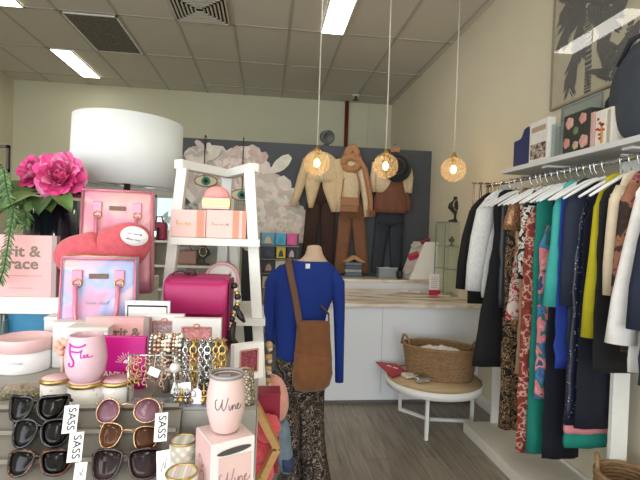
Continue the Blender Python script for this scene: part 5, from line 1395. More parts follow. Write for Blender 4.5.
c0 = lp(230, 176, YLb); plank((c0.x - .075, c0.y + .0, .01), c0 + Vector((-.010, 0, -.002)), .042, .03); c1 = Vector((c0.x + .02, c0.y + .02, P(215, 246, YLf).z)); plank((c0.x + .17, c0.y + .02, .01), c1, .036, .03, 'brace'); plank((c0.x - .02, c0.y + .05, .01), (c0.x + .0, c0.y + .05, P(215, 246, YLf).z), .05, .02, 'brace')
def bar(p0, p1, hgt, dep, nm, up=Vector((0, 0, 1))):
    p0, p1 = Vector(p0), Vector(p1); x = (p1 - p0); L_ = x.length; x.normalize(); y = up.cross(x).normalized(); z = x.cross(y)
    mt = Matrix((x, y, z)).transposed().to_4x4(); mt.translation = (p0 + p1) / 2
    return MB().box((0, 0, 0), (L_, dep, hgt), bev=.003, m=mt).build(nm, ladm, lad)
zt = (A1.z + B1.z) / 2
bar((A1.x - .018, A1.y, zt + .012), (c0.x + .01, c0.y, zt + .012), .034, .04, 'top_rail'); bar((c0.x - .01, c0.y, zt + .012), (B1.x + .018, B1.y, zt + .012), .034, .04, 'top_rail')
zs = P(215, 238, YLf).z
def shelf(z, l_, r_, yf, yb, nm='shelf'):
    a, b_ = P(l_, 300, yf).x - LO.x, P(r_, 300, yf).x - LO.x
    m = MB(); m.prismz([(a, yf - YLf), (b_, yf - YLf), (b_ - .02, yb - YLf), (a + .05, yb - YLf)], z - .026, z); m.build(nm, ladm, lad)
shelf(zs, 169, 258, YLf - .06, YLb + .06); ZS1 = zs + .0005
shelf(1.225, 157, 266, YLf - .05, YLb + .1); ZS2 = 1.2255
shelf(.69, 140, 275, YLf - .285, YLb + .13); ZS3 = .6905
m = MB()
for py in (445, 458, 470):
    q = lp(268.5, py, YLf - .028)
    m.lathe([(0, 0), (.0055, 0), (.005, .003), (0, .003)], 12, m=Matrix.Translation(q) @ Matrix.Rotation(PI / 2, 4, 'X'))
m.build('screw_heads', M('screw_dark', (90, 88, 84), .4, .5), lad)

# gift boxes on the ladder
blush = M('box_blush', (234, 196, 190), .6, var=.02); rosef = M('rose_foil', (204, 136, 112), .45, .15, var=.06); goldf = M('print_gold', (226, 196, 130), .35, .5, var=0)
YG = 1.67
def giftbox(l_, r_, tpy, z, lab, bands, D=YG, dep=.09, pr=None):
    a, b_ = P(l_, tpy, D), P(r_, tpy, D); w_ = b_.x - a.x; h = a.z - z
    t = thing('gift_box', lab, 'box', ((a.x + b_.x) / 2, D + dep / 2, z))
    MB().box((0, 0, h / 2), (w_, dep, h), bev=.002).build('body', blush, t)
    for bl, br in bands:
        MB().box2((-w_ / 2 + w_ * bl, -dep / 2 - .0012, .0008), (-w_ / 2 + w_ * br, dep / 2 + .0012, h - .0005)).build('foil_band', rosef, t)
    if pr: pr(t, w_, h, dep)
    return t
def pr1(t, w_, h, dep):
    scribble(t, w_ * .5, h * .2, goldf, (-w_ * .12, -dep / 2 - .0006, h * .52), seed=6)
def pr2(t, w_, h, dep): scribble(t, w_ * .42, h * .12, M('print_pale', (206, 176, 172), .5, var=0), (-w_ * .16, -dep / 2 - .0006, h * .5), seed=7)
giftbox(171.5, 206, 209, ZS1, 'blush pink gift box with gold print, left on the upper ladder shelf', [(.74, .96)], pr=pr1)
giftbox(206.6, 246.5, 209.5, ZS1, 'blush pink gift box with a rose foil side band, right on the upper ladder shelf', [(.66, .82), (.9, .99)], pr=pr2)
ztop = P(206, 209, YG).z + .0015
t = giftbox(202.5, 229.5, 197, ztop, 'small cream box with a gold band stacked on the blush gift boxes', [], D=YG + .01, dep=.07)
a, b_ = P(202.5, 197, YG + .01), P(229.5, 197, YG + .01)
w_ = b_.x - a.x; h = a.z - ztop
MB().box2((-w_ / 2 - .001, -.0362, h * .25), (w_ / 2 + .001, .0362, h * .82)).build('gold_band', M('band_gold', (232, 208, 130), .35, .4, var=.04), t)
c = P(217, 197, YG + .045); zd = a.z
t = thing('scallop_trinket_box', 'pink domed scalloped trinket box at the top of the stack on the ladder', 'box', (c.x, YG + .045, zd + .001))
m = MB(); R_ = 12.8 * YG / F; rings = []
for i in range(10):
    u = i / 9 * PI / 2
    rings.append([Vector((math.cos(2 * PI * j / 48) * R_ * math.cos(u * .97) * (1 + .035 * math.cos(12 * 2 * PI * j / 48)), math.sin(2 * PI * j / 48) * .036 * math.cos(u * .97), math.sin(u) * R_ * .92)) for j in range(48)])
m.loft(rings); m.build('dome', M('trinket_pink', (230, 158, 154), .7, var=.06), t)
MB().lathe([(.004, R_ * .91), (.006, R_ * .96), (0, R_ * 1.0)], 10).build('knob', goldm, t)
q = P(245.5, 238, YG + .1)
t = thing('perfume_bottle', 'small raspberry pink bottle behind the right ladder post on the upper shelf', 'bottle', (q.x + .003, YG + .13, ZS1))
MB().lathe([(.018, 0), (.02, .004), (.02, .05), (.008, .06), (.008, .068)], 20).build('body', M('rasp_glass', (190, 60, 96), .15), t); MB().lathe([(.011, .068), (.011, .095), (0, .095)], 16).build('cap', M('rasp_cap', (224, 130, 150), .3), t)
# round compact box on the second shelf
q = P(222.5, 285, 1.76)
tag(MB().box((0, 0, .0325), (.11, .07, .064), bev=.002).build('gift_carton', M('frame_card', (232, 230, 228), .5, var=.015), None, (q.x, 1.76, ZS2)), 'small white carton under the round white and pink box', 'box')
t = thing('round_gift_box', 'round white and pink box standing upright behind the magenta handbag', 'box', (q.x, 1.76, ZS2 + .0655))
R_ = P(222, 261.5, 1.76).z - ZS2 - .0655; R_ /= 2
MX_ = Matrix.Translation((0, 0, R_)) @ Matrix.Rotation(math.radians(90), 4, 'X')
MB().lathe([(0, -.03), (R_ * .97, -.03), (R_ * .97, .028), (0, .028)], 48, m=MX_).build('tub', M('rnd_white', (236, 232, 230), .5, var=.01), t)
m = MB(); rg = [[MX_ @ Vector((math.cos(2 * PI * j / 48) * r, math.sin(2 * PI * j / 48) * r, z)) for j in range(48)] for r, z in [(R_ * .985, .006), (R_ * .985, .031), (R_ * .84, .031), (R_ * .84, .0285)]]
m.loft(rg, cap=False); m.build('lid_rim', M('rnd_pink', (232, 178, 186), .5, var=.02), t)
scribble(t, R_ * 1.0, R_ * .24, M('rnd_ink', (140, 178, 190), .5, var=0), (0, -.0288, R_ * 1.32), seed=8)

# ---- magenta bag
YB_ = 1.45
a, b_ = P(165.5, 277.5, YB_), P(229, 277.5, YB_); w_ = b_.x - a.x; h = a.z - T2
mag = M('magenta_leather', (150, 28, 84), .5, var=.04, scale=14, bump=.08)
t = thing('crossbody_bag', 'magenta leather crossbody bag with a front flap behind the white photo frames', 'handbag', ((a.x + b_.x) / 2, YB_ + .045, T2), -.06)
MB().box((0, 0, h / 2), (w_, .085, h), bev=.018, seg=4).build('body', mag, t)
m = MB()
def fl(u, v):
    s_ = (v - .5) * 2
    x = s_ * w_ / 2 * 1.012; drop = h * .46 * u
    if abs(s_) > .75: drop *= 1 - .35 * ((abs(s_) - .75) / .25) ** 2
    a_ = min(1, u / .14)
    return Vector((x, .03 - .079 * a_ ** .8 - .006 * math.sin(PI * u), h + .007 - .012 * a_ * a_ - drop))
m.grid(fl, 24, 24); fo = m.build('flap', M('magenta_flap', (172, 36, 98), .45, var=.03, scale=14, bump=.08), t, fixn=False)
so = fo.modifiers.new('thick', 'SOLIDIFY'); so.thickness = .004
gus = M('plum_gusset', (104, 22, 62), .5)
MB().box((w_ / 2 + .004, .006, h * .52), (.010, .07, h * .94), bev=.004).build('gusset', gus, t)
for s in (-1, 1): m = MB(); m.torus((s * (w_ / 2 + .004), .0, h * .92), .011, .0022, 18, 6, axis='x'); m.build('strap_ring', blackm if s > 0 else goldm, t)
m = MB(); m.tube([(-w_ * .48, .0, h * .97), (-w_ * .42, .005, h * 1.05), (-w_ * .3, .01, h * 1.07), (-w_ * .22, .01, h * 1.03)], .006, 8, flat=.4); m.tube([(-w_ * .22, .01, h * 1.02), (-w_ * .2, .012, h * 1.075), (-w_ * .12, .012, h * 1.06), (-w_ * .1, .012, h * 1.01)], .009, 8); m.build('strap', M('strap_dark', (62, 44, 48), .6), t)
m = MB()
for i in range(16):
    u = i / 15; m.sphere((w_ / 2 + .018 + .012 * math.sin(u * 6), -.02, h * (.9 - .75 * u)), .0085 if i % 3 else .011, 10, 7, mi=i % 3)
m.build('bead_chain', [M('bead_dark', (40, 38, 38), .3), M('bead_cream', (206, 190, 168), .4), goldm], t)
m = MB(); m.tube([(w_ / 2 + .025, -.022, h * .62), (w_ / 2 + .04, -.026, h * .5), (w_ / 2 + .055, -.03, h * .42)], [.006, .012, .004], 8); m.tube([(w_ / 2 + .022, -.022, h * .42), (w_ / 2 + .012, -.03, h * .2), (w_ / 2 + .03, -.03, h * .12)], [.006, .014, .010], 8); m.build('leather_charm', M('bead_dark', (0, 0, 0)), t)

# ---- photo frames / glitter cards
def frame(lab, D, l_, r_, tpy, z, rz, glitter, bord=.20, dep=.022, clip=True, nm='glitter_frame'):
    a, b_ = P(l_, tpy, D), P(r_, tpy, D); w_ = (b_.x - a.x); h = a.z - z
    t = thing(nm, lab, 'frame', ((a.x + b_.x) / 2, D + dep / 2, z), rz, group='white box frames')
    e = w_ * bord; y = -dep / 2
    m = MB(); m.box2((-w_ / 2, y, 0), (-w_ / 2 + e, -y, h)); m.box2((w_ / 2 - e, y, 0), (w_ / 2, -y, h)); m.box2((-w_ / 2 + e, y, 0), (w_ / 2 - e, -y, h * .2)); m.box2((-w_ / 2 + e, y, h - e * .9), (w_ / 2 - e, -y, h))
    m.build('frame', M('frame_card', (232, 230, 228), .5, var=.015), t)
    MB().box2((-w_ / 2 + e, y + .005, h * .2), (w_ / 2 - e, -y, h - e * .9)).build('glitter_panel', glitter, t)
    m = MB(); f = .0022
    x0, x1, z0, z1 = -w_ / 2 + e, w_ / 2 - e, h * .2, h - e * .9
    for A in ((x0 - f, z0, x0 + f, z1), (x1 - f, z0, x1 + f, z1), (x0, z0 - f, x1, z0 + f), (x0, z1 - f, x1, z1 + f)): m.box2((A[0], y - .001, A[1]), (A[2], y + .002, A[3]))
    m.build('inner_trim', M('rose_trim', (206, 150, 140), .35, .4, var=0), t)
    if clip: MB().torus((0, y - .001, h - e * .75), .008, .0016, 16, 6, axis='y', sy=.6).build('clasp', rosef, t)
    return t
glp = PAT('glitter_pink', [(0, (250, 214, 214)), (.2, (238, 164, 168)), (.5, (224, 140, 148))], 160, 'voronoi', .4)
gls = PAT('glitter_silver', [(0, (236, 220, 220)), (.2, (206, 178, 180)), (.5, (184, 156, 160))], 160, 'voronoi', .4)
glc = PAT('glitter_crimson', [(0, (190, 100, 120)), (.2, (150, 62, 82)), (.5, (128, 48, 68))], 160, 'voronoi', .45)
frame('white box frame with pale silver glitter, left of the pink glitter frame', 1.30, 145.5, 184, 314.5, T2, -.04, gls)
frame('white box frame with bright pink glitter in front of the magenta bag', 1.265, 172.5, 221.5, 318.5, T2, -.04, glp)
frame('white box frame with crimson glitter turned away, right of the bracelets', 1.20, 231, 264, 344, T2, .5, glc, bord=.2, clip=False)
t = thing('card_stand', 'white card with a black border line behind the two glitter frames', 'card', (P(146, 300, 1.31).x, 1.335, T2), -.05)
h = P(146, 301, 1.33).z - T2; w_ = 42 * 1.33 / F
MB().box((0, 0, h / 2), (w_, .012, h), bev=.001).build('card', M('frame_card', (0, 0, 0)), t)
m = MB()
for A in ((-w_ * .45, h * .1, -w_ * .43, h * .93), (w_ * .43, h * .1, w_ * .45, h * .93), (-w_ * .45, h * .91, w_ * .45, h * .935)): m.box2((A[0], -.0075, A[1]), (A[2], -.006, A[3]))
m.build('border_line', blackm, t)

# ---- white boxes with steps
wb = M('carton_white', (226, 224, 222), .55, var=.02)
for i, (l_, r_, tpy, D, lab) in enumerate([(43.5, 72, 317, 1.40, 'white gift carton, furthest back of three behind the pink tumbler'), (52, 90, 322, 1.31, 'white gift carton, middle one of three behind the pink tumbler'), (66, 107, 327.5, 1.22, 'white gift carton directly behind the pink tumbler')]):
    a, b_ = P(l_, tpy, D), P(r_, tpy, D); w_ = b_.x - a.x; h = a.z - T2
    t = thing('gift_carton', lab, 'box', ((a.x + b_.x) / 2, D + .035, T2), .05, group='white gift cartons')
    MB().box((0, 0, h / 2 - .006), (w_, .066, h - .012), bev=.002).build('carton', wb, t)
    MB().box((0, 0, h - .006), (w_ + .002, .068, .0115), bev=.002).build('lid', M('carton_lid', (222, 216, 210), .55, var=.02), t)
    MB().box((w_ * .1, -.0338, h * .5), (w_ * .4, .001, .006)).build('print', M('carton_print', (180, 176, 180), .6), t)
q = P(60, 348, 1.17)
t = thing('ribbon_rosette', 'peach satin rosette in front of the white gift cartons', 'rosette', (q.x, 1.185, T2))
m = MB(); zc = q.z - T2
for i in range(7):
    a = 2 * PI * i / 7; m.sphere((math.cos(a) * .013, -.006 * (i % 2), zc + math.sin(a) * .013), (.010, .005, .010), 10, 7)
m.sphere((0, -.01, zc), .007, 10, 7); m.build('loops', M('satin_peach', (236, 176, 156), .4, var=.1), t)
MB().tube([(0, .0, 0), (0, 0, zc)], .004, 6).build('stalk', M('satin_peach2', (222, 190, 176), .4), t)

# ---- powder tin
q = P(22.5, 373, 1.30)
t = thing('round_gift_tin', 'white round gift box with a pink lid at the left edge of the photo', 'box', (q.x, 1.31, T2), 0)
R_ = 23.5 * 1.31 / F; hz = .088
MB().lathe([(R_ * .955, 0), (R_ * .965, .003), (R_ * .965, hz * .66), (0, hz * .66)], 48).build('tub', M('tin_white', (236, 236, 236), .4, var=.01), t)
MB().lathe([(R_ * .97, hz * .62), (R_, hz * .63), (R_, hz * .97), (R_ * .985, hz), (R_ * .93, hz), (R_ * .92, hz * .965), (0, hz * .965)], 48).build('lid', M('tin_pink', (230, 190, 190), .4, var=.03), t)
scribble(t, .05, .016, M('tin_ink', (206, 204, 206), .4, var=0), (.014, -R_ * .962, hz * .38), seed=9)

# ---- gold rimmed tins
def candle(px, py, D, rpx, hz, lab):
    q = P(px, py, D); t = thing('candle_tin', lab, 'candle', (q.x, D, T2), group='gold-rimmed candle tins')
    r = rpx * .88 * D / F
    MB().lathe([(r * .93, 0), (r * .95, .003), (r * .95, hz), (0, hz)], 36).build('body', PAT('tin_speckle', [(0, (232, 228, 224)), (.6, (232, 228, 224)), (.66, (200, 190, 188))], 60, 'noise', .5), t)
    MB().lathe([(r * .96, hz - .001), (r, hz), (r, hz + .008), (r * .92, hz + .009), (r * .90, hz + .006), (0, hz + .006)], 36).build('gold_rim', goldm, t)
    MB().lathe([(0, hz + .0063), (r * .895, hz + .0063), (r * .89, hz + .0085), (0, hz + .0085)], 36).build('lid_label', M('lid_pink', (230, 194, 194), .5, var=.05), t)
    return hz + .009
candle(57, 385, 1.085, 16.5, .04, 'gold-rimmed candle tin left of the pink tumbler')
zt2 = candle(86.5, 391, 1.06, 19, .04, 'gold-rimmed candle tin under the pink tumbler')
candle(117.5, 388, 1.068, 17.5, .04, 'gold-rimmed candle tin in front of the magenta book')
# pink tumbler
q = P(85.5, 387, 1.06)
t = thing('tumbler', 'pink stemless tumbler with purple script standing on a gold-rimmed candle tin', 'tumbler', (q.x, 1.06, T2 + zt2 + .0005))
rw = 18.6 * 1.06 / F
hz = (P(85, 332, 1.06).z - (T2 + zt2)) * .95
speck = PAT('tumbler_pink', [(0, (214, 176, 190)), (.5, (224, 188, 200)), (1, (206, 166, 180))], 70, 'noise', .32, False)
pf = [(rw * .55, 0), (rw * .72, .004), (rw * .92, hz * .2), (rw, hz * .45), (rw * .97, hz * .65), (rw * .86, hz * .86), (rw * .8, hz * .985), (rw * .78, hz), (rw * .74, hz), (rw * .8, hz * .8), (rw * .9, hz * .45), (rw * .6, .01), (0, .008)]
MB().lathe(pf, 48).build('cup', speck, t)
def rad(zf):
    for (r0, z0), (r1, z1) in zip(pf[:8], pf[1:8]):
        if z0 <= zf <= z1: return r0 + (r1 - r0) * (zf - z0) / (z1 - z0)
    return rw
def script(t, strokes, mat, r, rfun, nm='script'):
    """strokes on the wall of a round cup : list of [(angle across in m, height)]"""
    m = MB()
    for st in strokes:
        pts = []
        for x, z in st:
            R0 = rfun(z) + .0004; a = -PI / 2 + x / R0; pts.append((R0 * math.cos(a), R0 * math.sin(a), z))
        if len(pts) > 1: m.tube(pts, r, 6)
    return m.build(nm, mat, t)
def bez(*p, n=10):
    out = []
    for i in range(0, len(p) - 1, 3):
        if i + 3 >= len(p): break
        a, b, c, d = [Vector(v).to_2d() if len(v) > 2 else Vector(v) for v in p[i:i + 4]]
        for k in range(n + (i + 6 > len(p))): u = k / n; out.append(tuple(a * (1 - u) ** 3 + b * 3 * u * (1 - u) ** 2 + c * 3 * u * u * (1 - u) + d * u ** 3))
    return out
U = hz
pur = M('script_magenta', (198, 46, 168), .3, var=0)
script(t, [bez((-.026, U * .86), (-.012, U * .80), (.0, U * .78), (.012, U * .86)), bez((-.022, U * .84), (-.026, U * .6), (-.002, U * .55), (-.012, U * .42), (-.02, U * .38), (-.024, U * .44), (-.02, U * .48)),
           bez((-.018, U * .72), (-.006, U * .70), (.002, U * .70), (.006, U * .74))], pur, .0021, rad)
script(t, [bez((.006, U * .76), (.002, U * .62), (.004, U * .56), (.01, U * .60), (.016, U * .64), (.01, U * .68), (.009, U * .62)), bez((.012, U * .60), (.018, U * .58), (.02, U * .66), (.017, U * .66), (.014, U * .64), (.018, U * .56), (.028, U * .62))], pur, .0013, rad)

# magenta book
D = 1.14
a, b_ = P(92.5, 337, D), P(146, 337, D); w_ = b_.x - a.x; h = a.z - T2
t = thing('quote_card_book', 'bright magenta square book with white lettering behind the gold-rimmed tins', 'book', ((a.x + b_.x) / 2, D + .01, T2), -.05)
mg = M('magenta_cover', (204, 20, 138), .4, var=.03)
MB().box((0, -.0085, h / 2), (w_, .003, h), bev=.0008).build('front_cover', mg, t); MB().box((0, .0085, h / 2), (w_, .003, h), bev=.0008).build('back_cover', mg, t)
MB().box((-w_ / 2 + .0025, 0, h / 2), (.005, .0145, h)).build('spine', mg, t)
MB().box((.001, 0, h / 2), (w_ - .010, .0135, h - .006)).build('pages', M('page_block', (0, 0, 0)), t)
wi = M('print_white', (240, 238, 236), .5, var=0)
text('FANTASTIC', h * .155, wi, t, (.006, -.0103, h * .26), bold=.0006, rot=(PI / 2, .08, 0))
m = MB(); cx_, cz_ = .020, h * .50
for k in range(13):
    an = PI * (k / 12) * .98 + .03 - .1; r0, r1 = .012, .024 if k % 2 else .028
    m.tube([(cx_ + math.cos(an) * r0, -.0102, cz_ + math.sin(an) * r0), (cx_ + math.cos(an) * r1, -.0102, cz_ + math.sin(an) * r1)], .0007, 4)
m.build('sun_rays', wi, t)
m = MB(); m.add([(cx_ + math.cos(PI * k / 12) * .009, -.0102, cz_ + math.sin(PI * k / 12) * .009) for k in range(13)], [list(range(13))]); m.build('sun_print', wi, t, fixn=False)
# ================================================================ JEWELLERY on the tier
def tbar(lab, D, l_, r_, tpy):
    a, b_ = P(l_, tpy, D), P(r_, tpy, D); w_ = b_.x - a.x; h = (a.z + b_.z) / 2 - T2
    t = thing('bracelet_stand', lab, 'jewellery stand', ((a.x + b_.x) / 2, D, T2))
    MB().tube([(-w_ / 2, 0, h - .012), (w_ / 2, 0, h - .012)], .012, 16).build('bar', M('velvet_grey', (120, 112, 104), .9), t)
    MB().tube([(0, .0, .01), (0, 0, h - .02)], .008, 12).build('post', M('velvet_grey', (0, 0, 0)), t)
    MB().box((0, .02, .005), (w_ * .8, .07, .0095), bev=.003).build('base', M('velvet_grey', (0, 0, 0)), t)
    return t, w_, h
def hangloop(L_, r_top, n, wob=0):
    """points of a closed loop hanging over a bar at the origin"""
    pts = []
    for k in range(n):
        u = k / n
        if u < .25: a = PI - PI * u / .25; pts.append((0, math.cos(a) * r_top, math.sin(a) * r_top))
        else:
            v = (u - .25) / .75
            # ellipse-like lower run
            y = r_top * math.cos(PI * v); z = -L_ * math.sin(PI * v) ** .8
            pts.append((wob * math.sin(v * 9), y, z))
    return [Vector(p) for p in pts]
def beaded(loc, L_, rb, mats, lab, x, tagged=False, n=None):
    t_ = thing('bead_bracelet', lab, 'bracelet', loc, RND.uniform(-.10, .10), 'bead bracelets on the first bracelet stand')
    pts = hangloop(L_, .0145 + rb, 400); 
    ln = sum((pts[i] - pts[i - 1]).length for i in range(len(pts))); n = n or int(ln / (rb * 2.05))
    m = MB(); acc = 0; step = ln / n; nxt = 0; k = 0
    for i in range(len(pts)):
        d = (pts[i] - pts[i - 1]).length
        if acc >= nxt and k < n:
            m.sphere(pts[i], rb * RND.uniform(.9, 1.08), 8, 6, mi=RND.choice(range(len(mats)))); nxt += step; k += 1
        acc += d
    m.build('bead_string', mats, t_)
    return t_
silv = M('bead_silver', (196, 196, 196), .22, .9, var=.1); rosb = M('bead_rose', (206, 164, 142), .3, .6, var=.1); crm = M('bead_ivory', (226, 216, 200), .35, var=.05); brz = M('bead_bronze', (150, 122, 92), .35, .5, var=.1)
st1, w_, h = tbar('dark velvet bracelet bar carrying the beaded bracelets, beside the magenta book', 1.09, 151, 184, 338)
n_ = 9
for i in range(n_):
    x = -w_ / 2 + w_ * (i + .5) / n_
    beaded((st1.location.x + x, 1.09, T2 + h - .012), .072 + .012 * (i % 2), .0042 + .0006 * (i % 3), [[silv, crm], [rosb, crm, brz], [silv, rosb], [crm, brz]][i % 4], ('beaded bracelet, %s on the bar beside the magenta book' % ['leftmost', 'second from the left', 'third from the left', 'fourth from the left', 'in the very middle', 'fourth from the right', 'third from the right', 'second from the right', 'rightmost'][i]), x)
def chain(loc, L_, lw, mt, lab, group='chain bracelets on the second bracelet stand', tagcol=None, taglen=.02):
    t_ = thing('chain_bracelet', lab, 'bracelet', loc, RND.uniform(-.08, .08), group)
    pts = hangloop(L_, .0145 + lw * .3, 400); ln = sum((pts[i] - pts[i - 1]).length for i in range(400)); n = int(ln / (lw * 1.25))
    m = MB(); acc = 0; k = 0
    for i in range(400):
        if acc >= k * ln / n and k < n:
            tg = (pts[(i + 1) % 400] - pts[i - 1]).normalized(); a = Vector((1, 0, 0)) if k % 2 == 0 else tg.cross(Vector((1, 0, 0))).normalized()
            nn = tg.cross(a).normalized()
            mt4 = Matrix((tg, a, nn)).transposed().to_4x4(); mt4.translation = pts[i]
            m.torus((0, 0, 0), lw * .78, lw * .2, 12, 6, m=mt4, sx=1.1, sy=.8); k += 1
        acc += (pts[i] - pts[i - 1]).length
    m.build('links', mt, t_)
    if tagcol:
        MB().tube([(0, -.018, -L_ * .55), (.0, -.04, -L_ * .8), (.0, -.0505, -L_ * .9)], .0006, 4).build('tag_string', whitem, t_)
        MB().prism([(-.011, -L_ - .026), (.011, -L_ - .026), (.011, -L_ + .002), (.005, -L_ + .009), (-.005, -L_ + .009), (-.011, -L_ + .002)], -.0515, -.0505).build('price_tag', M('tag_lilac', tagcol, .6, var=0), t_)
    return t_
st2, w2_, h2_ = tbar('dark velvet bracelet bar carrying the chunky chain bracelets behind the white tumbler', 1.07, 184, 226, 343)
silverm = M('chain_silver', (206, 208, 210), .16, 1, var=.05); goldc = M('chain_gold', (208, 176, 112), .28, 1, var=.08)
for i, (fx, L_, lw, mt, lab, tg) in enumerate([(.08, .088, .0085, silverm, 'silver chain bracelet at the left end of the chain bracelet bar', None), (.26, .082, .0115, goldc, 'chunky gold chain bracelet second from the left on the chain bar', None), (.44, .086, .0085, silverm, 'thin silver chain bracelet with a pale price tag in the middle of the chain bar', (226, 228, 240)),
                                           (.60, .09, .0115, silverm, 'chunky silver chain bracelet third from the right on the chain bar', None), (.78, .078, .0105, goldc, 'gold chain bracelet second from the right on the chain bar', None), (.93, .07, .0125, goldc, 'chunkiest gold chain bracelet at the right end of the chain bar', None)]):
    chain((st2.location.x - w2_ / 2 + w2_ * fx, 1.07, T2 + h2_ - .012), L_, lw, mt, lab, tagcol=tg)
# silver charm necklaces hanging lower left with white tags
def hook_jewel(px, py0, py1, D, mt, lab, tagw=None, bead=None, n=9, gold=False):
    a, b_ = P(px, py0, D), P(px, py1, D)
    t = thing('earring', lab, 'earring', a, group='earrings and charms below the bracelets')
    L_ = a.z - b_.z
    m = MB()
    for k in range(n):
        u = k / (n - 1); m.torus((.004 * math.sin(k * 1.7), 0, -L_ * u), .0038 + .002 * math.sin(PI * u), .0011, 12, 5, axis='y' if k % 2 else 'x', sy=1.2)
    m.build('drops', mt, t)
    return t
est = thing('earring_stand', 'clear acrylic earring stand in front of the beaded bracelets', 'jewellery stand', (P(150, 390, 1.035).x, 1.045, T2))
ew = 24 * 1.04 / F
zz = P(150, 356, 1.04).z - T2
MB().box((0, .0, .003), (2 * ew, .05, .0055), bev=.001).build('base', GLASS('acrylic', (0, 0, 0)), est)
for s in (-1, 1): MB().tube([(s * ew * .9, 0, .005), (s * ew * .9, 0, zz)], .0022, 8).build('post', silv, est)
MB().tube([(-ew * .95, 0, zz), (ew * .95, 0, zz)], .0022, 8).build('rod', silv, est)
for px, y0, y1, mt, lab in [(131, 357, 388, goldc, 'gold drop earring furthest left on the acrylic earring stand'), (138, 357, 384, goldc, 'gold drop earring second from the left on the acrylic earring stand'), (146, 358, 386, rosb, 'rose gold drop earring in the middle of the acrylic earring stand'), (154, 357, 382, brz, 'bronze drop earring right of the middle on the acrylic earring stand'), (163, 357, 388, rosb, 'rose gold drop earring furthest right on the acrylic earring stand')]:
    hook_jewel(px, y0, y1, 1.0405, mt, lab)
t = thing('price_card', 'small white price card hanging on the acrylic earring stand', 'price tag', P(154, 372, 1.025))
MB().box((0, 0, 0), (.024, .001, .018), m=Matrix.Rotation(.4, 4, 'Y')).build('card', M('tag_white', (0, 0, 0)), t); MB().tube([(0, .0, .008), (0, .0155, .0365)], .0006, 4).build('thread', M('tag_white', (0, 0, 0)), t)
# lower tray of charms
q = P(186, 402, 1.02)
tr = thing('charm_tray', 'clear tray of silver and gold charms in front of the chain bracelets', 'tray', (q.x, 1.03, T2))
MB().box((0, 0, .003), (.11, .055, .0055), bev=.001).build('base', GLASS('acrylic', (0, 0, 0)), tr)
for i, (px, mt) in enumerate([(176, silv), (181, goldc), (186, silv), (192, brz), (197, silv), (203, goldc)]):
    x = P(px, 402, 1.03).x - q.x
    m = MB(); m.tube([(x, .0, .006), (x + .002, -.004, .03), (x - .001, .006, .05)], .0022, 6); m.sphere((x, -.006, .014), .0075 if i % 2 else .0055, 10, 7); m.torus((x + .003, -.01, .03), .007, .0016, 14, 6, axis='y')
    m.build('charm', mt, tr)
for px, py, D, lab in [(177, 389, 1.035, 'white paper tag standing left in the charm tray'), (186, 388, 1.03, 'white paper tag standing in the middle of the charm tray')]:
    q2_ = P(px, py, D); t = thing('price_card', lab, 'price tag', q2_, rot=(0, .25 if px < 180 else -.1, 0))
    MB().box((0, 0, 0), (.022, .0012, .026)).build('card', M('tag_white', (0, 0, 0)), t); MB().tube([(0, 0, -.013), (0, .002, -.037)], .0012, 5).build('pin', silv, t)
q = P(175.5, 367, 1.04)
t = thing('pearl_pendant', 'large silver pearl ornament on a pin before the beaded bracelets', 'ornament', (q.x, 1.035, T2))
MB().sphere((0, 0, q.z - T2), .0125, 18, 12).build('pearl', M('pearl', (222, 220, 214), .15, .3, var=.03), t); MB().tube([(0, 0, 0), (0, 0, q.z - T2 - .011)], .0014, 6).build('pin', silv, t)
# clear gem packets at the left
for px, py, lab, sd in [(14, 383, 'clear packet of gems at the left edge, before the round gift box', 3), (31, 381, 'clear packet of gems beside the left candle tin', 5)]:
    q = P(px, py + 4, 1.10); t = thing('gem_packet', lab, 'packet', (q.x, 1.10, T2), .1 * sd)
    MB().box((0, 0, .0105), (.052, .06, .02), bev=.006).build('sleeve', GLASS('packet_film', (214, 214, 190), .8), t)
    m = MB()
    for k in range(34): m.sphere((RND.uniform(-.02, .02), RND.uniform(-.024, .024), RND.uniform(.006, .015)), (.0042, .0042, .0035), 8, 5, mi=k % 3)
    m.build('gems', [silv, goldc, M('gem_olive', (120, 116, 84), .2, .3)], t)

# ================================================================ SUNGLASSES RACK
SL = 1.383; Y0s, Z0s = .985, 1.158
Nn = Vector((0, -SL, 1)).normalized()            # outward normal of the slope
TH = math.atan2(1, SL)                           # lean from vertical
rk = thing('sunglasses_rack', 'sloping taupe rack of sunglasses at the front of the display table', 'rack', (0, 0, TT + .0005))
rx0, rx1 = -.66, -.17
m = MB(); zt_ = Z0s - TT; yb_ = Y0s - zt_ / SL
m.add([(x, y, z) for x in (rx0, rx1) for y, z in ((yb_, 0), (Y0s, zt_), (Y0s + .012, zt_), (Y0s + .012, 0))], [[0, 1, 2, 3], [7, 6, 5, 4], [0, 4, 5, 1], [1, 5, 6, 2], [2, 6, 7, 3], [3, 7, 4, 0]])
m.build('sloping_panel', taupe, rk)
def slope_pt(px, py, off):
    """point on the slope pushed out by off, seen at a pixel"""
    d = RAY(px, py); o = Vector((0, 0, HC)); q0 = Vector((0, Y0s, Z0s)) + Nn * off
    k = (q0 - o).dot(Nn) / d.dot(Nn); return o + d * k
zr_ = []
for i, py in enumerate((406, 431, 459)):
    c = slope_pt(90, py, .0); z = c.z - TT; y = c.y
    m = MB(); m.box((0, 0, 0), (rx1 - rx0 - .01, .012, .008), m=Matrix.Translation(((rx0 + rx1) / 2, y - .006, z)) @ Matrix.Rotation(-TH, 4, 'X')); m.build('ledge', M('taupe_ledge', (122, 116, 106), .4, var=.03), rk)
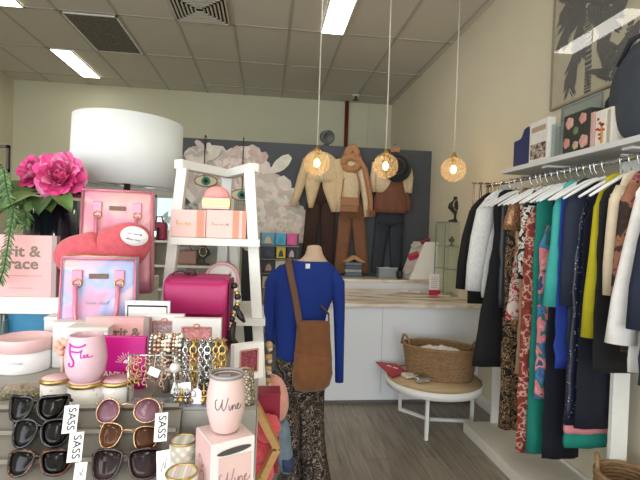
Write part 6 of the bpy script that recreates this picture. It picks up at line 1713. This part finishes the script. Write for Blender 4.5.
SHP = {
 'wayfarer': [(-1, .62), (-.96, .86), (-.6, .92), (.2, .86), (.82, .78), (.95, .5), (.82, -.2), (.5, -.7), (-.1, -.88), (-.6, -.7), (-.86, -.1)],
 'cat': [(-1.02, .8), (-.92, .95), (-.4, .84), (.3, .8), (.86, .7), (.92, .3), (.74, -.4), (.3, -.82), (-.2, -.9), (-.64, -.62), (-.9, .1)],
 'round': [(math.cos(a) * .92, math.sin(a) * .95) for a in [2 * PI * i / 16 for i in range(16)]],
 'aviator': [(-.9, .5), (-.7, .85), (-.1, .92), (.6, .82), (.92, .52), (.86, -.1), (.56, -.72), (.0, -.95), (-.56, -.78), (-.86, -.2)],
 'hexa': [(-1, .45), (-.86, .82), (-.3, .92), (.5, .86), (.92, .66), (.86, .1), (.6, -.66), (.1, -.9), (-.5, -.86), (-.84, -.5)],
}
def smooth(pts, it=2):
    for _ in range(it):
        o = []
        for i in range(len(pts)):
            a, b_ = Vector(pts[i]), Vector(pts[(i + 1) % len(pts)]); o += [tuple(a * .75 + b_ * .25), tuple(a * .25 + b_ * .75)]
        pts = o
    return pts
def lensmat(n, top, bot):
    if n in _MC: return _MC[n]
    m, nt, p = _base(n); p.inputs['Roughness'].default_value = .14; p.inputs['Specular IOR Level'].default_value = .25
    tc = nt.nodes.new('ShaderNodeTexCoord'); sp = nt.nodes.new('ShaderNodeSeparateXYZ'); mr = nt.nodes.new('ShaderNodeMapRange')
    mr.inputs['From Min'].default_value = -.025; mr.inputs['From Max'].default_value = .025
    r = nt.nodes.new('ShaderNodeValToRGB'); r.color_ramp.elements[0].color = L4(bot); r.color_ramp.elements[1].color = L4(top)
    nt.links.new(tc.outputs['Object'], sp.inputs[0]); nt.links.new(sp.outputs['Z'], mr.inputs['Value']); nt.links.new(mr.outputs['Result'], r.inputs['Fac']); nt.links.new(r.outputs['Color'], p.inputs['Base Color'])
    _MC[n] = m; return m
inkb = M('tag_ink', (40, 42, 46), .5, var=0)
def sunglasses(lab, pxl, pxr, py, shape, lw, lh, fr_r, fmat, lmat, tagpx=None, tagtxt=True, tiltz=0, off=.03, tip=None, taglen=None):
    c0, c1 = slope_pt(pxl, py, off), slope_pt(pxr, py, off)
    W_ = c1.x - c0.x; c = (c0 + c1) / 2
    t = thing('sunglasses', lab, 'sunglasses', c, group='sunglasses on the taupe rack', rot=(-TH * .72, tiltz, 0))
    ox_ = W_ / 2 - lw * W_ / 2
    lwm = lw * W_ / 2; lhm = lh * W_ / 2
    ol = smooth(SHP[shape])
    m = MB()
    for s in (-1, 1):
        pts = [(s * ox_ + (-x if s > 0 else x) * lwm * 1.0, 0, z * lhm) for x, z in ol]
        pts = [(p[0], -.001 + .018 * (abs(p[0]) / (W_ / 2)) ** 2, p[2]) for p in pts]
        m.tube(pts, fr_r, 8, close=True, cap=False)
    g = ox_ - lwm * .86
    m.tube([(-g * 1.1, 0, lhm * .42), (0, -.003, lhm * .52), (g * 1.1, 0, lhm * .42)], [fr_r * 1.1, fr_r * .9, fr_r * 1.1], 8)
    for s in (-1, 1): m.tube([(s * W_ / 2 * .97, .014, lhm * .6), (s * (W_ / 2 + .002), .02, lhm * .6), (s * (W_ / 2 + .002), .027, lhm * .58)], fr_r * 1.2, 8)
    m.build('frame_front', fmat, t)
    for s in (-1, 1):
        pts = [(s * ox_ + (-x if s > 0 else x) * lwm * .99, z * lhm * .99) for x, z in ol]
        n = len(pts); yy = [.0005 + .018 * (abs(p[0]) / (W_ / 2)) ** 2 for p in pts]
        m = MB(); ctr_y = .0005 + .018 * (ox_ / (W_ / 2)) ** 2 - .001
        cx_ = s * ox_
        vs = [Vector((cx_, ctr_y, 0))] + [Vector((p[0] * .5 + cx_ * .5, ctr_y * .6 + y_ * .4, p[1] * .5)) for p, y_ in zip(pts, yy)] + [Vector((p[0], y_, p[1])) for p, y_ in zip(pts, yy)]
        fs = [[0, 1 + i, 1 + (i + 1) % n] for i in range(n)] + [[1 + i, 1 + n + i, 1 + n + (i + 1) % n, 1 + (i + 1) % n] for i in range(n)]
        m.add(vs, fs, 0, True); o_ = m.build('lens', lmat, t, fixn=False); sm_ = o_.modifiers.new('t', 'SOLIDIFY'); sm_.thickness = .0016
    for s in (-1, 1):      # folded temples
        m = MB(); m.tube([(s * (W_ / 2 + .002), .026, lhm * .58), (s * W_ * .3, .031 + .003 * s, lhm * .5), (-s * W_ * .25, .031 + .003 * s, lhm * .42), (-s * W_ * .46, .031 + .003 * s, lhm * .1)], [fr_r, fr_r * .9, fr_r * .9, fr_r * 1.2], 8)
        m.build('temple', (tip or fmat), t)
    if tagpx:
        tx, ty, tw, th_, tr_ = tagpx
        q = slope_pt(tx, ty, off + .022)
        inv = (Matrix.Translation(c) @ Euler((-TH * .72, tiltz, 0)).to_matrix().to_4x4()).inverted(); ql = inv @ q
        tw, th_ = tw * q.y / F, th_ * q.y / F
        tg = MB().box((0, 0, 0), (tw, .0008, th_), bev=0).build('price_tag', M('tag_white', (0, 0, 0)), t, ql, (0, tr_, 0))
        if tagtxt: text('SASS', th_ * .40, inkb, tg, (.0015, -.0006, 0), rot=(PI / 2, PI / 2, 0), bold=.0002)
        else:
            m = MB(); m.tube([(-tw * .2, -.0007, -th_ * .2), (0, -.0007, th_ * .1), (tw * .1, -.0007, -th_ * .1), (tw * .22, -.0007, th_ * .25)], .0006, 4); m.build('pen_mark', inkb, tg)
        MB().tube([(ql.x - tw * .1, ql.y, ql.z + th_ / 2 - .002), (W_ / 2, .02, lhm * .55)], .0006, 4).build('tag_string', M('tag_white', (0, 0, 0)), t)
    return t
blackf = M('acetate_black', (16, 16, 18), .14, var=0, coat=.4); tort = PAT('tortoise', [(0, (30, 17, 13)), (.5, (44, 25, 18)), (.6, (96, 54, 34)), (.7, (34, 19, 14))], 55, 'noise', .15, False)
goldt = M('wire_gold', (214, 168, 132), .25, .9, var=0); brown = M('acetate_brown', (52, 34, 32), .18, var=0, coat=.3)
lblk = lensmat('lens_black', (8, 8, 9), (14, 14, 16)); lrose = lensmat('lens_rose', (84, 52, 64), (140, 104, 116)); lbrn = lensmat('lens_brown', (54, 32, 18), (92, 56, 34)); ldk = lensmat('lens_dark', (24, 18, 20), (56, 42, 44))
sunglasses('glossy black cat-eye sunglasses, top left of the rack', 5, 64, 408, 'cat', .48, .50, .0032, blackf, lblk, (70.5, 419, 13, 25, -.08))
sunglasses('black rounded sunglasses below the black cat-eye pair on the left of the rack', 8, 69, 433, 'aviator', .49, .50, .0028, blackf, lblk, (75.5, 447, 13, 26, -.08))
sunglasses('brown tortoiseshell square sunglasses at the lower left of the rack', 4, 69, 463, 'hexa', .475, .42, .003, tort, lblk, (80, 474, 11, 20, -.05), tagtxt=False)
sunglasses('round rose-tinted sunglasses with thin gold wire, top right of the rack', 93, 160, 410.5, 'round', .41, .38, .0016, goldt, lrose, (161, 427, 12, 26, -.06), tip=blackf)
sunglasses('brown-lensed aviator sunglasses hanging askew in the middle right of the rack', 96, 158, 437, 'aviator', .42, .43, .0014, goldt, lbrn, None, tiltz=.12)
sunglasses('large dark brown hexagonal sunglasses at the lower right of the rack', 89, 160, 464.5, 'hexa', .48, .46, .0026, brown, ldk, (163.5, 466, 13, 28, -.14), tagtxt=False)

# ================================================================ WHITE TUMBLER ON ITS BOX
D = .87
bl, bm, br_ = P(194, 470, D), P(211.5, 480, .822), P(251, 470, D + .01)
bz = P(226, 434, D).z
tz0 = TT + .0005
bxw = .086
bc_ = P(224.5, 440, D)
rzb = math.radians(26)
tbx = thing('tumbler_box', 'pale pink and white gift box with a window under the white tumbler', 'box', (bc_.x, D + .012, tz0), rzb)
bh = bz - tz0
pk2 = M('tumbler_box_pink', (210, 174, 172), .5, var=.03); wh2 = M('tumbler_box_white', (222, 216, 216), .45, var=.01)
hwb = bxw / 2
MB().box((0, 0, bh / 2), (bxw, bxw, bh), bev=.001).build('carton', wh2, tbx)
MB().box((-hwb - .0006, 0, bh / 2), (.001, bxw * .98, bh * .985)).build('side_print', pk2, tbx)
MB().box((0, 0, bh + .0004), (bxw * .97, bxw * .97, .0007)).build('top_print', M('tumbler_box_top', (224, 200, 198), .5, var=.02), tbx)
MB().box((.004, -hwb - .0006, bh * .42), (bxw * .76, .001, bh * .80)).build('window_panel', M('tumbler_box_rose', (212, 182, 178), .45, var=.03), tbx)
m = MB(); m.add([(-.012 + .034 * math.cos(2 * PI * k / 24), -hwb - .0014, bh * .88 - .0 + .006 * math.sin(2 * PI * k / 24) + .002 * math.cos(2 * PI * k / 24)) for k in range(24)], [list(range(24))]); m.build('hand_hole', M('hole_dark', (70, 66, 66), .6), tbx, loc=(.014, 0, 0), fixn=False)
def flatscript(t, strokes, mat, r, y, nm='script', rot=None):
    m = MB()
    for st in strokes: m.tube([(x, y, z) for x, z in st], r, 5)
    return m.build(nm, mat, t, rot=rot)
def wine(s, x0, z0):
    S = lambda *p: bez(*[(x0 + a * s, z0 + b * s) for a, b in p])
    return [S((0, .9), (-.25, 1.1), (-.3, .1), (.05, 0), (.3, .1), (.45, .7), (.5, 1.0), (.45, .6), (.4, .1), (.6, 0), (.85, .1), (.9, .8), (1.0, 1.15)),
            S((1.1, .45), (1.08, .2), (1.1, 0), (1.2, 0), (1.35, .1), (1.35, .5), (1.42, .45), (1.4, .2), (1.42, .1), (1.42, 0), (1.5, .5), (1.65, .55), (1.7, .3), (1.72, .1), (1.75, 0), (1.85, .05)),
            S((1.85, .2), (2.1, .3), (2.1, .55), (1.98, .5), (1.8, .4), (1.85, 0), (2.05, 0), (2.2, .02), (2.3, .2), (2.4, .3))]
gsc = M('script_grey', (92, 84, 88), .4, var=0)
flatscript(tbx, wine(.024, -.022, bh * .48), M('script_mauve', (150, 110, 116), .4, var=0), .0009, -hwb - .0014)
m = MB()
for k in range(3):
    pts = [( -hwb - .0013, .018 - .012 * k + .006 * math.sin(j * 1.3 + k), bh * (.68 - .16 * k) + .010 * math.sin(j * .9)) for j in range(8)]
    m.tube([(p[0], p[1] - .004 * j, p[2]) for j, p in enumerate(pts)], .0008, 5)
m.build('side_script', M('script_mauve', (0, 0, 0)), tbx)
t = thing('tumbler', 'blush white stemless tumbler with grey script and a clear lid on a gift box', 'tumbler', (bc_.x, D + .012, tz0 + bh + .0012))
rt = 19.4 * D / F; ht_ = P(226, 378, D).z - bz
tw_ = M('tumbler_blush', (214, 186, 182), .4, var=.02)
pf2 = [(rt * .45, 0), (rt * .60, .003), (rt * .74, ht_ * .08), (rt * .95, ht_ * .35), (rt, ht_ * .52), (rt * .96, ht_ * .74), (rt * .84, ht_ * .96), (rt * .82, ht_), (rt * .77, ht_), (rt * .9, ht_ * .6), (rt * .6, .01), (0, .008)]
MB().lathe(pf2, 48).build('cup', tw_, t)
m = MB(); rg = [[Vector((math.cos(2 * PI * j / 48) * r, math.sin(2 * PI * j / 48) * r, z)) for j in range(48)] for r, z in [(rt * .87, ht_), (rt * .88, ht_ + .006), (rt * .80, ht_ + .007), (rt * .77, ht_ + .001)]]
m.loft(rg, cap=False, close=True); m.build('lid_rim', M('lid_grey', (150, 148, 150), .2, var=0), t)
MB().lathe([(0, ht_ - .006), (rt * .765, ht_ - .006), (rt * .765, ht_ - .002), (0, ht_ - .002)], 40).build('lid', M('lid_smoke', (96, 90, 94), .12, var=0), t)
MB().box((-.004, -.008, ht_ + .001), (.024, .009, .005), bev=.0015).build('lid_slider', M('lid_grey', (0, 0, 0)), t)
def rad2(zf):
    for (r0, z0), (r1, z1) in zip(pf2[:7], pf2[1:7]):
        if z0 <= zf <= z1: return r0 + (r1 - r0) * (zf - z0) / (z1 - z0)
    return rt
script(t, wine(.0205, -.014, ht_ * .50), gsc, .0008, rad2)

# chequered pots
chk = PAT('gingham', [(0, (226, 222, 206)), (.3, (226, 222, 206)), (.44, (214, 190, 206)), (.62, (196, 206, 176)), (.8, (230, 224, 210))], 44, 'checker', .5)
def gingham():
    m, nt, p = _base('gingham_pastel'); p.inputs['Roughness'].default_value = .45
    tc = nt.nodes.new('ShaderNodeTexCoord'); out = None
    cols = [((1, 0, 1), (206, 160, 190)), ((1, 0, -1), (176, 200, 160))]
    prev = None
    for (dx, dy, dz), c in cols:
        d = nt.nodes.new('ShaderNodeVectorMath'); d.operation = 'DOT_PRODUCT'; d.inputs[1].default_value = (dx * 50, dy, dz * 50)
        nt.links.new(tc.outputs['Object'], d.inputs[0])
        fr = nt.nodes.new('ShaderNodeMath'); fr.operation = 'FRACT'; nt.links.new(d.outputs['Value'], fr.inputs[0])
        gt = nt.nodes.new('ShaderNodeMath'); gt.operation = 'GREATER_THAN'; gt.inputs[1].default_value = .5; nt.links.new(fr.outputs[0], gt.inputs[0])
        sc_ = nt.nodes.new('ShaderNodeMath'); sc_.operation = 'MULTIPLY'; sc_.inputs[1].default_value = .6; nt.links.new(gt.outputs[0], sc_.inputs[0])
        mx = nt.nodes.new('ShaderNodeMix'); mx.data_type = 'RGBA'; mx.inputs['B'].default_value = L4(c)
        if prev is None: mx.inputs['A'].default_value = L4((236, 232, 220))
        else: nt.links.new(prev, mx.inputs['A'])
        nt.links.new(sc_.outputs[0], mx.inputs['Factor']); prev = mx.outputs['Result']
    nt.links.new(prev, p.inputs['Base Color']); return m
gm = gingham()
def pot(px, py, Dp, rpx, lab):
    q = P(px, py, Dp); r = rpx * .9 * Dp / F; hz = q.z - tz0
    t = thing('gingham_candle', lab, 'candle', (q.x, Dp, tz0), group='pastel gingham candle pots')
    MB().lathe([(r * .94, 0), (r, .004), (r, hz), (r * .985, hz)], 40).build('pot', gm, t)
    m = MB(); m.torus((0, 0, hz), r * .97, .0024, 40, 6); m.build('gold_rim', goldm, t)
    MB().lathe([(0, hz - .006), (r * .95, hz - .006), (r * .95, hz - .002), (0, hz - .002)], 36).build('lid', M('pot_lid', (176, 172, 146), .35, .3, var=.06), t)
pot(183, 440, .93, 14, 'pastel gingham candle pot with a gold rim, standing further back beside the tumbler box')
pot(182, 472, .835, 17, 'pastel gingham candle pot with a gold rim, nearest the bottom edge of the photo')

# snakeskin purse leaning beside the tumbler
sn = PAT('snakeskin', [(0, (52, 46, 40)), (.10, (110, 98, 82)), (.25, (196, 184, 160)), (1, (190, 178, 156))], 140, 'edge', .5, False)
q = P(250, 402, 1.03); zt_ = P(250, 371, 1.03).z - T2
t = thing('snakeskin_purse', 'upright snakeskin purse standing on the tier between the white tumbler and the crimson box', 'purse', (-.04, 1.04, T2))
m = MB(); rings = []
for i in range(9):
    u = i / 8; w_ = .026 * (1 - .25 * u) ; rings.append(ell(0, 0, .001 + zt_ * u * .98, w_, .020 * (1 - .5 * u), 24, .03, 5))
m.loft(rings); m.build('body', sn, t)
MB().tube([(-.02, 0, zt_), (.0, -.004, zt_ + .006), (.02, 0, zt_ + .0)], .004, 8).build('zip', M('bead_bronze', (0, 0, 0)), t)
q = P(252, 383, 1.09)
# ================================================================ LOWER LADDER SHELF
def onl(px, py, D): q = P(px, py, D); return q
D = 1.62
D = 1.58
a, b_ = P(258, 394, D), P(280.5, 394, D)
t = thing('crimson_box', 'crimson box on the lower ladder shelf beside the snakeskin purse', 'box', ((a.x + b_.x) / 2, 1.622, ZS3), 0)
w_ = b_.x - a.x; h = a.z - ZS3
cr = M('crimson_card', (140, 28, 54), .5, var=.04)
m = MB(); m.box2((-w_ / 2, -.04, 0), (w_ / 2, .04, h - .006))
m.build('carton', cr, t)
MB().box2((-w_ / 2 - .001, -.042, h - .0055), (w_ / 2 + .001, .042, h), bev=.001).build('lid', M('crimson_lid', (150, 34, 60), .5, var=.04), t)
plc = M('pompom_coral', (226, 84, 92), 1, var=.2, scale=90, bump=1, sheen=.3)
for px, py, rp, D, lab in [(267, 428, 13.5, 1.525, 'coral fluffy pompom, topmost of the three on the lower ladder shelf'), (258.5, 450, 12, 1.52, 'coral fluffy pompom against the tumbler box, left of the wooden frame'), (262, 471, 12, 1.522, 'coral fluffy pompom lowest of the three on the lower ladder shelf')]:
    q = P(px, py, D); r = rp * D / F
    t = thing('pompom', lab, 'pompom', q, group='coral pompoms')
    m = MB(); m.sphere((0, 0, 0), r, 28, 18)
    m.v = [v * (1 + .10 * noise.noise(v * 70) + .05 * noise.noise(v * 190)) for v in m.v]
    m.build('fluff', plc, t)
# hexagonal wooden frame
wdm = PAT('pale_wood', [(0, (168, 126, 74)), (1, (206, 164, 104))], 8, 'noise', .5, False, (1, 1, 6), detail=4)
D = 1.45
pts = [P(x, y, D) for x, y in ((255, 404), (277, 447), (263, 476), (246, 492.5), (230, 470))]
c = pts[1]
t = thing('wooden_frame', 'angular pale wooden frame edge in front of the coral pompoms', 'frame', c)
m = MB()
for i, (p0, p1) in enumerate(zip(pts[:3], pts[1:4])):
    p0, p1 = p0 - c, p1 - c; dv = (p1 - p0).normalized(); nrm = Vector((-dv.z, 0, dv.x)) * .011
    m.add([v + Vector((0, y, 0)) for y in (-.02, .02) for v in (p0 - nrm, p0 + nrm, p1 + nrm, p1 - nrm)], [[0, 1, 2, 3], [7, 6, 5, 4], [0, 4, 5, 1], [1, 5, 6, 2], [2, 6, 7, 3], [3, 7, 4, 0]])
m.build('wood_strip', wdm, t)
# pink plush and blue cloth hanging on the right
D = 1.80
c = P(276, 398, D)
t = thing('plush_slipper', 'pale pink plush slipper hanging beside the right ladder leg', 'slipper', c)
m = MB(); m.sphere((0, 0, 0), (12.5 * D / F, .05, 24 * D / F), 24, 16); m.v = [v * (1 + .04 * noise.noise(v * 60)) + Vector((v.z * -.12, 0, 0)) for v in m.v]
MB().tube([(0, 0, .085), tuple(P(267, 371, 1.735) - c)], .002, 6).build('hanging_cord', M('cord_white', (0, 0, 0)), t)
m.build('plush', M('plush_pink', (222, 160, 146), .95, var=.08, bump=.4, scale=40, sheen=.3), t)
c = P(281, 432, 1.84)
t = thing('denim_pouch', 'folded blue-grey cloth pouch hanging below the pink plush slipper', 'pouch', c)
m = MB(); mloft(m, [(420, 272, 287, .02), (424, 271, 289, .035), (440, 273, 291, .045), (456, 276, 293, .045), (468, 280, 294, .035), (472, 282, 292, .02)], fold=.08, k=5, Y=1.84, o=c); MB().tube([(-.0, 0, .045), tuple(P(269, 412, 1.735) - c)], .002, 6).build('hanging_cord', M('cord_white', (0, 0, 0)), t)
m.build('cloth', M('denim_grey', (116, 134, 150), .9, var=.2, scale=26), t)
m = MB(); mloft(m, [(455, 279, 293, .047), (462, 280, 294.5, .047), (468, 281, 294, .038)], fold=.06, k=5, Y=1.838, o=c); m.build('navy_patch', M('denim_navy', (52, 66, 96), .85, var=.1), t)
# beaded keychain strip hanging at the right of the ladder post
for i, (px, py0, py1, lab) in enumerate([(269, 345, 392, 'string of tan beads hanging beside the right ladder leg')]):
    a, b_ = P(px, py0, 1.76), P(px, py1, 1.76)
    t = thing('bead_string', lab, 'bead string', a)
    m = MB(); n = 12; L_ = a.z - b_.z
    for k in range(n): m.sphere((.004 * math.sin(k * 2), 0, -L_ * k / n), .011 if k % 3 else .016, 10, 7, mi=k % 3)
    m.build('beads', [M('bd_tan', (190, 156, 112), .5), M('bd_cream', (216, 204, 180), .5), M('bd_brown', (104, 78, 56), .5)], t)
    MB().tube([(0, 0, .09), (0, 0, -L_ * .95)], .0015, 5).build('thread', blackm, t)
SC.view_settings.view_transform = 'Standard'; SC.view_settings.look = 'None'; SC.view_settings.gamma = 1
SC.view_settings.use_curve_mapping = False
SC.view_settings.exposure = 0.0
SC.cycles.use_denoising = True
SC.cycles.max_bounces = 8; SC.cycles.diffuse_bounces = 5; SC.cycles.transparent_max_bounces = 16
SC.cycles.sample_clamp_indirect = 6
SC.cycles.caustics_reflective = False; SC.cycles.caustics_refractive = False
